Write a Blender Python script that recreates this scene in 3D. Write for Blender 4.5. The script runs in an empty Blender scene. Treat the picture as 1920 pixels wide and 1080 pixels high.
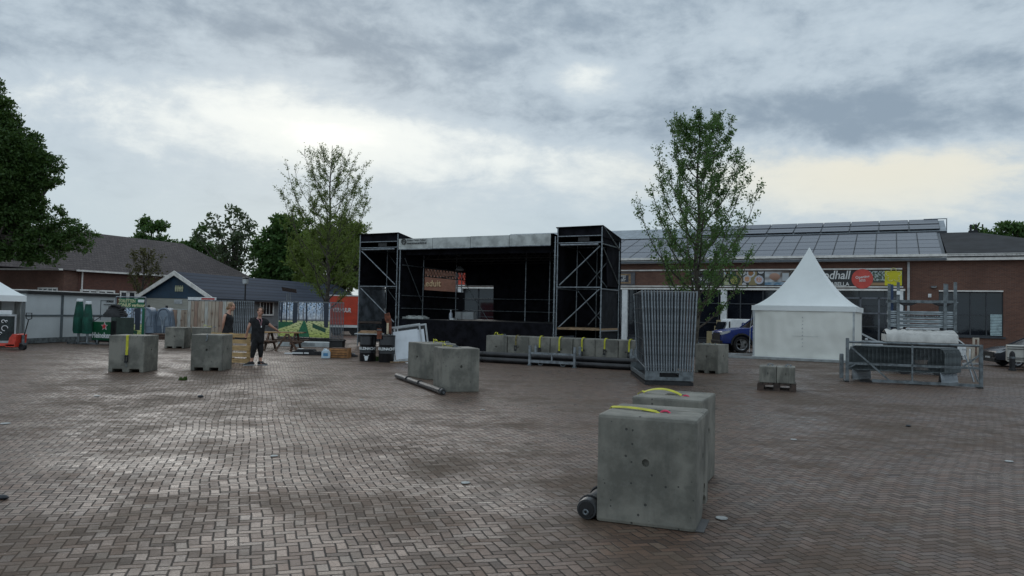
import bpy, bmesh, math, random
import numpy as np
from mathutils import Vector, Matrix, noise as mnoise
R = math.radians
random.seed(7)
SC = bpy.context.scene
COL = SC.collection

# ---------------------------------------------------------------- camera
FPX, HCAM = 1400.0, 1.6
PITCH, ROLL = math.atan(47/1400), math.atan(0.0222)
cd = bpy.data.cameras.new('camera'); cam = bpy.data.objects.new('camera', cd); COL.objects.link(cam)
cd.sensor_width = 36; cd.lens = FPX/1920*36; cd.clip_end = 3000; cd.clip_start = 0.05
CROT = Matrix.Rotation(R(90)+PITCH, 3, 'X') @ Matrix.Rotation(ROLL, 3, 'Z')
cam.matrix_world = Matrix.Translation((0, 0, HCAM)) @ CROT.to_4x4()
SC.camera = cam
SC.view_settings.view_transform = 'Standard'; SC.view_settings.look = 'None'
SC.view_settings.exposure = 0.0; SC.view_settings.gamma = 1.0

def ray(px, py):
    return CROT @ Vector(((px-960)/FPX, -(py-540)/FPX, -1.0))
def G(px, py, z=0.0):
    """the point of the ground seen at a pixel of the photograph"""
    d = ray(px, py); t = (z-HCAM)/d.z
    return Vector((0, 0, HCAM)) + d*t
def D(px, py, Y):
    d = ray(px, py); return Vector((0, 0, HCAM)) + d*(Y/d.y)

# ---------------------------------------------------------------- shader expression helper
class X:
    def __init__(s, nt, v): s.nt, s.v = nt, v
    def _m(s, op, *a, clamp=False):
        n = s.nt.nodes.new('ShaderNodeMath'); n.operation = op; n.use_clamp = clamp
        for i, q in enumerate((s,)+a):
            if isinstance(q, X): s.nt.links.new(q.v, n.inputs[i])
            else: n.inputs[i].default_value = q
        return X(s.nt, n.outputs[0])
    def _w(s, o):
        if isinstance(o, X): return o
        n = s.nt.nodes.new('ShaderNodeValue'); n.outputs[0].default_value = o; return X(s.nt, n.outputs[0])
    def __add__(s, o): return s._m('ADD', o)
    __radd__ = __add__
    def __sub__(s, o): return s._m('SUBTRACT', o)
    def __rsub__(s, o): return s._w(o)._m('SUBTRACT', s)
    def __mul__(s, o): return s._m('MULTIPLY', o)
    __rmul__ = __mul__
    def __truediv__(s, o): return s._m('DIVIDE', o)
    def __neg__(s): return s*(-1.0)
    def clamp(s): return s._m('ADD', 0.0, clamp=True)
    def step(s, e): return s._m('GREATER_THAN', e)
    def smooth(s, a, b, lo=0.0, hi=1.0):
        n = s.nt.nodes.new('ShaderNodeMapRange'); n.interpolation_type = 'SMOOTHSTEP'
        s.nt.links.new(s.v, n.inputs[0])
        for i, q in zip((1, 2, 3, 4), (a, b, lo, hi)): n.inputs[i].default_value = q
        return X(s.nt, n.outputs[0])
def xyz(nt, vec):
    n = nt.nodes.new('ShaderNodeSeparateXYZ'); nt.links.new(vec, n.inputs[0])
    return [X(nt, o) for o in n.outputs]
def comb(nt, x, y, z=0.0):
    n = nt.nodes.new('ShaderNodeCombineXYZ')
    for i, q in enumerate((x, y, z)):
        if isinstance(q, X): nt.links.new(q.v, n.inputs[i])
        else: n.inputs[i].default_value = q
    return n.outputs[0]
def nz(nt, vec, scale, detail=4, rough=.55, dist=0.0):
    n = nt.nodes.new('ShaderNodeTexNoise'); nt.links.new(vec, n.inputs['Vector'])
    n.inputs['Scale'].default_value = scale; n.inputs['Detail'].default_value = detail
    n.inputs['Roughness'].default_value = rough; n.inputs['Distortion'].default_value = dist
    return X(nt, n.outputs[0])
def cmix(nt, f, a, b, mode='MIX'):
    n = nt.nodes.new('ShaderNodeMix'); n.data_type = 'RGBA'; n.blend_type = mode
    for s_, q in ((n.inputs[0], f), (n.inputs[6], a), (n.inputs[7], b)):
        if isinstance(q, X): nt.links.new(q.v, s_)
        elif isinstance(q, (tuple, list)): s_.default_value = (*q, 1) if len(q) == 3 else q
        elif isinstance(q, (float, int)): s_.default_value = q
        else: nt.links.new(q, s_)
    return n.outputs[2]

# ---------------------------------------------------------------- sky: thin sun behind broken cloud
SUN_AZ, SUN_EL = -0.27, 0.26        # radians right of +Y, above the horizon
w = bpy.data.worlds.new('World'); SC.world = w; w.use_nodes = True
nt = w.node_tree; nt.nodes.clear()
out = nt.nodes.new('ShaderNodeOutputWorld'); bg = nt.nodes.new('ShaderNodeBackground')
nt.links.new(bg.outputs[0], out.inputs[0]); bg.inputs[1].default_value = 0.1
skyn = nt.nodes.new('ShaderNodeTexSky'); skyn.sky_type = 'NISHITA'; skyn.sun_disc = False
skyn.sun_elevation = SUN_EL; skyn.sun_rotation = SUN_AZ
tc = nt.nodes.new('ShaderNodeTexCoord')
dx, dy, dz = xyz(nt, tc.outputs['Generated'])
az = dx._m('ARCTAN2', dy); el = dz._m('ARCSINE')
def gauss(a0, e0, sa, se, rot=0.0):
    c, s = math.cos(rot), math.sin(rot)
    u = ((az-a0)*c + (el-e0)*s)*(1/sa); v = ((el-e0)*c - (az-a0)*s)*(1/se)
    return (-(u*u+v*v))._m('EXPONENT')
def E(px, py): return (px-960)/1400*0.95, (587+0.0222*(px-960)-py)/1400*0.97
dzc = (dz._m('MAXIMUM', 0.0)+0.16)
pl = comb(nt, dx/dzc, dy/dzc)
warp = nz(nt, pl, 1.1, 3, .5)
plw = comb(nt, dx/dzc*0.85+warp*.6, dy/dzc+warp*.9, warp)
n1 = nz(nt, plw, 1.5, 9, .6, .2)
n2 = nz(nt, plw, 5.0, 9, .62, .2)
n3 = nz(nt, comb(nt, az*1.0+warp*.25, el*1.9, 3.7), 7.5, 10, .62, .1)
n4 = nz(nt, comb(nt, az*1.0, el*1.5, 9.1), 24.0, 8, .6, .2)
# where the cloud deck is thin (bright) or thick (dark)
thin = 0.39 + (n1-.5)*.80 + (n2-.5)*0.30 + (n3-.5)*1.20 + (n4-.5)*.50
for (px, py, sx, sy, rot, a) in ((600, 290, 330, 85, 0, .50), (590, 262, 110, 42, .1, .38), (250, 235, 260, 80, .15, .22),
        (480, 215, 160, 40, .1, .15), (1100, 150, 90, 34, 0, .42), (585, 130, 60, 14, .1, .22), (700, 255, 170, 26, 0, .25),
        (1640, 350, 330, 62, -.03, .50), (1450, 395, 300, 34, 0, .15), (1050, 305, 260, 45, 0, .32), (330, 440, 460, 90, 0, .05),
        (1560, 262, 330, 46, -.03, -.36), (1400, 215, 160, 40, 0, -.16), (1750, 250, 330, 60, 0, -.10), (820, 60, 900, 95, 0, -.16), (200, 130, 300, 60, 0, -.10),
        (1900, 470, 200, 110, 0, .05), (1700, 40, 240, 50, 0, -.08), (1350, 80, 300, 60, 0, .12), (1560, 170, 260, 22, .1, .14)):
    a0, e0 = E(px, py)
    thin = thin + gauss(a0, e0, sx/1400, sy/1400, rot)*a
thin = thin + el.smooth(.45, .95)*.10
cloud = cmix(nt, thin.smooth(.0, .56), (.275, .352, .435), (.520, .612, .690))
cloud = cmix(nt, thin.smooth(.50, 1.10), cloud, (.86, .91, .90))
cloud = cmix(nt, thin.smooth(1.10, 1.75), cloud, (1.08, 1.09, 1.04))
# cream light under the far edge of the deck
a0, e0 = E(1650, 350)
cream = gauss(a0, e0, 380/1400, 85/1400)*thin.smooth(.35, .9)
cloud = cmix(nt, cream*.95, cloud, (.84, .81, .69))
# even pale veil down to the horizon
veil = el.smooth(0.07, 0.235, 1, 0)*az.smooth(.22, .42, 1, .35)
veilc = cmix(nt, el.smooth(0.0, .13), (.440, .570, .660), (.520, .625, .690))
cloud = cmix(nt, (veil*(1.0-gauss(*E(1250, 330), .30, .045)*.5)).clamp(), cloud, veilc)
# sky behind the camera brightened, added fill for surfaces facing the view
back = dy.smooth(-.75, .25, 1.30, 1.0)
sc10 = nt.nodes.new('ShaderNodeVectorMath'); sc10.operation = 'SCALE'
nt.links.new(cloud, sc10.inputs[0]); nt.links.new((back*10.0).v, sc10.inputs['Scale'])
fin = cmix(nt, .97, skyn.outputs[0], sc10.outputs[0])
gnd = cmix(nt, dz.smooth(-.03, 0), (.6, .55, .5), fin)
nt.links.new(gnd, bg.inputs[0])

sl = bpy.data.lights.new('sun', 'SUN'); sl.energy = 0.5; sl.angle = R(35); sl.color = (1, .95, .88)
so = bpy.data.objects.new('sun', sl); COL.objects.link(so)
sd = Vector((math.sin(SUN_AZ)*math.cos(SUN_EL), math.cos(SUN_AZ)*math.cos(SUN_EL), math.sin(SUN_EL)))
so.rotation_euler = sd.to_track_quat('Z', 'Y').to_euler()

# ---------------------------------------------------------------- materials
MATS = {}
def mat(name, rgb, rough=.6, metal=0.0, var=.12, vscale=3.0, bump=0.0, bscale=30.0, rgb2=None, spec=.5, rvar=0.0, stretch=(1, 1, 1)):
    if name in MATS: return MATS[name]
    m = bpy.data.materials.new(name); m.use_nodes = True; nt = m.node_tree
    b = nt.nodes['Principled BSDF']; b.inputs['Roughness'].default_value = rough
    b.inputs['Metallic'].default_value = metal; b.inputs['Specular IOR Level'].default_value = spec
    tc = nt.nodes.new('ShaderNodeTexCoord'); mp = nt.nodes.new('ShaderNodeMapping')
    nt.links.new(tc.outputs['Object'], mp.inputs[0]); mp.inputs['Scale'].default_value = stretch
    v = mp.outputs[0]
    n = nz(nt, v, vscale, 6, .6)
    c2 = rgb2 or tuple(c*(1-2.2*var) for c in rgb)
    c1 = rgb if rgb2 else tuple(min(1, c*(1+1.2*var)) for c in rgb)
    nt.links.new(cmix(nt, n.smooth(.35, .68), c1, c2), b.inputs['Base Color'])
    if rvar: nt.links.new((nz(nt, v, vscale*2.3, 5)*rvar + (rough-rvar/2)).clamp().v, b.inputs['Roughness'])
    if bump:
        bn = nt.nodes.new('ShaderNodeBump'); bn.inputs['Strength'].default_value = bump; bn.inputs['Distance'].default_value = .02
        nt.links.new(nz(nt, v, bscale, 6, .6).v, bn.inputs['Height']); nt.links.new(bn.outputs[0], b.inputs['Normal'])
    MATS[name] = m; return m

galv = mat('galvanised_steel', (.25, .275, .295), .42, .75, .16, 9, rvar=.25)
galvd = mat('dull_galvanised_steel', (.16, .18, .19), .5, .55, .2, 7, rvar=.25)
blackcloth = mat('black_stage_cloth', (.008, .008, .011), .85, 0, .3, 2.5, .5, 7, spec=.12)
black = mat('black_plastic', (.012, .012, .013), .45, 0, .2, 8)
blackm = mat('black_painted_steel', (.018, .018, .02), .5, .2, .2, 8)
rubber = mat('dark_rubber', (.02, .02, .022), .75, 0, .25, 10)
white = mat('white_paint', (.74, .76, .76), .5, 0, .06, 3)
whited = mat('weathered_white_paint', (.42, .44, .45), .55, 0, .12, 4)
tarp = mat('white_tent_tarpaulin', (.80, .83, .82), .5, 0, .02, 1.0, .22, 1.8)
greytarp = mat('grey_tarpaulin', (.46, .48, .46), .5, 0, .15, 2.5, .6, 5)
wood = mat('weathered_timber', (.30, .20, .115), .75, 0, .25, 6, .4, 30, stretch=(1, 6, 6))
paletw = mat('new_pallet_timber', (.50, .33, .15), .7, 0, .16, 4, .3, 25, stretch=(1, 5, 5))
darkwood = mat('dark_wet_timber', (.055, .035, .026), .7, 0, .3, 5, .3, 25)
yellow = mat('yellow_webbing', (.52, .50, .03), .6, 0, .10, 12)
pink = mat('pink_webbing', (.75, .06, .14), .6, 0, .1, 10)
dkgreen = mat('dark_green_canvas', (.006, .075, .050), .75, 0, .25, 3, .5, 8)
trim = mat('white_trim', (.74, .72, .68), .5, 0, .08, 4)
skin = mat('skin', (.50, .27, .19), .5, 0, .08, 6)
glassd = mat('dark_window_glass', (.010, .012, .017), .06, 0, .15, 1.2, .12, 1.3)

def brickmat(name, c1, c2, mortar, scale=1.0):
    m = bpy.data.materials.new(name); m.use_nodes = True; nt = m.node_tree; b = nt.nodes['Principled BSDF']
    tc = nt.nodes.new('ShaderNodeTexCoord'); x, y, z = xyz(nt, tc.outputs['Object'])
    v = comb(nt, x+y, z)
    br = nt.nodes.new('ShaderNodeTexBrick'); nt.links.new(v, br.inputs[0])
    br.inputs['Scale'].default_value = 1/scale; br.inputs['Brick Width'].default_value = .22; br.inputs['Row Height'].default_value = .065
    br.inputs['Mortar Size'].default_value = .006; br.inputs['Color1'].default_value = (*c1, 1); br.inputs['Color2'].default_value = (*c2, 1); br.inputs['Mortar'].default_value = (*mortar, 1)
    n = nz(nt, comb(nt, x, y, z), .5, 6, .6)
    nt.links.new(cmix(nt, n.smooth(.4, .7)*.45, br.outputs[0], tuple(q*.55 for q in c2)), b.inputs['Base Color'])
    b.inputs['Roughness'].default_value = .85
    bn = nt.nodes.new('ShaderNodeBump'); bn.inputs['Strength'].default_value = .4; bn.inputs['Distance'].default_value = .01
    nt.links.new((X(nt, br.outputs[1])*-1.0).v, bn.inputs['Height']); nt.links.new(bn.outputs[0], b.inputs['Normal'])
    return m
brick = brickmat('red_brick', (.175, .080, .052), (.120, .054, .038), (.16, .13, .11))
brickd = brickmat('brown_brick', (.160, .062, .040), (.100, .040, .030), (.12, .09, .08))

def tilemat(name, c1, c2, w_, h_, rough=.6):
    m = bpy.data.materials.new(name); m.use_nodes = True; nt = m.node_tree; b = nt.nodes['Principled BSDF']
    tc = nt.nodes.new('ShaderNodeTexCoord'); x, y, z = xyz(nt, tc.outputs['Object'])
    br = nt.nodes.new('ShaderNodeTexBrick'); nt.links.new(comb(nt, x, z), br.inputs[0])
    br.inputs['Scale'].default_value = 1; br.inputs['Brick Width'].default_value = w_; br.inputs['Row Height'].default_value = h_
    br.inputs['Mortar Size'].default_value = .02; br.inputs['Mortar Smooth'].default_value = .6
    br.inputs['Color1'].default_value = (*c1, 1); br.inputs['Color2'].default_value = (*c2, 1); br.inputs['Mortar'].default_value = (*[q*.35 for q in c2], 1)
    n = nz(nt, comb(nt, x, y, z), .35, 7, .65)
    nt.links.new(cmix(nt, n.smooth(.4, .75)*.4, br.outputs[0], tuple(q*.5 for q in c2)), b.inputs['Base Color'])
    b.inputs['Roughness'].default_value = rough; b.inputs['Specular IOR Level'].default_value = .25
    bn = nt.nodes.new('ShaderNodeBump'); bn.inputs['Strength'].default_value = .6; bn.inputs['Distance'].default_value = .03
    nt.links.new((X(nt, br.outputs[1])*-1.0).v, bn.inputs['Height']); nt.links.new(bn.outputs[0], b.inputs['Normal'])
    return m
rooftile = tilemat('brown_roof_tiles', (.105, .085, .082), (.070, .056, .055), .30, .20)
slate = tilemat('blue_grey_roof_sheets', (.050, .062, .088), (.038, .048, .070), 2.4, .22, .75)
bitumen = mat('black_bitumen', (.018, .019, .022), .8, 0, .25, 1.2)

def concretemat():
    m = bpy.data.materials.new('cast_concrete'); m.use_nodes = True; nt = m.node_tree; b = nt.nodes['Principled BSDF']
    tc = nt.nodes.new('ShaderNodeTexCoord'); v = tc.outputs['Object']
    oi = nt.nodes.new('ShaderNodeObjectInfo')
    va = nt.nodes.new('ShaderNodeVectorMath'); va.operation = 'MULTIPLY_ADD'
    rnd = X(nt, oi.outputs['Random']); nt.links.new(comb(nt, rnd*31.0, rnd*17.0, rnd*23.0), va.inputs[2])
    nt.links.new(v, va.inputs[0]); va.inputs[1].default_value = (1, 1, 1); v2 = va.outputs[0]
    n = nz(nt, v2, 2.2, 8, .62); n_f = nz(nt, v2, 14, 6, .7); x, y, z = xyz(nt, v2)
    streak = nz(nt, comb(nt, x*7.0, y*7.0, z*.8), 1.0, 5, .6)
    c = cmix(nt, n.smooth(.38, .60), (.225, .215, .182), (.115, .112, .094))
    c = cmix(nt, n_f.smooth(.45, .72)*.35, c, (.21, .21, .185))
    c = cmix(nt, streak.smooth(.52, .72)*.40, c, (.060, .064, .055))
    vo = nt.nodes.new('ShaderNodeTexVoronoi'); nt.links.new(v2, vo.inputs[0]); vo.inputs['Scale'].default_value = 19
    d = X(nt, vo.outputs['Distance']); pr = xyz(nt, vo.outputs['Color'])[0]
    pit = (0.23*pr*pr - d).smooth(0.0, .03)*pr.step(.38)
    nt.links.new(cmix(nt, pit*.85, c, (.03, .03, .028)), b.inputs['Base Color'])
    nt.links.new((n_f*.3+.5).v, b.inputs['Roughness'])
    bn = nt.nodes.new('ShaderNodeBump'); bn.inputs['Strength'].default_value = .5; bn.inputs['Distance'].default_value = .01
    nt.links.new((n_f*.5 + n*.6 - pit*1.2).v, bn.inputs['Height']); nt.links.new(bn.outputs[0], b.inputs['Normal'])
    return m
concrete = concretemat()

def pavemat():
    m = bpy.data.materials.new('wet_herringbone_brick'); m.use_nodes = True; nt = m.node_tree; b = nt.nodes['Principled BSDF']
    tc = nt.nodes.new('ShaderNodeTexCoord'); x, y, z = xyz(nt, tc.outputs['Object'])
    th = R(16.3); c, s = math.cos(th), math.sin(th); S = 1/.079
    wob = nz(nt, comb(nt, x, y), .35, 3, .5)*.28; wob2 = nz(nt, comb(nt, x+40.0, y), .35, 3, .5)*.28
    wf = nz(nt, comb(nt, x, y), 5.0, 2, .5)*.014; wf2 = nz(nt, comb(nt, x+9.0, y), 5.0, 2, .5)*.014
    yk = y*1.18
    u = ((x*c + yk*s)+wob+wf)*S; v = ((yk*c - x*s)+wob2+wf2)*S
    i, j = u._m('FLOOR'), v._m('FLOOR'); fu, fv = u-i, v-j
    k = (i-j)._m('FLOORED_MODULO', 4.0)
    def eq(q): return k._m('COMPARE', float(q), .5)
    c0, c1, c2, c3 = eq(0), eq(1), eq(2), eq(3)
    dd = (fu+c1*9.0)._m('MINIMUM', (1.0-fu)+c0*9.0)._m('MINIMUM', fv+c2*9.0)._m('MINIMUM', (1.0-fv)+c3*9.0)
    wn = nt.nodes.new('ShaderNodeTexWhiteNoise'); wn.noise_dimensions = '2D'; nt.links.new(comb(nt, i-c1, j-c2), wn.inputs[0])
    r1, r2, r3 = xyz(nt, wn.outputs['Color'])
    big = nz(nt, comb(nt, x, y), .22, 5, .6); mid = nz(nt, comb(nt, x+7.0, y), .9, 6, .6); fine = nz(nt, comb(nt, x, y), 45, 5, .75)
    silt = (big*.6+mid*.4).smooth(.44, .62)                      # sand and dirt washed over the joints
    jw = (fine-.5)*.10
    joint = (dd+jw).smooth(.03, .11, 1, 0)
    col = cmix(nt, r1, (.178, .104, .070), (.098, .060, .043))
    col = cmix(nt, r2.smooth(.75, 1.0)*.5, col, (.190, .148, .110))
    col = cmix(nt, r3.step(.95)*.45, col, (.040, .028, .024))
    blot = nz(nt, comb(nt, x+3.0, y), 2.6, 6, .65); col = cmix(nt, blot.smooth(.52, .68)*.45, col, (.040, .029, .022))
    col = cmix(nt, fine.smooth(.5, .75)*.45, col, (.045, .038, .034))
    col = cmix(nt, joint*(1.0-silt*.45), col, (.026, .020, .015))
    col = cmix(nt, silt*.80, col, (.078, .052, .032))
    vo = nt.nodes.new('ShaderNodeTexVoronoi'); nt.links.new(comb(nt, x, y), vo.inputs[0]); vo.inputs['Scale'].default_value = 16
    sp = xyz(nt, vo.outputs['Color'])[0].step(.93)*(0.10-X(nt, vo.outputs['Distance'])).smooth(0, .04)
    vk = nt.nodes.new('ShaderNodeTexVoronoi'); nt.links.new(comb(nt, x+wf*9.0, y), vk.inputs[0]); vk.inputs['Scale'].default_value = 75
    spk = xyz(nt, vk.outputs['Color'])[1].step(.72)*(.34-X(nt, vk.outputs['Distance'])).smooth(0, .12)
    col = cmix(nt, spk*.75, col, (.020, .016, .013))
    col = cmix(nt, sp*.55, col, (.42, .38, .30))                 # petals and grit
    nt.links.new(col, b.inputs['Base Color'])
    rough = (.42 + (r3-.5)*.24 + joint*.35 + silt*.30 + (fine-.5)*.35 + (mid-.5)*.2).clamp()
    wetp = nz(nt, comb(nt, x*.6+11.0, y), .42, 4, .6)
    rough = (rough - wetp.smooth(.50, .66)*.13).clamp()
    nt.links.new(rough.v, b.inputs['Roughness'])
    b.inputs['Specular IOR Level'].default_value = .46
    tilt = (r1-.5)*(fu+c1)*.11 + (r2-.5)*(fv+c3)*.11
    h = (dd+jw).smooth(.0, .13)*(1.0-silt*.6)*.42 + tilt*1.4 + r3*.12 + fine*.22 - spk*.12 + mid*.18
    bn = nt.nodes.new('ShaderNodeBump'); bn.inputs['Strength'].default_value = .85; bn.inputs['Distance'].default_value = .014
    nt.links.new(h.v, bn.inputs['Height']); nt.links.new(bn.outputs[0], b.inputs['Normal'])
    return m

# ---------------------------------------------------------------- mesh helpers
class MB:
    def __init__(s): s.v, s.f, s.m, s.cur = [], [], [], 0
    def add(s, vs, fs, M=None):
        o = len(s.v)
        for q in vs:
            q = Vector(q); s.v.append(M @ q if M is not None else q)
        for f in fs: s.f.append([i+o for i in f]); s.m.append(s.cur)
        return s
    def box(s, c, d, M=None, rz=0, bev=0):
        x, y, z = d[0]/2, d[1]/2, d[2]/2
        T = Matrix.Translation(c) @ Matrix.Rotation(rz, 4, 'Z')
        if M is not None: T = M @ T
        vs = [(i*x, j*y, k*z) for k in (-1, 1) for j in (-1, 1) for i in (-1, 1)]
        return s.add(vs, [(0, 2, 3, 1), (4, 5, 7, 6), (0, 1, 5, 4), (2, 6, 7, 3), (0, 4, 6, 2), (1, 3, 7, 5)], T)
    def b2(s, a, b):
        return s.box([(a[i]+b[i])/2 for i in range(3)], [abs(b[i]-a[i]) for i in range(3)])
    def tube(s, pts, r, n=8, cap=True):
        pts = [Vector(p) for p in pts]; N = len(pts); rs = r if isinstance(r, (list, tuple)) else [r]*N
        o = len(s.v); up = Vector((0, 0, 1)); ref = None
        for i, p in enumerate(pts):
            d = (pts[min(i+1, N-1)]-pts[max(i-1, 0)])
            if d.length < 1e-9: d = Vector((0, 0, 1))
            d.normalize()
            if ref is None: ref = d.orthogonal().normalized()
            a = (ref - d*ref.dot(d))
            a = a.normalized() if a.length > 1e-6 else d.orthogonal().normalized()
            ref = a; b = d.cross(a)
            for k in range(n):
                t = 2*math.pi*k/n; s.v.append(p+(a*math.cos(t)+b*math.sin(t))*rs[i])
        for i in range(N-1):
            for k in range(n):
                k2 = (k+1) % n; s.f.append([o+i*n+k, o+i*n+k2, o+(i+1)*n+k2, o+(i+1)*n+k]); s.m.append(s.cur)
        if cap:
            s.f.append([o+k for k in range(n)][::-1]); s.m.append(s.cur)
            s.f.append([o+(N-1)*n+k for k in range(n)]); s.m.append(s.cur)
        return s
    def bar(s, p, q, w_, h_):
        p, q = Vector(p), Vector(q); d = q-p; L = d.length; d.normalize()
        up = Vector((0, 0, 1)) if abs(d.z) < .95 else Vector((0, 1, 0))
        a = d.cross(up).normalized(); b = a.cross(d)
        M = Matrix((a, d, b)).transposed().to_4x4(); M.translation = (p+q)/2
        return s.box((0, 0, 0), (w_, L, h_), M)
    def lathe(s, prof, n=20, M=None, cap=True):
        o = []; vs = []; fs = []; N = len(prof)
        for (r, z) in prof:
            for k in range(n): t = 2*math.pi*k/n; vs.append((r*math.cos(t), r*math.sin(t), z))
        for i in range(N-1):
            for k in range(n): k2 = (k+1) % n; fs.append((i*n+k, i*n+k2, (i+1)*n+k2, (i+1)*n+k))
        if cap: fs.append(tuple(range(n))[::-1]); fs.append(tuple((N-1)*n+k for k in range(n)))
        return s.add(vs, fs, M)
    def prism(s, poly, y0, y1, M=None):
        """polygon in x,z pushed along y"""
        n = len(poly); vs = [(p[0], y0, p[1]) for p in poly]+[(p[0], y1, p[1]) for p in poly]
        fs = [tuple(range(n)), tuple(range(2*n-1, n-1, -1))]+[(i, i+n, (i+1) % n+n, (i+1) % n) for i in range(n)]
        return s.add(vs, fs, M)
    def quad(s, a, b, c, d): return s.add([a, b, c, d], [(0, 1, 2, 3)])
    def build(s, name, m, parent=None, smooth=False, loc=None, rz=None, bev=0, **kw):
        me = bpy.data.meshes.new(name); me.from_pydata([tuple(q) for q in s.v], [], s.f)
        ms = m if isinstance(m, (list, tuple)) else [m]
        for q in ms: me.materials.append(q)
        if len(ms) > 1: me.polygons.foreach_set('material_index', s.m)
        bm = bmesh.new(); bm.from_mesh(me); bmesh.ops.recalc_face_normals(bm, faces=bm.faces)
        if bev:
            es = [e for e in bm.edges if len(e.link_faces) == 2 and e.calc_face_angle(0) > .5]
            bmesh.ops.bevel(bm, geom=es, offset=bev, segments=2, affect='EDGES', profile=.6)
        bm.to_mesh(me); bm.free()
        if smooth:
            me.polygons.foreach_set('use_smooth', [True]*len(me.polygons))
            me.set_sharp_from_angle(angle=R(40))
        return obj(name, me, parent, loc, rz, **kw)
def obj(name, me, parent=None, loc=None, rz=None, label=None, cat=None, group=None, kind=None):
    o = bpy.data.objects.new(name, me); COL.objects.link(o)
    if parent is not None: o.parent = parent
    if loc is not None: o.location = loc
    if rz is not None: o.rotation_euler = (0, 0, rz)
    return tag(o, label, cat, group, kind)
def tag(o, label=None, cat=None, group=None, kind=None):
    for k_, v_ in (('label', label), ('category', cat), ('group', group), ('kind', kind)):
        if v_: o[k_] = v_
    return o
def thing(name, label, cat, loc=(0, 0, 0), rz=0, group=None):
    return obj(name, None, None, loc, rz, label, cat, group)
def dup(root, loc=None, rz=None, label=None, group=None):
    def cp(o, par):
        c = o.copy(); COL.objects.link(c)
        if par is not None: c.parent = par
        for ch in KIDS.get(o.name, []) or [q for q in bpy.data.objects if q.parent == o]: cp(ch, c)
        return c
    r = cp(root, None)
    if loc is not None: r.location = loc
    if rz is not None: r.rotation_euler = (0, 0, rz)
    if label: r['label'] = label
    if group: r['group'] = group
    return r
KIDS = {}
class Frame:
    """a yawed local frame; plane() turns a pixel into local x,z on the plane y=yl"""
    def __init__(s, o, rz):
        s.o = Vector((o[0], o[1], 0)); s.rz = rz; s.M = Matrix.Translation(s.o) @ Matrix.Rotation(rz, 4, 'Z'); s.I = s.M.inverted()
    def plane(s, px, py, yl=0.0):
        c = s.I @ Vector((0, 0, HCAM)); d = s.I.to_3x3() @ ray(px, py); t = (yl-c.y)/d.y; p = c+d*t
        return p.x, p.z
    def side(s, px, py, xl):
        c = s.I @ Vector((0, 0, HCAM)); d = s.I.to_3x3() @ ray(px, py); t = (xl-c.x)/d.x; p = c+d*t
        return p.y, p.z
    def g(s, px, py):
        p = s.I @ G(px, py); return p.x, p.y
def frame2(a, b):
    """frame whose x axis runs over the ground from pixel a to pixel b"""
    A, B = G(*a), G(*b); d = B-A
    return Frame(A, math.atan2(d.y, d.x)), d.length
def boolcut(me, cutters):
    o = bpy.data.objects.new('t', me); COL.objects.link(o); tmp = [o]
    for c in cutters:
        cm = bpy.data.meshes.new('c'); cm.from_pydata([tuple(q) for q in c.v], [], c.f)
        bm = bmesh.new(); bm.from_mesh(cm); bmesh.ops.recalc_face_normals(bm, faces=bm.faces); bm.to_mesh(cm); bm.free()
        co = bpy.data.objects.new('c', cm); COL.objects.link(co); tmp.append(co)
        md = o.modifiers.new('b', 'BOOLEAN'); md.object = co; md.operation = 'DIFFERENCE'; md.solver = 'EXACT'
    bpy.context.view_layer.update()
    dg = bpy.context.evaluated_depsgraph_get(); r = bpy.data.meshes.new_from_object(o.evaluated_get(dg), depsgraph=dg)
    for q in tmp: bpy.data.objects.remove(q)
    return r
def text(name, s, size, m, parent, loc, rot=(R(90), 0, 0), align='CENTER', bold=0.0, shear=0.0, ext=.004, sx=1.0, **kw):
    cu = bpy.data.curves.new(name, 'FONT'); cu.body = s; cu.size = size; cu.align_x = align; cu.align_y = 'CENTER'
    cu.offset = bold*size; cu.shear = shear; cu.extrude = ext; cu.resolution_u = 3
    o = bpy.data.objects.new('t', cu); COL.objects.link(o); bpy.context.view_layer.update()
    dg = bpy.context.evaluated_depsgraph_get(); me = bpy.data.meshes.new_from_object(o.evaluated_get(dg), depsgraph=dg)
    bpy.data.objects.remove(o); me.name = name; me.materials.clear(); me.materials.append(m)
    t = obj(name, me, parent, loc, **kw); t.rotation_euler = rot; t.scale = (sx, 1, 1); return t
def picture(name, fn, x0, z0, x1, z1, nx, nz_, y, parent, rough=.5):
    """a printed sheet: a grid whose colour attribute is the printed picture"""
    mb = MB(); cols = []
    for j in range(nz_):
        for i in range(nx):
            a, b = x0+(x1-x0)*i/nx, x0+(x1-x0)*(i+1)/nx; c, d = z0+(z1-z0)*j/nz_, z0+(z1-z0)*(j+1)/nz_
            mb.f.append([len(mb.v)+q for q in range(4)]); mb.m.append(0)
            mb.v += [Vector((a, y, c)), Vector((b, y, c)), Vector((b, y, d)), Vector((a, y, d))]
            cc = fn((i+.5)/nx, (j+.5)/nz_); cols += [(*cc, 1)]*4
    me = bpy.data.meshes.new(name); me.from_pydata([tuple(q) for q in mb.v], [], mb.f)
    at = me.color_attributes.new('print', 'FLOAT_COLOR', 'CORNER')
    at.data.foreach_set('color', np.array(cols, dtype=np.float32).ravel())
    if 'printed_sheet' not in MATS:
        m = bpy.data.materials.new('printed_sheet'); m.use_nodes = True; n = m.node_tree
        a = n.nodes.new('ShaderNodeAttribute'); a.attribute_name = 'print'; bs = n.nodes['Principled BSDF']
        n.links.new(a.outputs[0], bs.inputs['Base Color']); bs.inputs['Roughness'].default_value = rough; MATS['printed_sheet'] = m
    me.materials.append(MATS['printed_sheet'])
    return obj(name, me, parent)
def fb(x, y, z=0.0): return mnoise.noise(Vector((x, y, z)))
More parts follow.
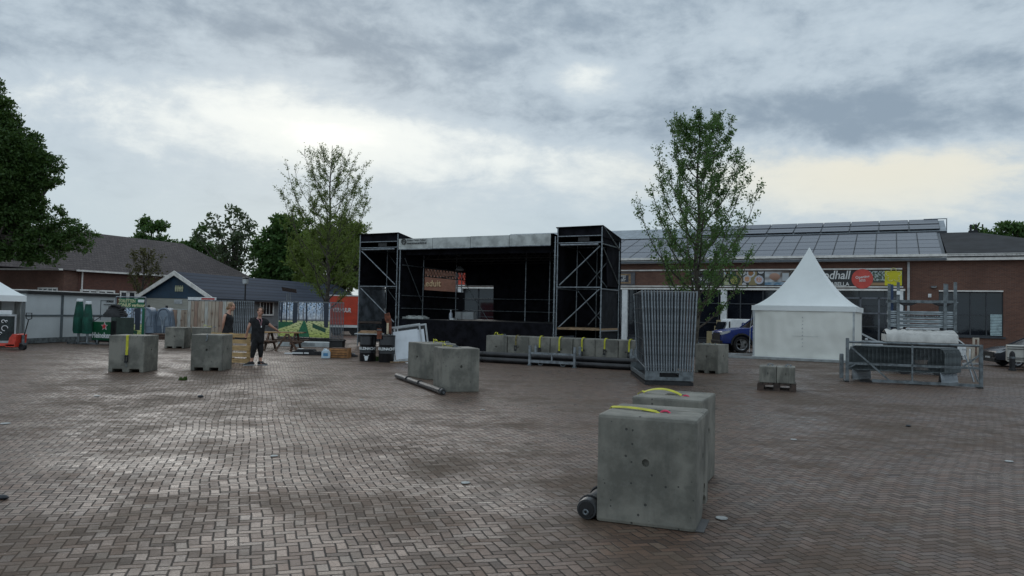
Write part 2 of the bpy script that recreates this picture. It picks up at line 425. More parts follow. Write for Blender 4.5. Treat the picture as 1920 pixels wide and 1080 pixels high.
def lerp(a, b, t): return tuple(p+(q-p)*t for p, q in zip(a, b))

# ---------------------------------------------------------------- ground
g = MB(); g.quad((-260, -60, 0), (260, -60, 0), (260, 420, 0), (-260, 420, 0))
g.build('square_paving', pavemat(), kind='structure')
# ================================================================ the long hall on the right
U_RZ = math.atan2(-.453, .891)
H = Frame((-4.04, 54.9), U_RZ)
hall = thing('market_hall', 'long red brick hall with solar panels along its low roof and a dark glazed front', 'building', H.o, U_RZ)
HL = 46.0; EAVE = 5.0
def hx(px, py=600, yl=0): return H.plane(px, py, yl)[0]
def hz(px, py, yl=0): return H.plane(px, py, yl)[1]
xg0, xg1 = .0, hx(1697)                        # glazed front
zt = 3.45                                      # head of the glazing
wx0, wx1 = hx(1760), hx(1881)                  # window in the brick
wz0, wz1 = hz(1820, 630), hz(1820, 547)
m = MB()
m.b2((0, 0, zt), (xg1, .3, EAVE))              # band above the glazing
m.b2((xg1, 0, 0), (wx0, .3, EAVE)); m.b2((wx1, 0, 0), (HL, .3, EAVE))
m.b2((wx0, 0, 0), (wx1, .3, wz0)); m.b2((wx0, 0, wz1), (wx1, .3, EAVE))
m.b2((0, .3, 0), (.3, 13, EAVE)); m.b2((HL-.3, .3, 0), (HL, 13, EAVE)); m.b2((.3, 12.7, 0), (HL-.3, 13, EAVE))
bx0, bx1 = hx(1297), hx(1345)                  # a brick pier in the glazed front
m.b2((hx(1280), 0.02, 0), (hx(1296), .3, zt))
m.build('wall', brick, hall)
m = MB(); m.b2((0.3, 6.3, 0.01), (HL-.3, 6.4, EAVE-.1)); m.b2((.3, .35, .02), (HL-.3, 6.3, .05)); m.build('interior', mat('dim_interior', (.035, .036, .04), .8), hall)
# white fascia, gutter, beams
m = MB(); m.b2((-.3, -.42, EAVE-.02), (HL+.3, -.05, EAVE+.14)); m.b2((-.3, -.47, EAVE+.20), (HL+.3, -.30, EAVE+.34)); m.build('gutter', trim, hall)
m = MB(); m.b2((0, -.10, 4.52), (xg1-.15, -.003, 4.60)); m.b2((0, -.12, zt-.13), (xg1, -.003, zt-.02)); m.b2((0, -.14, zt+.05), (xg1-.1, -.003, zt+.12)); m.b2((wx0, -.06, wz1), (wx1, -.003, wz1+.07)); m.build('white_beam', trim, hall)
for px in (862, 1171.5, 1357, 1689):
    x = hx(px); w_ = .36 if px < 1600 else .22
    MB().b2((x-w_/2, -.10, 0), (x+w_/2, .12, zt-.14)).build('pillar', white, hall)
MB().b2((xg1+.10, -.16, 0), (xg1+.22, -.04, EAVE-.05)).build('downpipe', mat('grey_pipe', (.38, .38, .38), .5), hall)
# glazed front with mullions
m = MB(); m.b2((.02, .14, .25), (xg1-.02, .16, zt)); m.build('glazing', glassd, hall)
m = MB(); x = .4
while x < xg1-.3:
    m.b2((x, .08, .05), (x+.06, .14, zt-.14)); x += 1.32
for z_ in (.30, 1.25, 2.45): m.b2((.05, .09, z_), (xg1-.05, .135, z_+.06))
m.b2((0, .02, 0), (xg1-.02, .3, .24)); m.build('mullions', mat('dark_frame', (.035, .04, .048), .5), hall)
m = MB(); x = hx(1635)
for k in range(4): m.b2((x+k*.95-1.6, .045, .06), (x+k*.95-1.5, .075, zt-.5))
m.b2((x-1.6, .045, 2.0), (x+1.35, .076, 2.08)); m.b2((x-1.6, .045, zt-.6), (x+1.35, .077, zt-.5)); m.build('entrance_door', mat('steel_door', (.12, .13, .15), .5), hall)
wi = MB().b2((wx0, .18, wz0), (wx1, .20, wz1)).build('window', glassd, hall)
m = MB()
for k in range(5):
    x = wx0+(wx1-wx0)*k/4; m.b2((x-.03, .10, wz0), (x+.03, .18, wz1))
for z_ in (wz0+.03, wz0+(wz1-wz0)*.48, wz1-.03): m.b2((wx0, .11, z_-.03), (wx1, .175, z_+.03))
m.b2((wx0-.1, -.08, wz0-.10), (wx1+.1, .1, wz0-.0)); m.build('window_frame', mat('dark_frame', (.03, .03, .03)), wi)
a, b = hx(1857), hx(1879); z0, z1 = wz0+.06, hz(1868, 589)
m = MB()
for k in range(14): z = z0+(z1-z0)*k/14; m.b2((a, .06, z), (b, .09, z+(z1-z0)/20))
m.build('window_blind', mat('pale_blue_blind', (.42, .55, .57), .5), wi)
# roof
rid = lambda y: EAVE+.10+(y+.5)*.307
def slope(y0, y1, x0, x1, th=.12, k=.307, zb=None):
    z0 = rid(y0) if zb is None else zb; z1 = z0+(y1-y0)*k
    return MB().add([(x0, y0, z0), (x1, y0, z0), (x1, y1, z1), (x0, y1, z1), (x0, y0, z0-th), (x1, y0, z0-th), (x1, y1, z1-th), (x0, y1, z1-th)],
                    [(0, 1, 2, 3), (4, 7, 6, 5), (0, 4, 5, 1), (1, 5, 6, 2), (2, 6, 7, 3), (3, 7, 4, 0)])
corr = mat('corrugated_roof_sheet', (.30, .34, .37), .5, .3, .1, 2)
rx1 = hx(1770, 480, 0)
Y1 = 6.4
slope(-.5, Y1, -.4, rx1+.1).build('roof', mat('grey_roof_sheet', (.10, .115, .13), .5, .2, .1, 2), hall)
zt2 = rid(Y1)+.10
xr2 = H.plane(1772, 430, 8)[0]
slope(Y1, 9.3, -.4, xr2, k=.345, zb=zt2).build('roof', corr, hall)
MB().b2((-.4, Y1-.04, rid(Y1)-.3), (xr2, Y1+.06, zt2)).build('roof_step', mat('dark_frame', (.03, .03, .03)), hall)
m = MB()
for k in range(120):
    x = -.3+k*(xr2)/120; sl_ = .345
    m.add([(x, Y1+.1, zt2+.045), (x+.05, Y1+.1, zt2+.045), (x+.05, 9.2, zt2+.045+(9.2-Y1-.1)*sl_), (x, 9.2, zt2+.045+(9.2-Y1-.1)*sl_), (x-.03, Y1+.1, zt2-.01), (x+.08, Y1+.1, zt2-.01), (x+.08, 9.2, zt2+(9.2-Y1-.1)*sl_-.01), (x-.03, 9.2, zt2+(9.2-Y1-.1)*sl_-.01)],
          [(0, 1, 2, 3), (1, 5, 6, 2), (0, 3, 7, 4)])
m.build('roof_ribs', corr, hall)
# back slope + gable filler
zr = zt2+(9.3-Y1)*.345
MB().add([(-.4, 9.3, zr), (xr2, 9.3, zr), (xr2, 13.4, EAVE), (-.4, 13.4, EAVE)], [(0, 1, 2, 3)]).build('roof', corr, hall)
for xx in (xr2-.05, .1):
    MB().add([(xx, .1, EAVE-.1), (xx, Y1, rid(Y1)-.1), (xx, 9.3, zr-.06), (xx, 13, EAVE-.1)], [(0, 1, 2, 3)]).build('gable_wall', mat('grey_cladding', (.2, .2, .21)), hall)
# dark hipped end
zc = rid(Y1)-.02; xh0 = rx1+.12; xh1 = H.plane(1827, 438, Y1)[0]; xh2 = xh1+6.2
m = MB(); m.add([(xh0, -.5, EAVE+.3), (xh2, -.5, EAVE+.3), (xh1, Y1, zc), (xh0, Y1, zc), (xh2, 13.4, EAVE+.3), (xh0, 13.4, EAVE+.3)], [(0, 1, 2, 3), (1, 4, 2), (2, 4, 5, 3)])
m.b2((xh0, -.47, EAVE+.15), (xh2, -.45, EAVE+.3)); m.build('hipped_roof', bitumen, hall)
m = MB(); cx, cz = H.plane(1820, 432, Y1)
m.tube([(cx, Y1, zc-.1), (cx, Y1, zc+.45)], .06); m.tube([(cx+.3, Y1+.3, zc-.1), (cx+.3, Y1+.3, zc+.5)], .05); m.b2((cx-.1, Y1-.1, zc-.05), (cx+.4, Y1+.4, zc+.10)); m.build('roof_vent', bitumen, hall)
m = MB(); x, z = H.plane(1771, 416, 9.2)
m.tube([(x-1.2, 9.2, zr+.10), (x+.15, 9.2, zr+.10)], .03); m.tube([(x+.12, 9.2, zr+.1), (x+.12, 9.2, zr-1.2)], .03); m.build('roof_rail', galv, hall)
# solar panels
panelm = bpy.data.materials.new('solar_glass'); panelm.use_nodes = True; _b = panelm.node_tree.nodes['Principled BSDF']
_b.inputs['Base Color'].default_value = (.050, .064, .092, 1); _b.inputs['Roughness'].default_value = .26; _b.inputs['Specular IOR Level'].default_value = .60
pframe = mat('panel_frame', (.06, .07, .085), .4, .5)
px_a, px_b = .8, rx1-.05
nc = 27; cw = (px_b-px_a)/nc; rows = 3; rh = (Y1+.05)/rows
def panel(x, y, w_, d_, zb, k):
    ang = math.atan(k); o = obj('solar_panel', PAN[(w_, d_)], hall, (x, y, zb)); o.rotation_euler = (ang, 0, 0)
PAN = {}
for key in ((round(cw-.022, 4), round(rh/math.cos(math.atan(.307))-.03, 4)), (round(1.74-.05, 4), 1.30)):
    mm = MB(); mm.b2((0, 0, .06), (key[0], key[1], .10)); mm.cur = 1
    for a, b in (((0, 0), (key[0], .03)), ((0, key[1]-.03), (key[0], key[1])), ((0, 0), (.03, key[1])), ((key[0]-.03, 0), key)): mm.b2((a[0], a[1], .055), (b[0], b[1], .106))
    for q in (.5,): mm.b2((.03, key[1]*q-.012, .1), (key[0]-.03, key[1]*q+.012, .1025))
    o = mm.build('solar_panel', [panelm, pframe], hall); PAN[key] = o.data; bpy.data.objects.remove(o)
K1, K2 = list(PAN)
xpv = hx(862, 480, 0)
for c_ in range(nc):
    for r_ in range(rows):
        x = px_a+c_*cw
        panel(x, -.42+r_*rh, K1[0], K1[1], rid(-.42+r_*rh)+.01, .307)
for c_ in range(9):
    for r_ in range(2):
        x = xr2-.3-(9-c_)*1.74; y = Y1+.18+r_*1.42
        panel(x, y, K2[0], K2[1], zt2+(y-Y1)*.345+.01, .345)

# signs on the hall front ------------------------------------------------------
def hrect(px0, py0, px1, py1): 
    a = hx(px0); b = hx(px1); pm = (px0+px1)/2
    return a, b, hz(pm, py1), hz(pm, py0)
txt = mat('white_lettering', (.70, .70, .68), .6, 0, .04)
bn = thing('banner', 'long dark banner with plates of food and the word hall above the glazed front', 'banner', H.o, U_RZ)
def food(u, v):
    # bowls of food on slate, a blurred cook, kitchen shelves, then plain dark cloth
    c = lerp((.030, .031, .033), (.018, .019, .02), fb(u*20, v*5)+.5)
    asp = LB/HB; X_, Y_ = u*asp, v
    def bowl(c, x, y, r, rim, f1, f2):
        d = math.hypot(X_-x, Y_-y)
        if d < r: c = rim
        if d < r*.66: c = lerp(f1, f2, min(1, max(0, .5+fb(X_*14+x, Y_*14)*1.6)))
        return c
    s = X_
    if PIC0 < s < PIC1:
        t = (s-PIC0)/(PIC1-PIC0)
        c = (.05, .05, .048)
        if .30 < t < .45 or .62 < t < .8: c = (.26, .21, .10)
        if t < .17: c = (.35, .36, .16) if fb(X_*16, Y_*16) > -.1 else (.45, .47, .40)
        for (bx, by, br, rim, f1, f2) in ((.10, 1.0, .28, (.40, .52, .60), (.30, .07, .04), (.62, .45, .30)), (.46, .98, .26, (.5, .52, .5), (.4, .33, .2), (.16, .20, .08)),
                (.66, .88, .30, (.52, .54, .56), (.45, .12, .05), (.10, .15, .05)), (.90, 1.05, .22, (.6, .62, .65), (.5, .5, .5), (.3, .3, .3)),
                (.26, .36, .44, (.015, .018, .022), (.50, .42, .10), (.04, .09, .04)), (.57, .46, .28, (.5, .5, .52), (.50, .22, .10), (.60, .40, .25)), (.86, .40, .32, (.46, .48, .55), (.42, .16, .10), (.62, .50, .45)),
                (.5, .02, .16, (.55, .55, .55), (.5, .5, .5), (.4, .4, .4))):
            c = bowl(c, PIC0+bx*(PIC1-PIC0), by, br, rim, f1, f2)
    elif PIC1 <= s < PIC2:
        t = (s-PIC1)/(PIC2-PIC1)
        c = lerp((.5, .53, .55), (.15, .12, .10), min(1, max(0, t*1.6+fb(X_*3, Y_*3))))
        if math.hypot((t-.28)*1.6, (v-.62)*.9) < .24: c = lerp((.50, .30, .22), (.22, .11, .07), min(1, max(0, .5+(.6-v)*2)))
        if v < .25 and t < .6: c = lerp((.10, .20, .30), (.35, .42, .48), min(1, max(0, .5+fb(X_*5, Y_*5))))
        if .5 < t < .68 and .3 < v < .9: c = (.45, .48, .5)
        if t > .68: c = (.30, .26, .2) if fb(X_*10, Y_*10) > .1 else (.03, .03, .03)
    elif PIC3 < s < PIC4:
        n_ = fb(X_*9, Y_*9); c = (.40, .45, .45) if n_ > .12 else ((.05, .07, .06) if n_ < -.05 else (.18, .24, .16))
        if v < .18: c = (.35, .22, .11)
        if .18 <= v < .3: c = (.05, .05, .05)
    elif s >= PIC4 and s < PIC5: c = lerp((.66, .60, .01), (.55, .50, .01), fb(X_*2, Y_*3)+.5)
    return c
bx0, bx1 = hx(1296), hx(1692); bz0, bz1 = 3.62, 4.44
LB, HB = bx1-bx0, bz1-bz0
sc_ = lambda px: (hx(px)-bx0)/HB
PIC0, PIC1, PIC2, PIC3, PIC4, PIC5 = sc_(1357), sc_(1434), sc_(1500), sc_(1628), sc_(1659), sc_(1690)
MB().b2((bx0-.02, -.13, bz0-.02), (bx1+.02, -.08, bz1+.02)).build('backing', mat('banner_cloth', (.02, .02, .02)), bn)
picture('printed_cloth', food, bx0, bz0, bx1, bz1, 330, 26, -.135, bn)
def onbn(name, s, px, py, hpx, **kw):
    x = hx(px); z = hz(px, py); size = hpx*.0205*1.25*(1.0 if px > 1400 else 1.12)
    text(name, s, size, txt, bn, (x, -.150, z), **kw)
onbn('lettering', 'Foodhall', 1593, 516.5, 27, bold=.014, shear=.2, sx=.86, align='RIGHT')
onbn('lettering', 'MIRABELLA', 1592, 533.2, 12, bold=.018, sx=.95, align='RIGHT')
onbn('lettering', 'vers', 1306, 522, 14, shear=.1); onbn('lettering', 'lokaal', 1329, 527, 10, bold=.01)
x, z = hx(1616.5), hz(1616.5, 523)
M_ = Matrix.Translation((x, -.142, z)) @ Matrix.Rotation(R(90), 4, 'X')
MB().lathe([(.56, -.006), (.56, .006)], 32, M_).build('red_disc', mat('salmon_red', (.62, .085, .065), .6, 0, .06), bn)
text('lettering', 'Opening', .21, txt, bn, (x, -.155, z+.10), (R(90), R(-6), 0), bold=.02)
text('lettering', '2022', .17, txt, bn, (x, -.155, z-.10), (R(90), R(-6), 0), bold=.02)
m = MB(); cx, cz = hx(1675), hz(1675, 516)
for k in range(5):
    a = R(90+72*k); px_, pz_ = cx+.27*math.cos(a), cz+.27*math.sin(a)
    pts = [(px_+.13*math.cos(a+R(d_)), -.146, pz_+.13*math.sin(a+R(d_))) for d_ in range(-110, 111, 44)]
    m.tube(pts, .022, 5)
m.build('flower_emblem', mat('pale_yellow_line', (.72, .70, .30), .6), bn)
# menu board and the red photo panel further left
mb_ = thing('menu_board', 'weathered square menu board with small white writing left of the plain brick panel', 'sign', H.o, U_RZ)
a, b, c, d = hrect(1140, 541, 1190, 508)
MB().b2((a, -.10, 3.62), (b, -.004, 4.44)).build('board', mat('grey_weathered_board', (.10, .10, .11)), mb_)
fr = MB(); fr.b2((a+.10, -.125, 3.70), (b-.28, -.102, 4.34)); fr.build('frame', wood, mb_)
MB().b2((a+.2, -.135, 3.80), (b-.42, -.127, 4.24)).build('slate', mat('slate_blue_black', (.035, .04, .055)), mb_)
for i, (s, u_, v_) in enumerate((('soup', .3, .92), ('dishes', .75, .92), ('bread', .3, .75), ('fish', .8, .68), ('salads', .4, .5), ('coffee', .75, .42), ('tea', .35, .22), ('cakes', .72, .2))):
    text('lettering', s, .14, txt, mb_, (a+.2+(b-a-.62)*u_*.95, -.140, 3.80+.44*v_), bold=.01)
def redpan(u, v):
    if u < .40: return lerp((.62, .07, .035), (.55, .06, .03), v)
    if u < .55: return (.05, .02, .02)
    if u < .70: return (.30, .15, .08)
    return (.70, .60, .02) if math.hypot((u-.84)*2.2, v-.9) < .62 else (.10, .16, .25)
rp = thing('banner', 'red and yellow fruit banner seen through the gap in the stage backdrop', 'banner', H.o, U_RZ)
a = .15; b = hx(927)
MB().b2((a, -.13, 3.6), (b, -.08, 4.46)).build('backing', mat('banner_cloth', (.02, .02, .02)), rp)
picture('printed_cloth', redpan, a+.01, 3.61, b-.01, 4.45, 60, 20, -.135, rp)
sg = thing('wall_sign', 'small white square sign on the brick wall', 'sign', H.o, U_RZ); a, b, c, d = hrect(1740, 551, 1746, 557.5)
MB().b2((a, -.05, c), (b, -.003, d)).build('plate', white, sg, bev=.006)
MB().b2((a+.03, -.055, c+.05), (b-.03, -.051, c+.08)).build('line', mat('grey_ink', (.2, .2, .2)), sg)
sg = thing('wall_lamp', 'small flat lamp high on the brick wall above the white sign', 'lamp', H.o, U_RZ); a, b, c, d = hrect(1745, 536.5, 1756, 539)
MB().b2((a, -.16, c), (b, -.003, d)).build('housing', galvd, sg); MB().b2((a+.03, -.14, c-.02), (b-.03, -.03, c-.002)).build('diffuser', white, sg)
# boxes stacked outside the glass
bxm = mat('cardboard', (.33, .27, .15), .8, 0, .1, 4)
for k, (p0, p1, py1, py0, dy) in enumerate(((1325, 1335, 631, 621, -.5), (1339, 1352, 630, 611, -.6), (1343, 1353, 610.3, 600, -.6))):
    a = H.plane(p0, 620, dy)[0]; b = H.plane(p1, 620, dy)[0]; z1 = H.plane(p0, py0, dy)[1]; z0 = H.plane(p0, py1, dy)[1]
    z0 = 0 if k < 2 else Z1
    Z1 = z1 if k == 1 else 0
    o = MB().b2((a, dy, z0), (b, dy+.42, z1)).build('cardboard_box', bxm, None, loc=H.o, rz=U_RZ, bev=.01, cat='box', group='boxes stacked by the hall windows',
        label=('small yellowish box standing alone beside the taller stack at the hall window', 'tall pale box forming the bottom of the stack at the hall window', 'upper box resting on the tall pale box at the hall window')[k])

# ================================================================ brick building behind the stage ("Het Reduit")
q0 = D(740, 560, 66); q1 = D(882, 560, 62)
rb = thing('brick_building', 'red brown brick building with gold lettering glimpsed through the stage backdrop', 'building', (q0.x, q0.y, 0), math.atan2(q1.y-q0.y, q1.x-q0.x))
FR = Frame((q0.x, q0.y), math.atan2(q1.y-q0.y, q1.x-q0.x)); L_ = (Vector(q1)-Vector(q0)).length
MB().b2((0, 0, 0), (L_, 8, 5.6)).build('wall', brickmat('warm_brick', (.33, .14, .085), (.25, .10, .06), (.25, .2, .17)), rb)
m = MB(); m.add([(-.4, -.4, 5.6), (L_+.4, -.4, 5.6), (L_+.4, 4, 7), (-.4, 4, 7), (-.4, 8.4, 5.6), (L_+.4, 8.4, 5.6)], [(0, 1, 2, 3), (3, 2, 5, 4), (0, 3, 4), (1, 5, 2), (0, 4, 5, 1)]); m.build('roof', rooftile, rb)
x, z = FR.plane(806, 532)
text('lettering', 'Het Reduit', .78, mat('gold_lettering', (.60, .42, .24), .5), rb, (x-.55, -.06, z), bold=.012, ext=.02)
for px in (802, 824, 846):
    x = FR.plane(px, 560)[0]; f = MB().b2((x-.6, -.04, 1), (x+.6, .05, 2.6)).build('window', glassd, rb)
    MB().b2((x-.68, -.05, .92), (x+.68, -.02, 1.0)).b2((x-.68, -.05, 2.6), (x+.68, -.02, 2.68)).b2((x-.68, -.05, 1.0), (x-.6, -.02, 2.6)).b2((x+.6, -.05, 1.0), (x+.68, -.02, 2.6)).build('window_frame', trim, f)

# ================================================================ long brick building on the left
LB0 = Vector((-39.5, 68)); LRZ = math.atan2(8, 4.6)
lb = thing('brick_building', 'long dark brick building with a big brown hipped tile roof behind the white cabin', 'building', (LB0.x, LB0.y, 0), LRZ)
E_ = 4.55
m = MB(); m.b2((0, 0, 0), (20, 12, E_)); m.build('wall', brickd, lb)
m = MB(); o_ = .5; rz_ = 8.6
m.add([(-o_, -o_, E_), (20+o_, -o_, E_), (20+o_, 12+o_, E_), (-o_, 12+o_, E_), (-14, 6, rz_+.35), (15, 6, rz_), (-14, 12+o_, E_), (-14, -o_, E_)],
      [(0, 1, 5, 4), (1, 2, 5), (2, 3, 4, 5), (0, 4, 7), (3, 6, 4), (0, 3, 2, 1)])
m.build('roof', rooftile, lb)
m = MB(); m.b2((-o_, -o_-.12, E_-.05), (20+o_, -o_+.02, E_+.10)); m.b2((20+o_-.02, -o_, E_-.05), (20+o_+.12, 12, E_+.1)); m.build('gutter', trim, lb)
MB().tube([(.25, -.15, 0), (.25, -.15, E_)], .07).build('downpipe', trim, lb)
for k, px in enumerate((167, 197, 240, 252)):
    F_ = Frame(LB0, LRZ); x = F_.plane(px, 560)[0]
    f = MB().b2((x-.75, -.05, 1.2), (x+.75, .05, 2.75)).build('window', glassd, lb)
    m = MB(); m.b2((x-.9, -.10, 1.05), (x+.9, -.052, 1.2)); m.b2((x-.9, -.10, 2.75), (x+.9, -.052, 2.9))
    for q in (-.9, -.06, .75): m.b2((x+q, -.10, 1.2), (x+q+.14, -.052, 2.75))
    m.build('window_frame', trim, f)
# wing whose front runs off to the left
W0 = Vector((-40.0, 66.6)); W1 = Vector((-62, 73.5)); WRZ = math.atan2(W0.y-W1.y, W0.x-W1.x); WL = (W0-W1).length
wg = MB(); wg.b2((0, 0, 0), (WL, 10, E_)); wg_o = thing('brick_building', 'low red brick wing in front of the big tiled roof above the left tent', 'building', (W1.x, W1.y, 0), WRZ)
wg.build('wall', brick, wg_o)
m = MB(); m.add([(-.5, -.5, E_), (WL+.4, -.5, E_), (WL-3.5, 5, 7.4), (-.5, 5, 7.4), (WL+.4, 10, E_), (-.5, 10, E_)], [(0, 1, 2, 3), (1, 4, 2), (3, 2, 4, 5), (0, 3, 5), (0, 5, 4, 1)]); m.build('roof', rooftile, wg_o)
MB().b2((-.5, -.62, E_-.05), (WL+.4, -.48, E_+.10)).build('gutter', trim, wg_o)
FW = Frame((W1.x, W1.y), WRZ)
for px in (81, 99):
    x = FW.plane(px, 560)[0]; f = MB().b2((x-.5, -.05, 1.2), (x+.5, .05, 2.85)).build('window', glassd, wg_o)
    m = MB(); m.b2((x-.6, -.10, 2.85), (x+.6, -.052, 2.97))
    for q in (-.6, -.05, .48): m.b2((x+q, -.10, 1.2), (x+q+.12, -.052, 2.85))
    m.build('window_frame', trim, f)

# ================================================================ blue gabled kiosk with the long slate roof
KF0 = Vector((-18.5, 46.0)); KL = Vector((-23.4, 47.5)); KRZ = math.atan2(KF0.y-KL.y, KF0.x-KL.x); KW = (KF0-KL).length
ks = thing('kiosk_building', 'low building with a dark blue gable, white bargeboards and a long blue grey roof', 'building', (KL.x, KL.y, 0), KRZ)
KD = 19.0; kE, kA = 2.30, 3.72
m = MB(); m.b2((.15, 0, 0), (KW-.15, KD, kE)); m.build('wall', mat('grey_render', (.14, .145, .15), .8), ks)
m = MB(); m.prism([(.0, kE-.25), (KW, kE-.25), (KW, kE), (KW/2, kA-.1), (0, kE)], -.06, .1); m.build('gable', mat('dark_blue_boards', (.012, .040, .075), .5, 0, .12, 2), ks)
m = MB(); ov = .35; tz = (kA-kE)/(KW/2)
a = (-ov, kE-ov*tz); b = (KW+ov, kE-ov*tz); t_ = .10
m.prism([a, (KW/2, kA), b, (b[0], b[1]-t_), (KW/2, kA-t_), (a[0], a[1]-t_)], -.30, KD+.4); m.build('roof', slate, ks)
m = MB(); m.prism([(a[0]-.03, a[1]+.03), (KW/2, kA+.05), (b[0]+.03, b[1]+.03), (b[0]+.03, b[1]-.22), (KW/2, kA-.24), (a[0]-.03, a[1]-.22)], -.36, -.302); m.build('bargeboard', trim, ks)
MB().b2((.35, -.12, .9), (KW-.25, -.065, kE-.27)).build('shutter', mat('cream_siding', (.34, .335, .29), .6, 0, .08, 2, stretch=(1, 1, 12)), ks)
KF = Frame((KL.x, KL.y), KRZ)
x0, z0 = KF.plane(330, 562); x1, z1 = KF.plane(345, 556)
MB().b2((x0, -.16, 1.72), (x1, -.125, 1.98)).build('notice', whited, ks)
m = MB(); cx, cz = KF.plane(337.5, 540.5)
for q in (-.24, -.08, .08, .24):
    m.tube([(cx+q, -.08, cz+.11), (cx+q, -.08, cz+.17)], .035, 8); m.b2((cx+q-.045, -.10, cz-.20), (cx+q+.045, -.062, cz+.10)); m.b2((cx+q-.065, -.09, cz-.06), (cx+q+.065, -.063, cz+.08))
m.build('figure_emblem', mat('pale_yellow', (.55, .55, .36), .6), ks)
m = MB(); m.b2((KW-.20, .2, .3), (KW-.10, KD, kE-.05)); m.build('side_boarding', mat('grey_siding', (.20, .205, .21), .7, 0, .08, 2, stretch=(1, 1, 10)), ks)
for yy in (5.0, 8.5, 12.2):
    f = MB().b2((KW-.10, yy, 1.15), (KW-.04, yy+1.4, 1.95)).build('window', glassd, ks)
    m = MB(); m.b2((KW-.05, yy-.1, 1.95), (KW-.0, yy+1.5, 2.05)); m.b2((KW-.05, yy-.1, 1.05), (KW, yy+1.5, 1.15))
    for q in (-.1, .28, .62, .98, 1.4): m.b2((KW-.05, yy+q, 1.15), (KW-.0, yy+q+(.1 if q in (-.1, 1.4) else .04), 1.95))
    m.build('window_frame', trim, f)
MB().b2((KW+ov-.02, -.2, kE-ov*tz-.13), (KW+ov+.1, KD+.4, kE-ov*tz-.02)).build('gutter', mat('dark_frame', (.03, .03, .03)), ks)

# street lamp and solar lamp
p = D(458, 600, 41)
sl_ = thing('street_lamp', 'slim dark post lamp standing before the long blue grey roof', 'street lamp', (p.x, p.y, 0))
top = D(458, 519, 41).z
MB().tube([(0, 0, 0), (0, 0, .9), (0, 0, top-.4)], [.06, .045, .04], 10).build('pole', blackm, sl_)
MB().lathe([(.05, top-.42), (.15, top-.38), (.17, top-.12)], 12).build('lantern', mat('lantern_glass', (.45, .47, .48), .2), sl_)
MB().lathe([(.19, top-.12), (.17, top-.05), (.05, top)], 12).build('lamp_cap', blackm, sl_)
p = D(539, 600, 44)
so_ = thing('solar_light_mast', 'portable mast carrying one tilted solar panel beside the forest print fence', 'mast', (p.x, p.y, 0))
z = D(539, 547, 44).z
m = MB()
for q in (-.10, .0, .14): m.tube([(q, 0, .4), (q*.8, 0, z-.05)], .02)
m.build('mast', galv, so_); MB().b2((-.3, -.3, .05), (.3, .3, .5)).build('base_box', blackm, so_, bev=.02)
o = MB().b2((-.42, -.35, -.02), (.42, .35, .02)).build('panel', [panelm], so_); o.location = (.05, 0, z+.12); o.rotation_euler = (R(-18), R(8), R(10))
# ================================================================ the stage
S = Frame((-6.7, 32.7), U_RZ)
st = thing('festival_stage', 'black clad scaffold stage with a tower at each side and a grey tarpaulin roof edge', 'stage', S.o, U_RZ)
def sx(px, yl=0): return S.plane(px, 600, yl)[0]
def sz(px, py, yl=0): return S.plane(px, py, yl)[1]
sr = .025
def rod(name, a, b, r=sr, m_=galv, n=8, par=None): return MB().tube([a, b], r, n).build(name, m_, par or st, smooth=True)
def upright(x, y, z0, z1, r=sr):
    mb = MB().tube([(x, y, z0), (x, y, z1)], r, 8); z = z0+.3
    while z < z1-.1: mb.lathe([(r+.028, z-.006), (r+.028, z+.006)], 8, Matrix.Translation((x, y, 0))); z += .5
    return mb.build('upright', galv, st)
LT0, LT1 = 0.0, sx(742); RT0, RT1 = sx(1043), sx(1126)
DT = 2.0
zl = sz(707, 438); zr_ = sz(1084, 425); ztop = (zl+zr_)/2
# cloth: closed boxes of 2 cm cloth, lightly rippled
def cloth(x0, x1, z0, z1, y, name='stage_cloth', par=None, axis='x', m_=blackcloth, amp=.035, th=.02, nx=24, nz=16, sag=0.0):
    mb = MB()
    for side in (0, 1):
        for j in range(nz+1):
            for i in range(nx+1):
                a = x0+(x1-x0)*i/nx; z = z0+(z1-z0)*j/nz
                e = amp*(mnoise.noise(Vector((a*1.7, z*.8, y*3)))+.5*mnoise.noise(Vector((a*4.1, z*2.2, y*3+5)))); zz = z-sag*math.sin(math.pi*i/nx)*(j/nz)
                q = (a, y+e+side*th, zz) if axis == 'x' else (y+e+side*th, a, zz)
                mb.v.append(Vector(q))
    W_ = nx+1; N = W_*(nz+1)
    for side in (0, 1):
        for j in range(nz):
            for i in range(nx):
                k = side*N+j*W_+i; mb.f.append([k, k+1, k+1+W_, k+W_]); mb.m.append(0)
    for j in range(nz):
        for i in (0, nx): k = j*W_+i; mb.f.append([k, k+W_, k+W_+N, k+N]); mb.m.append(0)
    for i in range(nx):
        for j in (0, nz): k = j*W_+i; mb.f.append([k, k+1, k+1+N, k+N]); mb.m.append(0)
    return mb.build(name, m_, par or st, smooth=True)
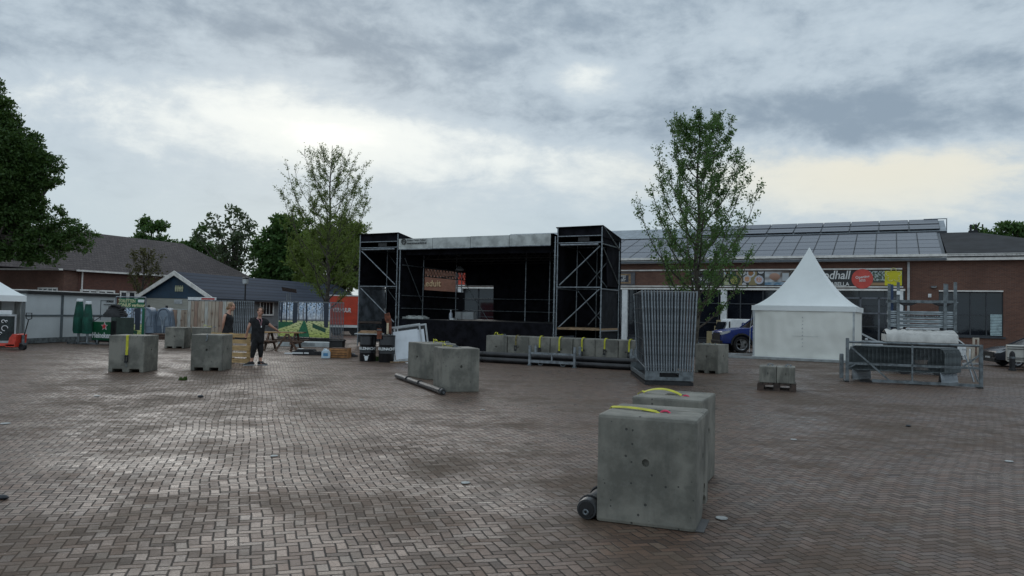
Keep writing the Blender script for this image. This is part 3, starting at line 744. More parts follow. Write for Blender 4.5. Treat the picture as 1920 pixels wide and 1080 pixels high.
def tower(x0, x1, yd, mirror):
    zt_ = ztop-.03
    for x in (x0, x1):
        for y in (0, yd): upright(x, y, 0.02, zt_-(.28 if y else 0))
    xm = (x0+x1)/2
    rod('upright', (xm, yd*.95, .5), (xm, yd*.95, zt_-.4), .024, galvd)
    zs = [1.05, 2.62, 4.30, ztop-.36]
    for z in zs[1:]: rod('ledger', (x0, 0, z), (x1, 0, z))
    for z in zs[1:3]: rod('ledger', (x0, yd, z), (x1, yd, z), .026, galvd)
    for x in (x0, x1):
        for z in zs[:3]: rod('ledger', (x, 0, z-.05), (x, yd, z-.05), .026)
    rod('ledger', (x0+.15, -.05, 4.22), (x1-.12, -.05, 4.22), .04)
    for (za, zb) in ((4.16, 2.70), (2.55, 1.1)):
        if mirror: rod('diagonal_brace', (x1-.05, -.04, za), (x0+.12, -.04, zb)); rod('diagonal_brace', (x0+.1, yd-.1, za), (x1-.45, yd-.1, zb), .022, galvd)
        else: rod('diagonal_brace', (x0+.12, -.04, za), (x1-.05, -.04, zb)); rod('diagonal_brace', (x0+.15, yd-.1, za), (x1-.5, yd-.1, zb), .022, galvd)
    if mirror:
        rod('diagonal_brace', (x1+.03, .05, 4.9), (x1+.03, yd, 4.15)); rod('diagonal_brace', (x1+.03, .08, 4.1), (x1+.03, yd-.1, 2.8), .022, galvd)
        rod('diagonal_brace', (x1-.02, yd-.1, 4.2), (x0+.5, yd-.2, 2.7)); rod('diagonal_brace', (x1-.02, yd-.1, 2.5), (x0+.6, yd-.2, 1.2))
    # roof cloth, back and side cloth, top band
    mb = MB(); o = .06
    A = [(x0-o, -o, ztop), (x1+o, -o, ztop+.02), (x1+o, yd+o, ztop-.28), (x0-o, yd+o, ztop-.3)]
    mb.add(A+[(p[0], p[1], p[2]-.03) for p in A], [(0, 1, 2, 3), (4, 7, 6, 5), (0, 4, 5, 1), (1, 5, 6, 2), (2, 6, 7, 3), (3, 7, 4, 0)])
    mb.build('roof_cover', blackcloth, st)
    cloth(x0-.1, x1+.05, .15, ztop-.32, yd+.05)
    cloth(x0+.02, x1-.02, ztop-.36, ztop-.02, .06, amp=.012, nz=4)
    cloth(.05, yd, .75, ztop-.35, x0-.05 if mirror else x1+.04, axis='y')
    if mirror:
        cloth(.1, yd, 4.3, ztop-.30, x1-.03, axis='y', nz=5, amp=.01); cloth(yd*.35, yd, 2.7, 4.3, x1-.05, axis='y'); cloth(.12, yd, .55, 2.6, x1-.06, axis='y', m_=mat('dark_grey_mesh', (.018, .020, .024), .85, 0, .2, 3, .4, 10, spec=.2))
    else:
        cloth(.1, yd, 2.7, ztop-.35, x0-.05, axis='y')
        cloth(.3, yd+.3, .15, 4.1, x0-.28, axis='y', m_=mat('grey_sheet', (.16, .18, .20), .5, 0, .25, 3, .4, 5), amp=.08)
    for xx in (x0-.03, x1+.035):
        q_ = [(-.0, ztop-.42), (yd, ztop-.42), (yd, ztop-.30), (0, ztop-.015)]
        MB().add([(xx, a, b) for a, b in q_]+[(xx+.012, a, b) for a, b in q_], [(0, 1, 2, 3), (7, 6, 5, 4), (0, 4, 5, 1), (1, 5, 6, 2), (2, 6, 7, 3), (3, 7, 4, 0)]).build('side_valance', blackcloth, st)
    MB().b2((x0, .05, 1.02), (x1, yd, 1.10)).build('tower_deck', darkwood if not mirror else wood, st)
    MB().b2((xm-.1, .1, 4.36), (xm+.35, .35, 4.52)).build('clamp_lamp', black, st)
tower(LT0, LT1, DT, False); tower(RT0, RT1, DT, True)
# platform, skirt
PX0, PX1 = sx(748), sx(1033); zp = sz(900, 602); DEEP = 6.2
MB().b2((PX0-.1, .15, zp-.12), (PX1+.1, DEEP, zp)).build('platform', mat('black_deck', (.02, .02, .021), .6, 0, .2, 4), st)
cloth(sx(715), PX1+.05, .02, zp-.01, .02, name='skirt', nx=50, nz=6, amp=.02)
o = st
# front and back uprights, ledgers
for px in (748, 1039): upright(sx(px), -.03, .02, ztop-.35)
upright(sx(1033), .25, zp, ztop-.4)
YB = 5.6
for px in (1030, 985):
    x = S.plane(px, 560, 3.2)[0]; upright(x, 3.2, zp, 4.4, .024)
XS = LT1+.05                                   # the left side wall, seen at a slant
ys = [S.side(px, 560, XS)[0] for px in (790, 822, 856)]
xb = [S.plane(px, 560, YB)[0] for px in (790, 857, 868, 925)]
XE = S.plane(1148, 560, YB)[0]
x787, y787 = S.plane(787.5, 560, ys[0])[0], ys[0]
for y in (ys[0], ys[2]-.2): upright(XS+.08, y, zp, 4.5, .026)
for z in (zp+.45, zp+1.0, zp+2.3): rod('ledger', (XS+.1, .2, z), (XS+.1, ys[2], z), .022, galvd)
for x in (xb[1]+.1, xb[2]): upright(x, YB-.15, zp, 4.6, .028)
for z in (zp+.42, zp+1.0): rod('ledger', (XS+.1, YB-.3, z), (PX1, YB-.3, z), .022, galvd)
rod('diagonal_brace', (XS+.12, .3, zp+2.6), (XS+.12, ys[0]-.1, zp+.7), .02, galvd)
rod('diagonal_brace', (xb[2]+.2, YB-.35, zp+1.9), (xb[3]-.1, YB-.35, zp+.02), .02, galvd)
rod('diagonal_brace', (XS+.02, ys[1]-.2, zp+1.9), (XS+.02, ys[2]-.3, 3.3), .02, blackm)
# back cloths around the two openings
zA, zB_ = (S.side(792, 546, XS)[1]+S.side(854, 545, XS)[1])/2, (S.side(792, 518, XS)[1]+S.side(854, 524, XS)[1])/2
zC = sz(890, 536, YB)
zt3 = 4.50
cloth(.2, ys[0], zp, zt3, XS, axis='y'); cloth(ys[0], YB, zp, zA, XS, axis='y', amp=.02); cloth(ys[0], YB, S.side(825, 506, XS)[1], zt3, XS+.01, axis='y', nz=4)
cloth(xb[2]+.12, xb[3]+.02, zC, zt3, YB-.03, nz=8); cloth(XS, xb[2]+.15, S.plane(862, 503, YB)[1], zt3, YB, nz=4); cloth(xb[3], XE, zp-.3, zt3, YB, nx=34, amp=.09)
cloth(2.2, YB, zp, zt3, XE, axis='y')
m = MB(); n_ = 14
for k in range(n_):
    ya, yb2 = ys[0]+(YB-ys[0])*k/n_, ys[0]+(YB-ys[0])*(k+1)/n_; z0, z1 = zB_, S.side(825, 506, XS)[1]
    m.tube([(XS+.05, ya, z0), (XS+.05, yb2, z1)], .012, 5); m.tube([(XS+.05, ya, z1), (XS+.05, yb2, z0)], .012, 5); m.tube([(XS+.05, ya, z0), (XS+.05, ya, z1)], .012, 5)
m.tube([(XS+.05, ys[0], z0), (XS+.05, YB, z0)], .025, 6); m.tube([(XS+.05, ys[0], z1), (XS+.05, YB, z1)], .025, 6)
m.build('roof_truss', blackm, st)
# roof: black soffit, tarp on top, grey front banner in four sheets, truss
m = MB(); zt4 = sz(800, 447); zt5 = sz(1030, 438)
m.add([(PX0-.05, -.02, zt4), (PX1+.05, -.02, zt5), (PX1+.05, DEEP+.2, zt5-.35), (PX0-.05, DEEP+.2, zt4-.35)]+[(PX0-.05, -.02, zt4-.03), (PX1+.05, -.02, zt5-.03), (PX1+.05, DEEP+.2, zt5-.38), (PX0-.05, DEEP+.2, zt4-.38)],
      [(0, 1, 2, 3), (4, 7, 6, 5), (0, 4, 5, 1), (1, 5, 6, 2), (2, 6, 7, 3), (3, 7, 4, 0)]); m.build('roof_tarpaulin', blackcloth, st)
edges = [745, 809, 880, 953, 1031]; hb = .43
for a, b in zip(edges, edges[1:]):
    xa, xb_ = sx(a)+.01, sx(b)-.01; za = sz(a, 448.5-(a-745)*.037)
    cloth(xa, xb_, za-hb, za, -.07, name='roof_edge_sheet', m_=greytarp, amp=.02, nx=26, nz=8)
    rod('ledger', (xa, -.05, za-hb-.02), (xb_, -.05, za-hb-.02), .028)
cloth(PX0, PX1, 3.98, 4.28, .35, name='roof_border', nx=30, nz=4)
for yy in (1.6, 3.0, 4.6):
    m = MB(); a, b = PX0, PX1; z0, z1 = 3.9, 4.25
    m.tube([(a, yy, z0), (b, yy, z0)], .025, 6); m.tube([(a, yy, z1), (b, yy, z1)], .025, 6); n_ = 26
    for k in range(n_): xa = a+(b-a)*k/n_; xc = a+(b-a)*(k+1)/n_; m.tube([(xa, yy, z0), (xc, yy, z1)] if k % 2 else [(xa, yy, z1), (xc, yy, z0)], .014, 5)
    m.build('roof_truss', blackm, st)
ink = mat('dark_print_ink', (.03, .03, .03), .6)
x, z = sx(755.5), sz(755.5, 453.5)
m = MB(); m.tube([(x+.105*math.cos(t*math.pi/10), -.105, z+.105*math.sin(t*math.pi/10)) for t in range(21)], .022, 6); m.tube([(x-.05, -.105, z-.04), (x-.03, -.105, z+.05), (x+.02, -.105, z-.03), (x+.05, -.105, z+.04)], .014, 5); m.build('round_emblem', ink, st)
text('lettering', 'Podium Tenten Verhuur', .115, ink, st, (x+.66, -.108, z+.05), sx=.85)
text('lettering', 'www.sonusverhuur.nl', .13, ink, st, (x+.66, -.108, z-.075), bold=.02, sx=.85)
# stage lamp and things left on the deck
x = S.plane(862, 503, YB-1)[0]; z = sz(862, 504, YB-1)
q = thing('stage_light', 'small round stage lamp hanging under the roof truss', 'lamp', S.M @ Vector((x, YB-1, z)), U_RZ)
MB().lathe([(.05, .12), (.16, .05), (.22, -.05), (.2, -.09)], 14).build('lamp_head', whited, q); MB().tube([(0, 0, .1), (0, 0, .5)], .015).build('hanger', blackm, q)
def deck(px, yl): 
    x, _ = S.plane(px, 600, yl); return S.M @ Vector((x, yl, zp+.002))
q = thing('plastic_bottle', 'clear bottle standing on the stage deck', 'bottle', deck(845, 1.5), U_RZ)
MB().lathe([(.07, 0), (.075, .05), (.075, .26), (.03, .34), (.028, .38)], 14).build('bottle_body', mat('cloudy_plastic', (.35, .38, .42), .2), q, smooth=True)
MB().lathe([(.032, .38), (.032, .42)], 10).build('cap', white, q)
for px, w_, h_, lab in ((850, .2, .06, 'flat white tray on the stage deck beside the bottle'), (861, .3, .34, 'pale box at the foot of the white pillar behind the stage'), (880, .6, .34, 'wide white box on the rear of the stage deck')):
    q = thing('storage_box', lab, 'box', deck(px, 1.5 if w_ < .25 else 4.6), U_RZ)
    MB().b2((-w_/2, -.15, 0), (w_/2, .15, h_)).build('box_body', white, q, bev=.015); MB().b2((-w_/2-.01, -.16, h_), (w_/2+.01, .16, h_+.02)).build('lid', whited, q)
x0_ = S.plane(745, 598, .6)[0]; q = thing('folded_tarpaulin', 'grey folded sheet lying on the left front of the stage deck', 'tarpaulin', S.M @ Vector((x0_+.1, .6, zp)), U_RZ)
m = MB(); n_ = 14
for i in range(n_): x = i*.1; h_ = .12+.035*math.sin(i*1.3); m.b2((x, -.25, .002), (x+.105, .25, h_))
m.build('folded_sheet', greytarp, q, bev=.03)
# ================================================================ concrete ballast blocks
def blockmesh(w_, d_, h_, turned=False, near=False):
    """unit-size cast block, front edge on y=0; fork pockets run front to back (or side to side)"""
    q, t = .105*w_/.78, .075
    if not turned:
        poly = [(0, 0), (.12*w_, 0), (.12*w_, t), (.40*w_, t), (.40*w_, 0), (.60*w_, 0), (.60*w_, t), (.88*w_, t), (.88*w_, 0), (w_, 0), (w_, h_), (0, h_)]
        b = MB().prism(poly, 0, d_)
    else:
        b = MB().b2((0, 0, 0), (w_, d_, h_))
    o = b.build('t', concrete, bev=.028 if near else .020); me = o.data; bpy.data.objects.remove(o)
    cut = []
    for (p, rot) in (((w_*.5, 0, h_*.58), 'X'), ((0, d_*.5, h_*.60), 'Y'), ((w_, d_*.5, h_*.60), 'Y')):
        c = MB(); c.lathe([(.030, -.045), (.030, .0), (.036, .06)] if 1 else 0, 14, Matrix.Translation(p) @ Matrix.Rotation(R(90), 4, rot)); cut.append(c)
    c = MB(); c.b2((w_*.36, d_*.40, h_-.028), (w_*.64, d_*.60, h_+.1)); cut.append(c)          # lifting recess
    if near:
        c = MB(); c.b2((-.1, d_*.60, h_-.014), (w_+.1, d_*.625, h_+.1)); cut.append(c)
        c = MB(); c.b2((w_-.014, d_*.602, -.1), (w_+.1, d_*.623, h_-.1)); cut.append(c)
        for (yy, zz, rr) in ((.47, .02, .085), (.48, .12, .075), (.50, .21, .06), (.56, .10, .05)):
            c = MB(); c.lathe([(.01, -.16), (rr*.7, -.14), (rr*1.05, -.04), (rr, .1), (.01, .11)], 11, Matrix.Translation((w_-.0, yy, zz)) @ Matrix.Rotation(R(90), 4, 'Y')); cut.append(c)
        c = MB(); c.b2((w_-.14, .52, -.1), (w_+.1, d_+.1, .075)); cut.append(c)
    me = boolcut(me, cut); me.name = 'concrete_block'; me.polygons.foreach_set('use_smooth', [False]*len(me.polygons)); return me
CBW, CBD, CBH = .78, .78, .85
BM_A = blockmesh(CBW, CBD, CBH); BM_T = blockmesh(CBW, CBD, CBH, True); BM_N = blockmesh(CBW, CBD, CBH, True, True)
def block(a, b, hpx, depth, mesh, label, group=None, drz=None):
    F_, L = frame2(a, b)
    if drz is not None: F_ = Frame((F_.o.x, F_.o.y), F_.rz+drz)
    z = F_.plane(a[0], a[1]-hpx)[1]
    o = obj('concrete_block', mesh, None, F_.o, F_.rz, label, 'concrete block', group)
    o.scale = (L/CBW, depth/CBD, z/CBH)
    return F_, L, z, depth, o
def strap(F_, pts, label, w_=.05, mt=None, ratchet=None, hook=None, name='lashing_strap'):
    """flat webbing laid along points of a block's own frame"""
    mb = MB(); P = [Vector(p[:3]) for p in pts]; W = [Vector(p[3:6]) if len(p) > 5 else Vector((1, 0, 0)) for p in pts]
    t_ = .004; n = len(P)
    for i, (p, w2) in enumerate(zip(P, W)):
        w2 = w2.normalized()*w_/2; d = (P[min(i+1, n-1)]-P[max(i-1, 0)]).normalized(); nn = d.cross(w2).normalized()*t_/2
        mb.v += [p-w2-nn, p+w2-nn, p+w2+nn, p-w2+nn]
    for i in range(n-1):
        for k in range(4): mb.f.append([i*4+k, i*4+(k+1) % 4, (i+1)*4+(k+1) % 4, (i+1)*4+k]); mb.m.append(0)
    mb.f.append([3, 2, 1, 0]); mb.f.append([(n-1)*4+k for k in range(4)]); mb.m += [0, 0]
    r = thing(name, label, 'strap', F_.o, F_.rz, 'yellow lashing straps on the concrete blocks'); mb.build('webbing', mt or yellow, r)
    if ratchet:
        x, y, z = ratchet; m = MB(); m.b2((x-.035, y-.03, z-.10), (x-.022, y, z+.06)); m.b2((x+.022, y-.03, z-.10), (x+.035, y, z+.06)); m.tube([(x-.04, y-.02, z+.03), (x+.04, y-.02, z+.03)], .014); m.b2((x-.035, y-.045, z-.12), (x+.035, y-.03, z-.07)); m.build('ratchet', blackm, r)
        m = MB(); m.tube([(x, y-.012, z-.08), (x, y-.012, z-.20)], .008, 6); m.tube([(x, y-.012, z-.20), (x+.02, y-.012, z-.22), (x+.02, y-.012, z-.19)], .007, 6); m.build('hook', galvd, r)
    if hook:
        x, y, z = hook; m = MB(); m.tube([(x-.05, y, z), (x-.02, y+.01, z+.03), (x+.03, y+.01, z+.03), (x+.06, y, z)], .010, 6); m.b2((x-.04, y-.02, z-.005), (x+.08, y+.03, z+.012)); m.build('ratchet', galvd, r)
    return r
ORD = 'first second third fourth fifth sixth seventh eighth ninth tenth eleventh twelfth thirteenth fourteenth fifteenth sixteenth seventeenth eighteenth nineteenth twentieth'.split()
G_ = 'concrete ballast blocks standing apart on the square'
# the near pair
F1, L1, h1, d1, _ = block((1117, 977), (1305, 998), 202, .80, BM_N, 'nearest and largest concrete block with a small round hole and a broken lower right corner', None, R(-2.5))
def arc(x0, y0, x1, y1, z, lift, n=12, wv=(0, 1, .25)): return [(x0+(x1-x0)*i/n, y0+(y1-y0)*i/n, z+lift*math.sin(math.pi*i/n)**.8+.004, *wv) for i in range(n+1)]
strap(F1, [(-.012, .42, h1-.16, 0, 1, 0), (-.012, .42, h1-.03, 0, 1, 0), (0.01, .42, h1+.010, 0, 1, 0)]+arc(.02, .42, .40, .30, h1+.004, .010)+[(.45, .28, h1-.01, 0, 1, 0)], 'yellow strap lying over the top of the nearest block', .042)
r_ = thing('lifting_loop', 'pink lifting loop in the top recess of the nearest block', 'loop', F1.o, F1.rz); cx = .47
MB().tube([(cx+.04*math.cos(t*math.pi/8), .33, h1-.015+.03*math.sin(t*math.pi/8)) for t in range(9)], .009, 6).build('loop', pink, r_)
MB().b2((cx-.05, .31, h1-.027), (cx+.05, .36, h1-.018)).build('loop_base', pink, r_)
m = MB(); r_ = thing('steel_strip', 'thin flat metal strip on the paving under the broken corner of the nearest block', 'metal strip', F1.o, F1.rz)
MB().b2((.70, .03, .003), (.815, .40, .010)).build('strip', mat('wet_dull_metal', (.10, .10, .10), .5, .2), r_)
m = MB(); random.seed(3)
for k in range(16): x, y = L1-.06-random.random()*.04, .33+random.random()*.2; m.lathe([(.012, 0), (.03, .015), (.02, .04), (.004, .05)], 6, Matrix.Translation((x, y, .06+random.random()*.16)))
m.build('exposed_aggregate', mat('grey_gravel', (.13, .125, .11), .9, 0, .3, 20, .5), _)
_.children[0].matrix_parent_inverse = Matrix.Diagonal((CBW/L1, CBD/.8, CBH/h1, 1))
z_ = h1; B2o = D(1185, 740, 1); 
pa = G(1185, 742.5, h1); pb = G(1327, 752, h1)
F2 = Frame((pa.x, pa.y), math.atan2(pb.y-pa.y, pb.x-pa.x)); L2 = (pb-pa).length*.93
o = obj('concrete_block', BM_T, None, F2.o, F2.rz, 'concrete block right behind the nearest one, mostly hidden by it', 'concrete block'); o.scale = (L2/CBW, .80/CBD, h1/CBH)
strap(F2, [(-.03, .36, h1-.22, 0, 1, 0), (-.045, .36, h1-.10, 0, 1, 0), (-.03, .36, h1-.01, 0, 1, 0), (.01, .36, h1+.02, 0, 1, 0)]+arc(.03, .36, .42, .26, h1+.006, .045), 'yellow strap arching over the second block from the camera', .048)
r_ = thing('lifting_loop', 'pink loop on the second block from the camera', 'loop', F2.o, F2.rz)
MB().tube([(.46+.03*math.cos(t*math.pi/8), .28, h1-.01+.02*math.sin(t*math.pi/8)) for t in range(9)], .008, 6).build('loop', pink, r_); MB().b2((.42, .26, h1-.026), (.50, .31, h1-.018)).build('loop_base', pink, r_)
# cable roll / pipes lying by the blocks
def pipe(p, q, r, label, caps=True):
    d = (q-p); L = d.length; o = thing('ballast_tube', label, 'tube', p, 0); o.rotation_euler = d.to_track_quat('Y', 'Z').to_euler()
    MB().tube([(0, 0, 0), (0, .02, 0), (0, .20, 0), (0, .22, 0), (0, L-.2, 0), (0, L, 0)], [r*.93, r, r, r*.90, r*.90, r*.9], 20).build('tube_body', mat('grey_plastic_tube', (.045, .047, .05), .35, 0, .2, 6, rvar=.2), o, smooth=True)
    m = MB(); m.tube([(0, -.012, 0), (0, .0, 0)], [r*.75, r*.8], 18); m.build('end_cap', black, o)
    MB().tube([(r*.22*math.cos(t), -.022, r*.22*math.sin(t)-r*.2) for t in [k*.7 for k in range(10)]], .008, 6).build('pull_ring', galv, o)
    m = MB()
    for y in (.10, L*.45, L*.72): m.tube([(r*1.02*math.cos(t*math.pi/9), y, r*1.02*math.sin(t*math.pi/9)) for t in range(0, 10)], .012, 6)
    m.build('band', black, o)
    return o
pr = .082; p = G(1099, 975); p.z = pr; q = G(1143, 905); q.z = pr
q = p+(q-p).normalized()*.1; dirn = Vector((-math.sin(F1.rz), math.cos(F1.rz), 0)); q = p+dirn*1.0; _p = pipe(p, q, pr, 'short black ballast tube lying along the left side of the nearest block')
_p.children[0].data.materials[0] = black
p = G(831, 741); q = G(744, 709); p.z = q.z = .062; pipe(p, q, .062, 'long grey tube lying in front of the pair of blocks at mid square')
# mid pair
block((829, 736), (898, 735), 83, .80, BM_T, 'right and nearer block of the mid square pair, behind the long grey tube', G_, )
Fm, Lm, hm, dm, _ = block((829, 736), (898, 735), 83, .80, BM_T, 'x'); bpy.data.objects.remove(_)
pA = G(799, 712.5); ang = R(30); Fb = Frame((pA.x, pA.y), ang)
o = obj('concrete_block', BM_T, None, Fb.o, ang, 'left and farther block of the mid square pair, showing its streaked left side', 'concrete block', G_); o.scale = (.76/CBW, 1.15/CBD, .84/CBH)
def crumple(F_, x0, y0, z, label, sc_=1.0, dark=False):
    pts = [(x0+sc_*.30*t/14, y0+.05*math.sin(t*1.9), z+.012+abs(.09*sc_*math.sin(t*1.3))*(1 if t < 6 else .35), .2*math.cos(t), 1, .3*math.sin(t*2)) for t in range(15)]
    r = strap(F_, pts, label, .07, None, None, (x0+.36*sc_, y0, z+.01)); return r
crumple(Fb, .30, .30, .84, 'crumpled yellow strap on the farther block of the mid square pair')
s_ = crumple(Fm, .10, .45, hm, 'dark ratchet and yellow strap end on the nearer block of the mid square pair', .7)
# blocks on the left
F5, L5, h5, d5, _ = block((202, 697.8), (268.5, 699), 69.5, .80, BM_A, 'leftmost concrete block with a yellow strap hanging down its front', G_)
strap(F5, [(L5*.52, .10, h5+.006), (L5*.52, .02, h5+.008), (L5*.52, -.006, h5-.01), (L5*.52, -.008, h5-.25), (L5*.52, -.012, h5-.46)], 'yellow strap with black ratchet hanging on the leftmost block', .06, None, (L5*.52, -.012, h5-.52))
F6, L6, h6, d6, _ = block((356.5, 695), (415.7, 696), 68, .80, BM_A, 'concrete block beside the upright pallet, with a small hook at its top edge', G_)
r_ = thing('lifting_hook', 'small metal hook hanging over the top edge of the block beside the pallet', 'hook', F6.o, F6.rz)
m = MB(); x = L6*.5; m.tube([(x, .05, h6+.01), (x, -.01, h6+.012), (x+.01, -.015, h6-.10), (x-.02, -.018, h6-.16)], .012, 6); m.build('hook', galv, r_); MB().lathe([(.02, -.01), (.02, .01)], 8, Matrix.Translation((x, -.03, h6-.12)) @ Matrix.Rotation(R(90), 4, 'X')).build('pin', galvd, r_)
block((308, 653), (345, 653.6), 39.5, .80, BM_A, 'small looking far block before the grey urinals', G_)
F8, L8, h8, d8, _ = block((359, 655), (395, 655), 41, .80, BM_A, 'far block half hidden behind the block beside the pallet', G_)
crumple(F8, .40, .3, h8, 'yellow strap heaped on the half hidden far block')
block((1303, 698.5), (1346, 701.5), 54, .80, BM_A, 'concrete block standing right of the fence panel stack', G_)
_k = block((1303, 698.5), (1346, 701.5), 54, .80, BM_A, 'x'); bpy.data.objects.remove(_k[4])
r_ = thing('bolt_heads', 'small bolt lugs on the top of the block right of the fence stack', 'bolts', _k[0].o, _k[0].rz); m = MB()
for x in (.05, .22, .40, .56): m.lathe([(.02, 0), (.022, .03), (.01, .045)], 8, Matrix.Translation((x, .1, _k[2]-.004)))
m.build('bolts', galvd, r_)
# the row along the stage
rA, rB = G(912, 677.5), G(1189, 692.5); rv = (rB-rA)/7
Fr = Frame((rA.x, rA.y), math.atan2(rv.y, rv.x))
ordn = ['leftmost', 'second from the left', 'third from the left', 'middle', 'third from the right', 'second from the right', 'rightmost']
xs = [Fr.plane(px, 600)[0] for px in (912, 951.7, 992.6, 1032.3, 1074.7, 1117, 1160, 1189.5)]
for k in range(7):
    o = obj('concrete_block', BM_A, None, Fr.M @ Vector((xs[k]+.008, .02*math.sin(k*2.1), 0)), Fr.rz, ordn[k]+' block of the row standing in front of the stage', 'concrete block', 'row of concrete blocks before the stage'); o.scale = ((xs[k+1]-xs[k]-.016)/CBW, 1, .855/CBH)
    if k in (1, 2, 3, 4, 5, 6):
        xx = xs[k]+(xs[k+1]-xs[k])*(.45 if k < 6 else .75); F_ = Fr; ln = (.0, .30, .34, .42, .40, .30, .36)[k]
        if k == 2: xx += .08
        wm = yellow if k != 1 else mat('dirty_webbing', (.16, .13, .04), .8, 0, .3, 20)
        strap(F_, [(xx+.05, .12, .865), (xx+.02, .05, .90), (xx, -.02, .885), (xx-.02, -.035, .80), (xx-.02, -.035, .87-ln)], 'yellow strap hanging on the '+ordn[k]+' block of the stage row', .052, wm, (xx-.02, -.04, .87-ln-.06))
crumple(Fr, xs[0]+.25, .12, .86, 'yellow strap folded on top of the leftmost block of the stage row')
# long black tubes and racks before the row
for j, (yy, zz, xa, xb2) in enumerate(((-.34, .10, -.12, 5.35), (-.50, .10, -.16, 5.28), (-.42, .265, -.18, 5.4))):
    p = Fr.M @ Vector((xa, yy, zz)); q = Fr.M @ Vector((xb2, yy, zz))
    o = thing('long_tube', ('long black tube on the ground against the block row', 'front long black tube on the ground before the block row', 'upper long black tube resting on the other two')[j], 'tube', p, Fr.rz, 'long black tubes before the block row')
    L = (q-p).length; MB().tube([(0, 0, 0), (L, 0, 0)], .085, 16).build('tube_body', mat('black_tube', (.022, .022, .024), .35, 0, .2, 4, rvar=.2), o, smooth=True)
    m = MB()
    for x in (.01, .25, L-.3, L-.02): m.tube([(x, 0, 0), (x+.03, 0, 0)], .095, 16)
    m.build('coupling', black, o)
def rack(F_, x0, x1, y, label, perf=False):
    r = thing('transport_rack', label, 'rack', F_.M @ Vector((x0, y, 0)), F_.rz, 'galvanised racks before the block row'); W = x1-x0; m = MB(); hh = .62
    for yy in (0, .45):
        for x in (0, W): MB().b2((x-.035, yy-.035, .0), (x+.035, yy+.035, hh)).build('post', galv, r)
    m = MB(); m.b2((.035, -.03, .10), (W-.035, .03, .17)); m.b2((.035, -.025, .36), (W-.035, .025, .42)); m.b2((W*.5-.02, -.02, .17), (W*.5+.02, .02, .36))
    for x in (0, W): m.b2((x-.03, .035, .10), (x+.03, .415, .16))
    m.build('rails', galv, r)
    m = MB()
    for x in (.0, W): m.b2((x-.06, -.06, 0), (x+.06, .06, .03)); m.b2((x-.06, .39, 0), (x+.06, .51, .03))
    for x in (W*.25, W*.75): m.prism([(x-.09, .10), (x-.06, .03), (x+.06, .03), (x+.09, .10), (x+.07, .10), (x+.05, .045), (x-.05, .045), (x-.07, .10)], -.025, .025)
    m.build('feet', galvd, r)
    if perf:
        m = MB()
        for i in range(7):
            for s_ in (-1, 1): z0 = .05+i*.075; m.bar((W*.5-s_*.05, -.04, z0), (W*.5+s_*.05, -.04, z0+.075), .012, .012)
        m.build('perforated_plate', galv, r)
xa, xb2 = Fr.plane(994, 680, -.75)[0], Fr.plane(1078, 680, -.75)[0]
rack(Fr, xa, xb2, -.78, 'galvanised rack frame standing on the tubes side in front of the block row')
xa = Fr.plane(1184, 690, -.3)[0]; rack(Fr, xa, xa+.22, -.35, 'narrow perforated rack end at the right end of the block row', True)
# small pair on a wooden pallet
def pallet(name, label, loc, rz, w_=1.2, d_=.8, h_=.144, m_=paletw, group=None, tilt=None):
    r = thing(name, label, 'pallet', loc, rz, group); m = MB(); n = 7
    for i in range(n): x = w_*i/n; m.b2((x+.012, 0, h_-.022), (x+w_/n-.012, d_, h_))
    m.build('top_boards', m_, r)
    m = MB()
    for y in (0, d_/2-.05, d_-.1):
        m.b2((0, y, h_-.044), (w_, y+.1, h_-.0225))
        for x in (0, w_/2-.07, w_-.14): m.b2((x, y, .0225), (x+.14, y+.1, h_-.0445))
    m.build('blocks', m_, r)
    m = MB()
    for y in (0, d_/2-.05, d_-.1): m.b2((0, y, 0), (w_, y+.1, .022))
    m.build('runners', m_, r)
    return r
Fp, Lp = frame2((1419.5, 731.5), (1493, 735.5))
r_ = pallet('pallet', 'dark wet wooden pallet carrying two small concrete blocks', Fp.o, Fp.rz, Lp, .8, .17, darkwood)
zc = .172; hs = Fp.plane(1424, 686.5, .05)[1]-zc
for k, (a, b) in enumerate(((1423.5, 1455.6), (1456.4, 1491))):
    x0 = Fp.plane(a, 700, .05)[0]; x1 = Fp.plane(b, 700, .05)[0]; wd = x1-x0
    me = blockmesh(1, .7, hs, True); 
    o = obj('concrete_block', me, None, Fp.M @ Vector((x0, .05, zc)), Fp.rz, ('left small concrete block on the dark pallet', 'right small concrete block on the dark pallet')[k], 'concrete block', 'two small blocks on a pallet'); o.scale = (wd, 1, 1)
    r_ = thing('shackle', ('steel shackle on the left small block', 'steel shackle on the right small block')[k], 'shackle', Fp.M @ Vector(((x0+x1)/2+.05, .25, zc+hs-.03)), Fp.rz)
    MB().tube([(.05*math.cos(t*math.pi/8), 0, .035+.05*math.sin(t*math.pi/8)) for t in range(-1, 10)], .011, 6).build('bow', galv, r_)
    MB().tube([(-.07, .02, .05), (-.02, .03, .09), (.07, .02, .06)], .010, 6).build('pin', galvd, r_)

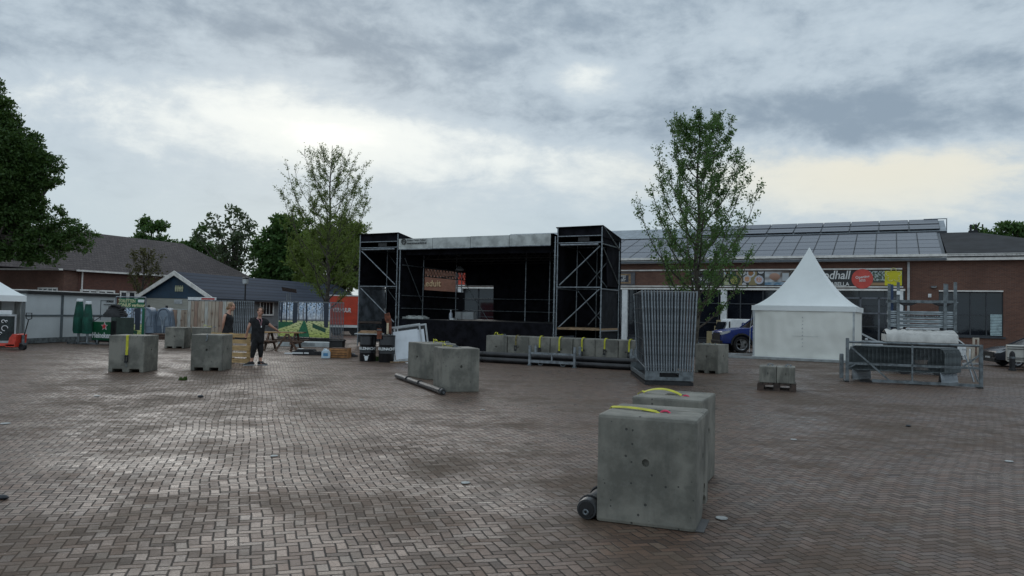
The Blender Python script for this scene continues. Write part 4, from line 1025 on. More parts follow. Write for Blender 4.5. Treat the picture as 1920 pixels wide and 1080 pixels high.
# ================================================================ mobile fence panels
def fpanel(L=3.5, Hh=2.0, wires=True):
    r = thing('mobile_fence', 'x', 'mobile fence'); rr = .022
    m = MB(); m.tube([(0, 0, 0), (0, 0, Hh)], rr, 7); m.tube([(L, 0, 0), (L, 0, Hh)], rr, 7); m.tube([(0, 0, .06), (L, 0, .06)], rr*.8, 6); m.tube([(0, 0, Hh-.02), (L, 0, Hh-.02)], rr*.8, 6)
    m.build('frame', galv, r, smooth=True)
    m = MB(); n = 34
    for i in range(1, n): x = L*i/n; m.bar((x, 0, .06), (x, 0, Hh-.02), .0035, .0035)
    for z in (.35, .75, 1.15, 1.55): m.bar((0, .006, z), (L, .006, z), .006, .010)
    m.build('wire_mesh', mat('dark_wire', (.055, .06, .065), .6, .2), r)
    return r
# tall stack seen edge-on
Fs, Ls = frame2((1209, 721.5), (1300, 724)); yawd = R(6.5)
stk = thing('fence_carrier', 'black and grey steel carrier under the tall stack of fence panels', 'carrier', Fs.o, Fs.rz)
m = MB(); m.b2((0, 0, 0), (Ls, .08, .08)); m.b2((0, 3.2, 0), (Ls, 3.28, .08)); m.b2((0, .08, .0), (.08, 3.2, .08)); m.b2((Ls-.08, .08, 0), (Ls, 3.2, .08)); m.build('base_frame', blackm, stk)
m = MB(); z1_ = .33
for a, b in (((0, .0, .11), (Ls, .05, .19)), ((0, 0, .19), (Ls*.30, .05, z1_)), ((Ls*.70, 0, .19), (Ls, .05, z1_)), ((Ls*.30, 0, z1_-.04), (Ls*.70, .05, z1_))): m.b2(a, b)
m.b2((0, .05, .11), (.05, 3.2, .2)); m.b2((Ls-.05, .05, .11), (Ls, 3.2, .2)); m.b2((0, 3.2, .11), (Ls, 3.25, z1_)); m.build('end_plate', galvd, stk)
m = MB(); m.b2((.05, .02, .081), (Ls-.05, 3.24, .108)); m.build('deck', rubber, stk)
proto = fpanel(3.5, 2.0)
xtop0, ztop_ = Fs.plane(1204, 544); xtop1, _z = Fs.plane(1307, 544); N_ = 19
PH = ztop_-z1_
for k in range(N_):
    u_ = k/(N_-1); xb_ = .02+u_*(Ls-.04); xt_ = xtop0+u_*(xtop1-xtop0); j_ = random.uniform(-.006, .006)
    o = proto if k == 0 else dup(proto)
    lab = ORD[k]+' upright mobile fence from the left in the tall edge-on stack'
    o['label'] = lab; o['group'] = 'fence panels packed upright in the tall carrier'
    loc = Fs.M @ Vector((xb_+j_, random.uniform(-.015, .03), z1_+.003))
    bx = Vector((math.sin(-yawd*0), 1, 0))
    ux = Fs.M.to_3x3() @ Vector((math.sin(R(3))*1.0, math.cos(R(3)), 0))            # along the panel
    uz = (Fs.M.to_3x3() @ Vector((xt_-xb_, 0, PH))).normalized(); uy = uz.cross(ux).normalized(); ux = uy.cross(uz)
    Mm = Matrix((ux, uy, uz)).transposed().to_4x4(); Mm.translation = loc
    o.matrix_world = Mm @ Matrix.Diagonal((1, 1, PH/2.0, 1))
# printed sheet on the leftmost panel
def woodprint(u, v, seed=0.0):
    k = math.floor(u*13); e = u*13-k
    c = lerp((.50, .43, .34), (.40, .32, .25), .5+.5*math.sin(k*2.7+seed))
    if (k*7) % 5 == 0: c = (.50, .51, .47)
    if (k*5) % 7 == 3: c = (.36, .24, .18)
    c = lerp(c, (.22, .13, .08), max(0, min(1, .15+fb(u*60, v*4, seed)*.9)))
    for (kx, kv) in ((.12, .7), (.35, .35), (.55, .62), (.72, .25), (.86, .55), (.93, .86)):
        d = math.hypot((u-kx)*6, (v-kv)*3.6)
        if d < .20: c = lerp((.14, .07, .04), c, d/.20)
    if v < .12: c = lerp((.20, .28, .05), c, min(1, v/.12+.5*fb(u*20, v*9)+.2))
    if e < .09: c = (.07, .045, .03)
    return c
def forest(u, v):
    vp = .50; hz_ = .47
    if v > hz_:
        t = (v-hz_)/(1-hz_); c = lerp((.50, .50, .52), (.48, .62, .80), min(1, t*1.5)); c = lerp(c, (.82, .86, .90), max(0, min(1, .25+fb(u*22, v*9)*1.3)))
        c = lerp(c, (.025, .06, .10), max(0, min(1, (fb(u*34+3, v*22)+.05)*2.4*t)))
        if fb(u*75, 1.5, v*.8) > .22: c = lerp(c, (.07, .06, .065), .75)
        if t < .10: c = lerp((.07, .08, .09), c, t/.1*.6)
    else:
        t = (hz_-v)/hz_; c = lerp((.74, .74, .40), (.52, .60, .14), t); c = lerp(c, (.10, .17, .03), max(0, min(1, (fb(u*22, v*46)+.02)*2)))
        du = (u-.51)/(.03+t*.22)
        if abs(du+t*.1) < .55: c = lerp((.015, .11, .055), (.03, .20, .09), fb(u*30, v*30)+.5)
        if u < .40-t*.62+.02 and t > .10 and t < .10+(.42-u)*1.1: c = lerp((.015, .10, .05), (.02, .16, .06), fb(u*20, v*30)+.5)
        if abs((u-.80)/.13) < 1 and abs((t-.42-(u-.80)*1.2)/.13) < 1: c = (.02, .085, .05)
    for (x, w_, b) in ((.055, .022, .06), (.155, .014, .05), (.31, .030, .08), (.355, .018, .06), (.555, .017, .05), (.93, .045, .18), (.01, .012, .02)):
        lean = (.01 if x < .5 else -.02)*(v-.5)
        if abs(u-x-lean) < w_*(.8+.25*v) and v > hz_-b: c = (.025, .035, .055)
    return c
# fence stacks carrying printed sheets (front panel towards the camera)
def printstack(a, b, top, n, dx_, label, key, fn, grp, toppole=True, foot=.14, Lp=None):
    F_, L = frame2(a, b); z = F_.plane(a[0], top)[1]; PHH = z-foot
    car = thing('fence_carrier', 'low dark carrier under the fence stack with the '+key+' print', 'carrier', F_.o, F_.rz)
    MB().b2((-.05, 0, 0), (L+dx_*n, .1, foot-.004)).b2((-.05, .05*n, 0), (L+dx_*n, .05*n+.1, foot-.004)).build('skids', blackm, car)
    MB().b2((.3, .1, .02), (.4, .05*n, foot-.02)).b2((L-.4, .1, .02), (L-.3, .05*n, foot-.02)).build('cross_bars', blackm, car)
    for k in range(n):
        o = dup(proto, None); o.rotation_mode = 'XYZ'; M_ = Matrix.Translation(F_.M @ Vector((dx_*k, .05*k+.02, foot))) @ Matrix.Rotation(F_.rz, 4, 'Z') @ Matrix.Diagonal((L/3.5, 1, PHH/2.0, 1))
        o.matrix_world = M_; o['label'] = ORD[k]+' mobile fence from the front in the stack carrying the '+key+' print'; o['group'] = grp
    pr_ = thing('printed_fence_sheet', label, 'banner', F_.M @ Vector((0, -.03, foot)), F_.rz)
    picture('printed_cloth', fn, .04, .05, L-.04, PHH-.05, 210, 120, 0, pr_); MB().b2((.03, .004, .04), (L-.03, .012, PHH-.04)).build('backing', whited, pr_)
    m = MB()
    for x in [.1+i*(L-.2)/8 for i in range(9)]: m.b2((x-.01, -.006, PHH-.06), (x+.01, .02, PHH-.01)); m.b2((x-.01, -.006, .0), (x+.01, .02, .06))
    m.build('cable_ties', black, pr_)
    return F_, L, z, PHH
Fw_, Lw, zw, _ph = printstack((350, 629.5), (437.5, 635), 562.5, 11, .085, 'wood plank printed sheet on the fence stack behind the two women', 'wood plank', lambda u, v: woodprint(u, v), 'fence panels of the stack with wood print')
sb = thing('sign_board', 'white board with a red strip lying along the top of the wood print fence', 'sign', Fw_.M @ Vector((0, 0, zw-.03)), Fw_.rz)
MB().b2((-.02, .0, .035), (Lw*.60, .06, .19)).build('board', white, sb); MB().b2((Lw*.30, -.006, .06), (Lw*.585, -.001, .15)).build('red_strip', mat('red_print', (.40, .035, .03), .6), sb)
Ff_, Lf, zf, _ph = printstack((520.5, 637), (619, 641), 564.5, 9, .055, 'forest photo printed on the sheet of the fence stack behind the picnic table', 'forest', forest, 'fence panels of the stack with forest print')
# low wooden looking fence behind the urinals
Fq, Lq = frame2((255, 628), (352, 629)); zq = Fq.plane(300, 580)[1]
wf_ = thing('printed_fence_sheet', 'low wood plank print fence between the toilet banner and the big wood print', 'banner', Fq.o, Fq.rz)
picture('printed_cloth', lambda u, v: woodprint(u, v, 3.3), 0, .1, Lq, zq, 120, 50, 0, wf_); m = MB(); m.b2((0, .005, .1), (Lq, .02, zq)); m.build('backing', whited, wf_)
m = MB()
for x in (0, Lq/2, Lq): m.tube([(x, .05, 0), (x, .05, zq+.05)], .025)
m.tube([(0, .05, zq), (Lq, .05, zq)], .02); m.build('frame', galv, wf_)
# toilet rental banner fence
Ft, Lt = frame2((214, 640), (270, 641)); 
tb = thing('toilet_banner', 'green toilet rental sign above a forest print on a metal fence frame', 'sign', Ft.o, Ft.rz); zt_ = Ft.plane(240, 557)[1]
m = MB()
for x in (0, Lt): m.tube([(x, .03, 0), (x, .03, zt_)], .03)
m.tube([(0, .03, zt_), (Lt, .03, zt_)], .03); m.tube([(0, .03, .1), (Lt, .03, .1)], .025); m.build('frame', galv, tb)
zs_ = Ft.plane(240, 577)[1]
MB().b2((.16, -.02, zs_), (Lt-.05, .0, zt_-.05)).build('green_board', mat('sign_green', (.010, .13, .065), .5, 0, .05), tb)
lt = mat('cream_lettering', (.62, .62, .36), .5, 0, .03); cx = (.16+Lt-.05)/2; hb_ = zt_-zs_
text('lettering', 'TOILETTEN', .185, lt, tb, (cx-.20, -.026, zs_+hb_*.62), bold=.02, sx=.75); text('lettering', 'SONUS verhuur', .20, lt, tb, (cx-.02, -.026, zs_+hb_*.24), bold=.03, shear=.1, sx=.85)
MB().b2((cx+.26, -.026, zs_+hb_*.53), (cx+.52, -.021, zs_+hb_*.78)).build('white_label', white, tb)
picture('printed_cloth', lambda u, v: forest(.62+u*.38, v), .16, .12, Lt-.12, zs_-.01, 60, 70, -.015, tb)
MB().b2((Lt-.12, -.02, .05), (Lt-.02, 0, zs_-.01)).build('green_edge', mat('sign_green', (.01, .13, .065)), tb)
# grey plastic urinals
def urinal(px, py, top, wpx, label, half=False):
    F_ = Frame(G(px, py), R(4)); W = wpx/1400*F_.o.y; hh = F_.plane(px, top)[1]; r = thing('urinal', label, 'urinal', F_.o, F_.rz, 'grey plastic event urinals')
    mt = mat('blue_grey_plastic', (.17, .215, .275), .45, 0, .1, 2); m = MB(); n = 14
    prof = []
    for i in range(n+1):
        t = i/n*math.pi; prof.append((-math.cos(t)*W*.36, hh-W*.36+math.sin(t)*W*.36))
    poly = [(-W*.52, .12)]+[(-W*.36-.03*(1), hh-W*.45)]+prof+[(W*.39, hh-W*.45), (W*.52, .12)]
    m.prism(poly, 0, .9); m.build('shell', mt, r, bev=.03)
    ins = [(x*.72, z-.10) for x, z in prof]; poly2 = [(-W*.33, .5)]+ins+[(W*.33, .5)]
    m = MB(); m.prism(poly2, -.02, -.001); m.build('niche_back', mat('pale_blue_grey_plastic', (.22, .27, .33), .4, 0, .1, 2), r, bev=.006)
    m = MB(); pts = [(x*.84, -.03, z-.04) for x, z in prof]; m.tube([(-W*.40, -.03, .5)]+pts+[(W*.40, -.03, .5)], .035, 8)
    for s_ in (-1, 1): m.tube([(s_*W*.5, -.01, .13), (s_*W*.42, -.01, hh-W*.5)], .035, 8)
    m.build('rim', mt, r, smooth=True)
    m = MB(); m.tube([(-W*.17, -.10, 1.05), (-W*.05, -.08, .78), (0, -.06, .15)], .03, 8); m.tube([(W*.17, -.10, 1.05), (W*.05, -.08, .78), (0, -.06, .15)], .03, 8); m.build('bowl_lip', mat('light_grey_plastic', (.30, .35, .40), .4), r, smooth=True)
    MB().b2((-W*.5, -.05, 0), (W*.5, .9, .115)).build('base', blackm, r)
    MB().lathe([(.07, hh-.03), (.07, hh+.10), (.05, hh+.12)], 12, Matrix.Translation((0, .4, 0))).build('vent_cap', black, r)
    return r
urinal(305, 629, 577, 35, 'grey arched urinal standing free right of the toilet banner'); urinal(271, 629, 576, 31, 'grey arched urinal half hidden by the toilet banner')
# dark crate under the urinals and low box planter
p = G(296, 636); cr = thing('low_crate', 'low brown wooden crate in front of the grey urinals', 'crate', p, 0); m = MB(); W = 26/1400*p.y; m.b2((-W/2, 0, 0), (W/2, .6, .26)); m.build('crate_body', darkwood, cr, bev=.01)
m = MB()
for k in range(3): m.b2((-W/2-.01, -.02, .02+k*.09), (W/2+.01, -.002, .08+k*.09))
m.build('slats', mat('brown_slats', (.13, .08, .06), .8), cr)

# ================================================================ white sanitary cabin
Fc, Lc = frame2((45, 645.5), (215, 637.5)); zc0 = Fc.plane(47, 544.5)[1]
cb = thing('white_cabin', 'long white panelled cabin with a black roof edge behind the green parasols', 'cabin', Fc.o, Fc.rz)
MB().b2((0.0, 0, .22), (Lc, 2.4, zc0-.12)).build('cabin_body', mat('white_panel', (.53, .56, .57), .4, 0, .04, 1), cb)
MB().b2((0.0, -.01, 0.02), (Lc, 2.3, .22)).build('chassis', galvd, cb)
MB().b2((-.05, -.10, zc0-.12), (Lc+.1, 2.45, zc0)).build('roof_edge', black, cb); MB().b2((0.0, -.05, zc0), (Lc+.1, 2.4, zc0+.04)).build('roof_strip', trim, cb)
m = MB(); xm = Fc.plane(115, 600)[0]
m.b2((xm-.05, -.04, .22), (xm+.05, -.002, zc0-.13)); m.b2((0.0, -.03, 1.06), (Lc, -.003, 1.13)); m.build('grey_trim', mat('dark_grey_trim', (.10, .12, .13), .5), cb)
text('lettering', 'SONUS', .14, ink, cb, (Lc-.42, -.02, zc0-.33), bold=.02); text('lettering', 'www.sonusverhuur.nl', .085, ink, cb, (Lc-.45, -.02, zc0-.47))
x = Fc.plane(196, 590)[0]; m = MB(); m.b2((x-.28, -.02, .9), (x-.26, -.004, 1.75)); m.b2((x-.28, -.02, 1.74), (x+.3, -.004, 1.76)); m.build('door_outline', mat('dark_grey_trim', (.1, .12, .13)), cb)
# folded green parasols
def parasol(px, py, top, w_, label):
    p = G(px, py); F_ = Frame(p, 0); hh = F_.plane(px, top)[1]; W = w_/1400*p.y
    r = thing('folded_parasol', label, 'parasol', p, 0, 'folded green parasols'); m = MB(); n = 20
    prof = [(.42, .42), (.50, .55), (.48, 1.0), (.44, hh*.62), (.36, hh*.8), (.28, hh-.1)]
    vs = []; 
    for (q, z) in prof:
        for k in range(n):
            t = 2*math.pi*k/n; rr = W*q*(1+.09*math.cos(5*t+z*.7)+.03*fb(k, z*3)); vs.append((rr*math.cos(t), rr*math.sin(t), z))
    N = len(prof); fs = [(i*n+k, i*n+(k+1) % n, (i+1)*n+(k+1) % n, (i+1)*n+k) for i in range(N-1) for k in range(n)]+[tuple(range(n))[::-1], tuple((N-1)*n+k for k in range(n))]
    m.add(vs, fs); m.build('canopy', dkgreen, r, smooth=True)
    MB().lathe([(W*.30, hh-.11), (W*.30, hh-.03), (W*.22, hh)], 16).build('top_cap', white, r, smooth=True)
    MB().tube([(0, 0, .02), (0, 0, .6)], .045).build('pole', galv, r)
    m = MB(); m.bar((-.42, 0, .05), (.42, 0, .05), .06, .06); m.bar((0, -.42, .05), (0, .42, .05), .06, .05)
    for q in (-.4, .4): m.b2((q-.03, -.03, 0), (q+.03, .03, .2))
    m.build('cross_foot', galv, r)
parasol(146.5, 645, 560, 19, 'taller folded green parasol with a white cap, left of the pair'); parasol(163, 646, 565, 18, 'shorter folded green parasol with a white cap, next to the bar cart')
# green bar cart and black hoses
Fb_, Lb = frame2((171, 646), (214, 648)); zb = Fb_.plane(180, 603)[1]
ct = thing('bar_cart', 'dark green beer bar cart with a red star under a heap of black hoses', 'bar cart', Fb_.o, Fb_.rz)
z1 = Fb_.plane(185, 635.5)[1]
MB().b2((0, 0, z1-.05), (Lb*.80, .9, zb)).build('body', mat('beer_green', (.004, .075, .030), .4, 0, .1, 2), ct, bev=.02)
MB().b2((Lb*.80, .02, z1-.05), (Lb+.02, .9, zb+.18)).build('side_panel', mat('dull_green_panel', (.04, .06, .05), .6), ct, bev=.02)
m = MB()
for k in range(4): m.b2((Lb*.85+k*.07, -.015, z1), (Lb*.85+k*.07+.025, .015, zb+.05))
m.build('grille', black, ct)
MB().b2((.1, .05, .12), (Lb, .85, z1-.06)).build('chassis', black, ct); m = MB()
for x in (.2, Lb-.25):
    for y in (.08, .8): m.tube([(x, y-.03, .09), (x, y+.03, .09)], .09, 14)
m.build('castors', rubber, ct, smooth=True)
m = MB(); m.tube([(.02, .05, zb), (.02, .05, zb+.2), (Lb*.8, .05, zb+.2), (Lb*.8, .05, zb)], .015); m.tube([(.05, .05, zb+.02), (.4, .05, zb+.2)], .015); m.build('rail', blackm, ct)
text('lettering', 'Heineken', .30, white, ct, (Lb*.44, -.012, z1+.14), bold=.02, sx=.83)
m = MB(); sxx, szz = Lb*.56, z1+.50
def star(r1, r2, y): return [(sxx+(r1 if k % 2 == 0 else r2)*math.cos(R(90+36*k)), szz+(r1 if k % 2 == 0 else r2)*math.sin(R(90+36*k))) for k in range(10)]
MB().prism(star(.17, .075, 0), -.020, -.001).build('star_edge', white, ct); MB().prism(star(.135, .055, 0), -.030, -.021).build('red_star', mat('star_red', (.60, .02, .03), .5), ct)
hp = thing('hose_heap', 'heap of coiled black hoses lying on the bar cart', 'hoses', Fb_.M @ Vector((Lb*.60, .45, zb+.20)), Fb_.rz); random.seed(11); m = MB()
for k in range(17):
    R1 = .34-.018*k*.6+random.uniform(-.05, .05); zz = .05+.38*(k/17)**.9; ox, oy = random.uniform(-.08, .08), random.uniform(-.05, .05); rx_ = 1.35-.5*k/17
    m.tube([(ox+R1*rx_*math.cos(t*.42), oy+R1*.75*math.sin(t*.42), zz+.05*math.sin(t*.9+k)) for t in range(16)], .045, 7)
m.build('hose_coils', rubber, hp, smooth=True)
m = MB(); m.lathe([(.42, 0), (.40, .15), (.25, .32), (.1, .40)], 14); m.build('inner_coils', rubber, hp, smooth=True)

# ================================================================ left tent with its trolley and the pallet truck
p = G(41.5, 651); F_ = Frame(p, R(37)); ze = F_.plane(41, 557)[1]
tl = thing('frame_tent', 'open white market tent cut by the left edge of the view', 'tent', p, R(37)); Wt = 3.0
m = MB()
for x in (0, -Wt): m.tube([(x, 0, 0), (x, 0, ze)], .03); m.tube([(x, Wt, 0), (x, Wt, ze)], .03)
m.tube([(-Wt, 0, ze), (0, 0, ze)], .025); m.tube([(0, 0, ze), (0, Wt, ze)], .025); m.tube([(-Wt, Wt, ze), (0, Wt, ze)], .025); m.build('frame', mat('grey_frame', (.12, .13, .13), .5), tl)
MB().tube([(-Wt*.40, .0, ze-.5), (-Wt*.40, .0, ze-.026)], .015).build('hanging_strap', mat('grey_frame', (.12, .13, .13)), tl)
m = MB(); ap = (-Wt/2, Wt/2, ze+1.15); n_ = 8
def pyr(m, W, x0, y0, z0, apx, k=1.0, n=10, e=1.7):
    rows = []
    for i in range(n+1):
        t = i/n; z = z0+(apx[2]-z0)*t**e; s_ = 1-t
        rows.append([(apx[0]+(x-apx[0])*s_, apx[1]+(y-apx[1])*s_, z) for x, y in ((x0, y0), (x0+W, y0), (x0+W, y0+W), (x0, y0+W))])
    vs = [q for r_ in rows for q in r_]; fs = [(i*4+k_, i*4+(k_+1) % 4, (i+1)*4+(k_+1) % 4, (i+1)*4+k_) for i in range(n) for k_ in range(4)]
    m.add(vs, fs)
pyr(m, Wt+.1, -Wt-.05, -.05, ze+.04, ap, e=1.15); m.build('roof', tarp, tl)
m = MB(); m.b2((-Wt-.06, -.07, ze-.16), (.06, -.05, ze+.05)); m.b2((.05, -.05, ze-.16), (.07, Wt, ze+.05)); m.build('valance', tarp, tl)
cl_ = mat('grey_canvas', (.30, .31, .30), .8, 0, .12, 2, .3, 5)
cloth(-Wt, 0, .05, ze, Wt-.05, 'rear_wall', tl, m_=cl_, amp=.05); cloth(.1, Wt-.1, .05, ze, -.12, 'side_wall', tl, axis='y', m_=cl_, amp=.05)
p = G(6, 652); tr = thing('trolley', 'white trolley with a dark chalk panel standing in the left tent', 'trolley', p, R(30))
m = MB(); m.b2((-.65, 0, .25), (.30, .03, 1.1)); m.build('chalk_panel', mat('chalk_panel', (.02, .03, .03), .7, 0, .3, 5), tr)
m = MB()
for a, b in (((-.68, -.02, 1.1), (.34, .5, 1.16)), ((-.68, -.02, .17), (.34, .5, .24)), ((.30, -.02, .24), (.35, .04, 1.1))): m.b2(a, b)
m.build('frame', whited, tr); MB().b2((-.6, .05, 1.161), (.20, .42, 1.30)).build('white_tray', white, tr, bev=.02)
m = MB()
for (x, z, r_) in ((.02, .68, .09), (-.03, .92, .05), (.06, .92, .03), (-.1, .5, .04)): m.tube([(x+r_*math.cos(t*.6), -.012, z+r_*math.sin(t*.6)) for t in range(9)], .014, 5)
m.build('chalk_drawing', white, tr)
m = MB()
for x in (-.5, .25): m.tube([(x, 0, .09), (x, .05, .09)], .09, 14); m.tube([(x, 0, .09), (x+.05, 0, .2)], .015)
m.build('castors', rubber, tr)
p = G(33, 657); sc2 = p.y/1400
pj = thing('pallet_truck', 'red hand pallet truck with its black handle upright beside the left tent', 'pallet truck', p, R(0)); rd = mat('red_paint', (.55, .045, .025), .4, 0, .12, 8)
m = MB(); m.b2((-1.9, .0, .13), (-.12, .16, .20)); m.b2((-1.9, .40, .13), (-.12, .56, .20)); m.build('forks', rd, pj, bev=.01)
m = MB(); m.prism([(-.42, .10), (-.10, .10), (-.06, .52), (-.20, .54), (-.30, .40), (-.34, .20), (-.42, .2)], .0, .56); m.build('head', rd, pj, bev=.012)
m = MB(); m.tube([(-.02, .20, .10), (-.02, .26, .10)], .10, 20); m.tube([(-.02, .30, .10), (-.02, .36, .10)], .10, 20); m.build('wheel', rubber, pj, smooth=True)
m = MB(); m.tube([(-.02, .28, .18), (-.02, .28, .50)], .05, 12); m.b2((-.08, .2, .16), (.08, .36, .24)); m.build('pump', galvd, pj, smooth=True)
m = MB(); m.tube([(0, .28, .42), (.14, .28, 1.02)], .018); m.tube([(.14, .28, 1.02), (.06, .28, 1.06), (.05, .28, 1.24), (.24, .28, 1.24), (.24, .28, 1.06), (.14, .28, 1.02)], .017); m.build('handle', black, pj, smooth=True)
m = MB()
for x in (-1.75, -1.65): m.tube([(x, .03, .05), (x, .13, .05)], .05, 12); m.tube([(x, .43, .05), (x, .53, .05)], .05, 12)
m.build('load_roller', rubber, pj)
# ================================================================ pagoda tent
tR = R(-29); tL = 3.65; p0 = G(1413, 672); pt = thing('pagoda_tent', 'white pagoda tent with closed walls and one tall pointed roof', 'tent', p0, tR); Ft_ = Frame(p0, tR)
ez = 2.10; apz = Ft_.plane(1513, 464.5, tL/2)[1]
m = MB(); rows = []; n = 22; o_ = .07; c_ = tL/2
for i in range(n+1):
    t = i/n; k = 1-t; z = ez+(apz-ez)*(.30*t+.70*t**2.0); hw = (tL/2+o_)*k+.015
    row = []
    for side in range(4):
        for q in range(8):
            a = -1+2*q/8; sag = 1-.10*math.sin(math.pi*(q/8))*math.sin(math.pi*min(1, t*1.0))
            x, y = a*hw, -hw*sag
            for _r in range(side): x, y = -y, x
            row.append((c_+x, c_+y, z))
    rows.append(row)
N = 32; m.add([q for r_ in rows for q in r_], [(i*N+k, i*N+(k+1) % N, (i+1)*N+(k+1) % N, (i+1)*N+k) for i in range(n) for k in range(N)]+[tuple(n*N+k for k in range(N))])
m.build('roof', tarp, pt, smooth=True)
m = MB(); o2 = o_+.012
for a, b in (((-o2, -o2, ez-.17), (tL+o2, -o2+.012, ez+.03)), ((-o2, tL+o2-.012, ez-.17), (tL+o2, tL+o2, ez+.03)), ((-o2, -o2+.012, ez-.17), (-o2+.012, tL+o2-.012, ez+.03)), ((tL+o2-.012, -o2+.012, ez-.17), (tL+o2, tL+o2-.012, ez+.03))): m.b2(a, b)
m.build('valance', tarp, pt)
wt_ = mat('white_tent_wall', (.80, .80, .74), .55, 0, .025, .8, .6, 1.6)
cloth(.03, tL-.03, .10, ez-.10, -.02, 'front_wall', pt, m_=wt_, amp=.055, nx=40, nz=26)
cloth(.03, tL-.03, .10, ez-.10, tL, 'rear_wall', pt, m_=wt_, amp=.03); cloth(.03, tL-.03, .10, ez-.1, -.02, 'side_wall', pt, axis='y', m_=wt_, amp=.03); cloth(.03, tL-.03, .10, ez-.1, tL, 'side_wall', pt, axis='y', m_=wt_, amp=.03)
for x, y in ((0, 0), (tL, 0), (0, tL), (tL, tL)): MB().b2((x-.035, y-.035, .03), (x+.035, y+.035, ez)).build('corner_post', mat('aluminium', (.45, .47, .48), .4, .5), pt)
MB().b2((-.04, -.16, .02), (tL+.03, -.07, .11)).build('ground_flap', tarp, pt)
m = MB(); 
for k in range(9): m.tube([(tL/2+.02*math.sin(k*2), -.055, .55+k*.14), (tL/2+.03, -.075, .58+k*.14)], .012, 5)
m.build('lacing', whited, pt)
for z in (.95,): MB().tube([(tL*.40, -.05, z), (tL*.66, -.05, z+.01)], .004, 5).build('tie_cord', whited, pt)
m = MB(); m.tube([(-.12, -.25, .25), (-.12, -.12, 1.2), (-.03, -.04, ez-.05)], .012, 6); m.build('tension_strap', whited, pt)
m = MB(); m.bar((-1.0, -.25, .05), (tL*1.02, -.28, .05), .16, .09); pl_ = m.build('grey_base_beam', mat('pale_grey_beam', (.33, .35, .35), .6, 0, .1, 4), None, loc=p0, rz=tR); tag(pl_, 'pale grey flat beam on the ground along the front of the pagoda tent', 'beam')
p = G(1338, 667); q = G(1437, 670); q.z = p.z = .10
o = thing('aluminium_beam', 'long pale beam lying in front of the blue pickup by the tent', 'beam', p, math.atan2(q.y-p.y, q.x-p.x)); L = (q-p).length
MB().b2((0, -.04, -.04), (L, .04, .04)).build('beam_body', mat('aluminium', (.45, .47, .48)), o)
m = MB()
for x in (.2, L-.3): m.b2((x, -.1, -.10), (x+.12, .1, -.041))
m.build('support_block', black, o)

# ================================================================ crowd barriers with a galvanised gate frame
Fg, Lg = frame2((1586, 716), (1842, 728.5))
rk = thing('barrier_rack', 'galvanised gate shaped rack frame in front of the packed crowd barriers', 'rack', Fg.o, Fg.rz)
zg = Fg.plane(1590, 641)[1]; m = MB()
for x in (.03, Lg-.03): MB().b2((x-.04, -.04, 0), (x+.04, .04, zg+(.10 if x < 1 else .03))).build('post', galvd, rk)
MB().tube([(.03, 0, zg), (Lg, 0, zg)], .032, 8).build('top_rail', galvd, rk); MB().b2((0, -.02, .46), (Lg, .02, .52)).build('middle_rail', galvd, rk)
MB().b2((Lg*.20, -.035, .03), (Lg-.05, .035, .10)).build('bottom_rail', galvd, rk)
MB().bar((.10, -.03, zg-.12), (Lg*.33, -.03, .09), .05, .04).build('diagonal', galvd, rk); MB().bar((Lg-.06, -.03, zg-.22), (Lg*.84, -.03, .46), .05, .04).build('diagonal', galvd, rk); MB().bar((.08, -.03, .38), (.26, -.03, .5), .04, .03).build('diagonal', galvd, rk)
MB().b2((Lg*.5-.02, -.02, .1), (Lg*.5+.02, .02, zg-.03)).build('centre_upright', galvd, rk)
MB().b2((-.14, .10, .08), (-.05, .4, .72)).build('side_plate', galvd, rk, bev=.01)
for x in (0.02, Lg-.04): MB().b2((x-.05, -.05, 0), (x+.05, .7, .035)).build('skid', black, rk)
galvd_keep = galvd; galvd = mat('dark_weathered_galvanised', (.105, .122, .126), .5, .4, .2, 7)
bl = 2.22; bh = zg-.14
def barrier():
    r = thing('crowd_barrier', 'x', 'crowd barrier'); m = MB(); rr = .016; z0 = .28; z1 = bh; c = .14
    pts = [(0, 0, z0), (0, 0, z1-c), (c*.3, 0, z1-c*.3), (c, 0, z1), (bl-c, 0, z1), (bl-c*.3, 0, z1-c*.3), (bl, 0, z1-c), (bl, 0, z0)]
    m.tube(pts, rr, 7); m.tube([(0, 0, z0), (bl, 0, z0)], rr, 7); m.build('frame', galvd, r, smooth=True)
    m = MB()
    for i in range(1, 24): x = bl*i/24; m.tube([(x, 0, z0), (x, 0, z1)], .0065, 5, cap=False)
    m.build('bars', galvd, r)
    for x in (.08, bl-.10): MB().tube([(x-.0, -.25, .02), (x, -.22, .05), (x, -.02, z0), (x, .02, z0), (x, .22, .05), (x, .25, .02)], .013, 6).build('foot', galv, r)
    return r
bp = barrier(); NB = 17
for k in range(NB):
    o = bp if k == 0 else dup(bp); o.location = Fg.M @ Vector((.10+k*.030, .34+k*.048, .035)); o.rotation_euler = (0, 0, Fg.rz+R(random.uniform(-.3, .3)))
    o['label'] = ORD[k]+' crowd barrier from the front in the pile behind the gate frame'; o['group'] = 'crowd barriers packed in the rack at the right'
galvd = galvd_keep
m = MB()
for x in (.35, 1.5): m.b2((x, .2, .001), (x+.3, 1.2, .034))
tag(m.build('timber_bearer', black, None, loc=Fg.o, rz=Fg.rz), 'black bearers on the paving under the crowd barriers', 'bearer')

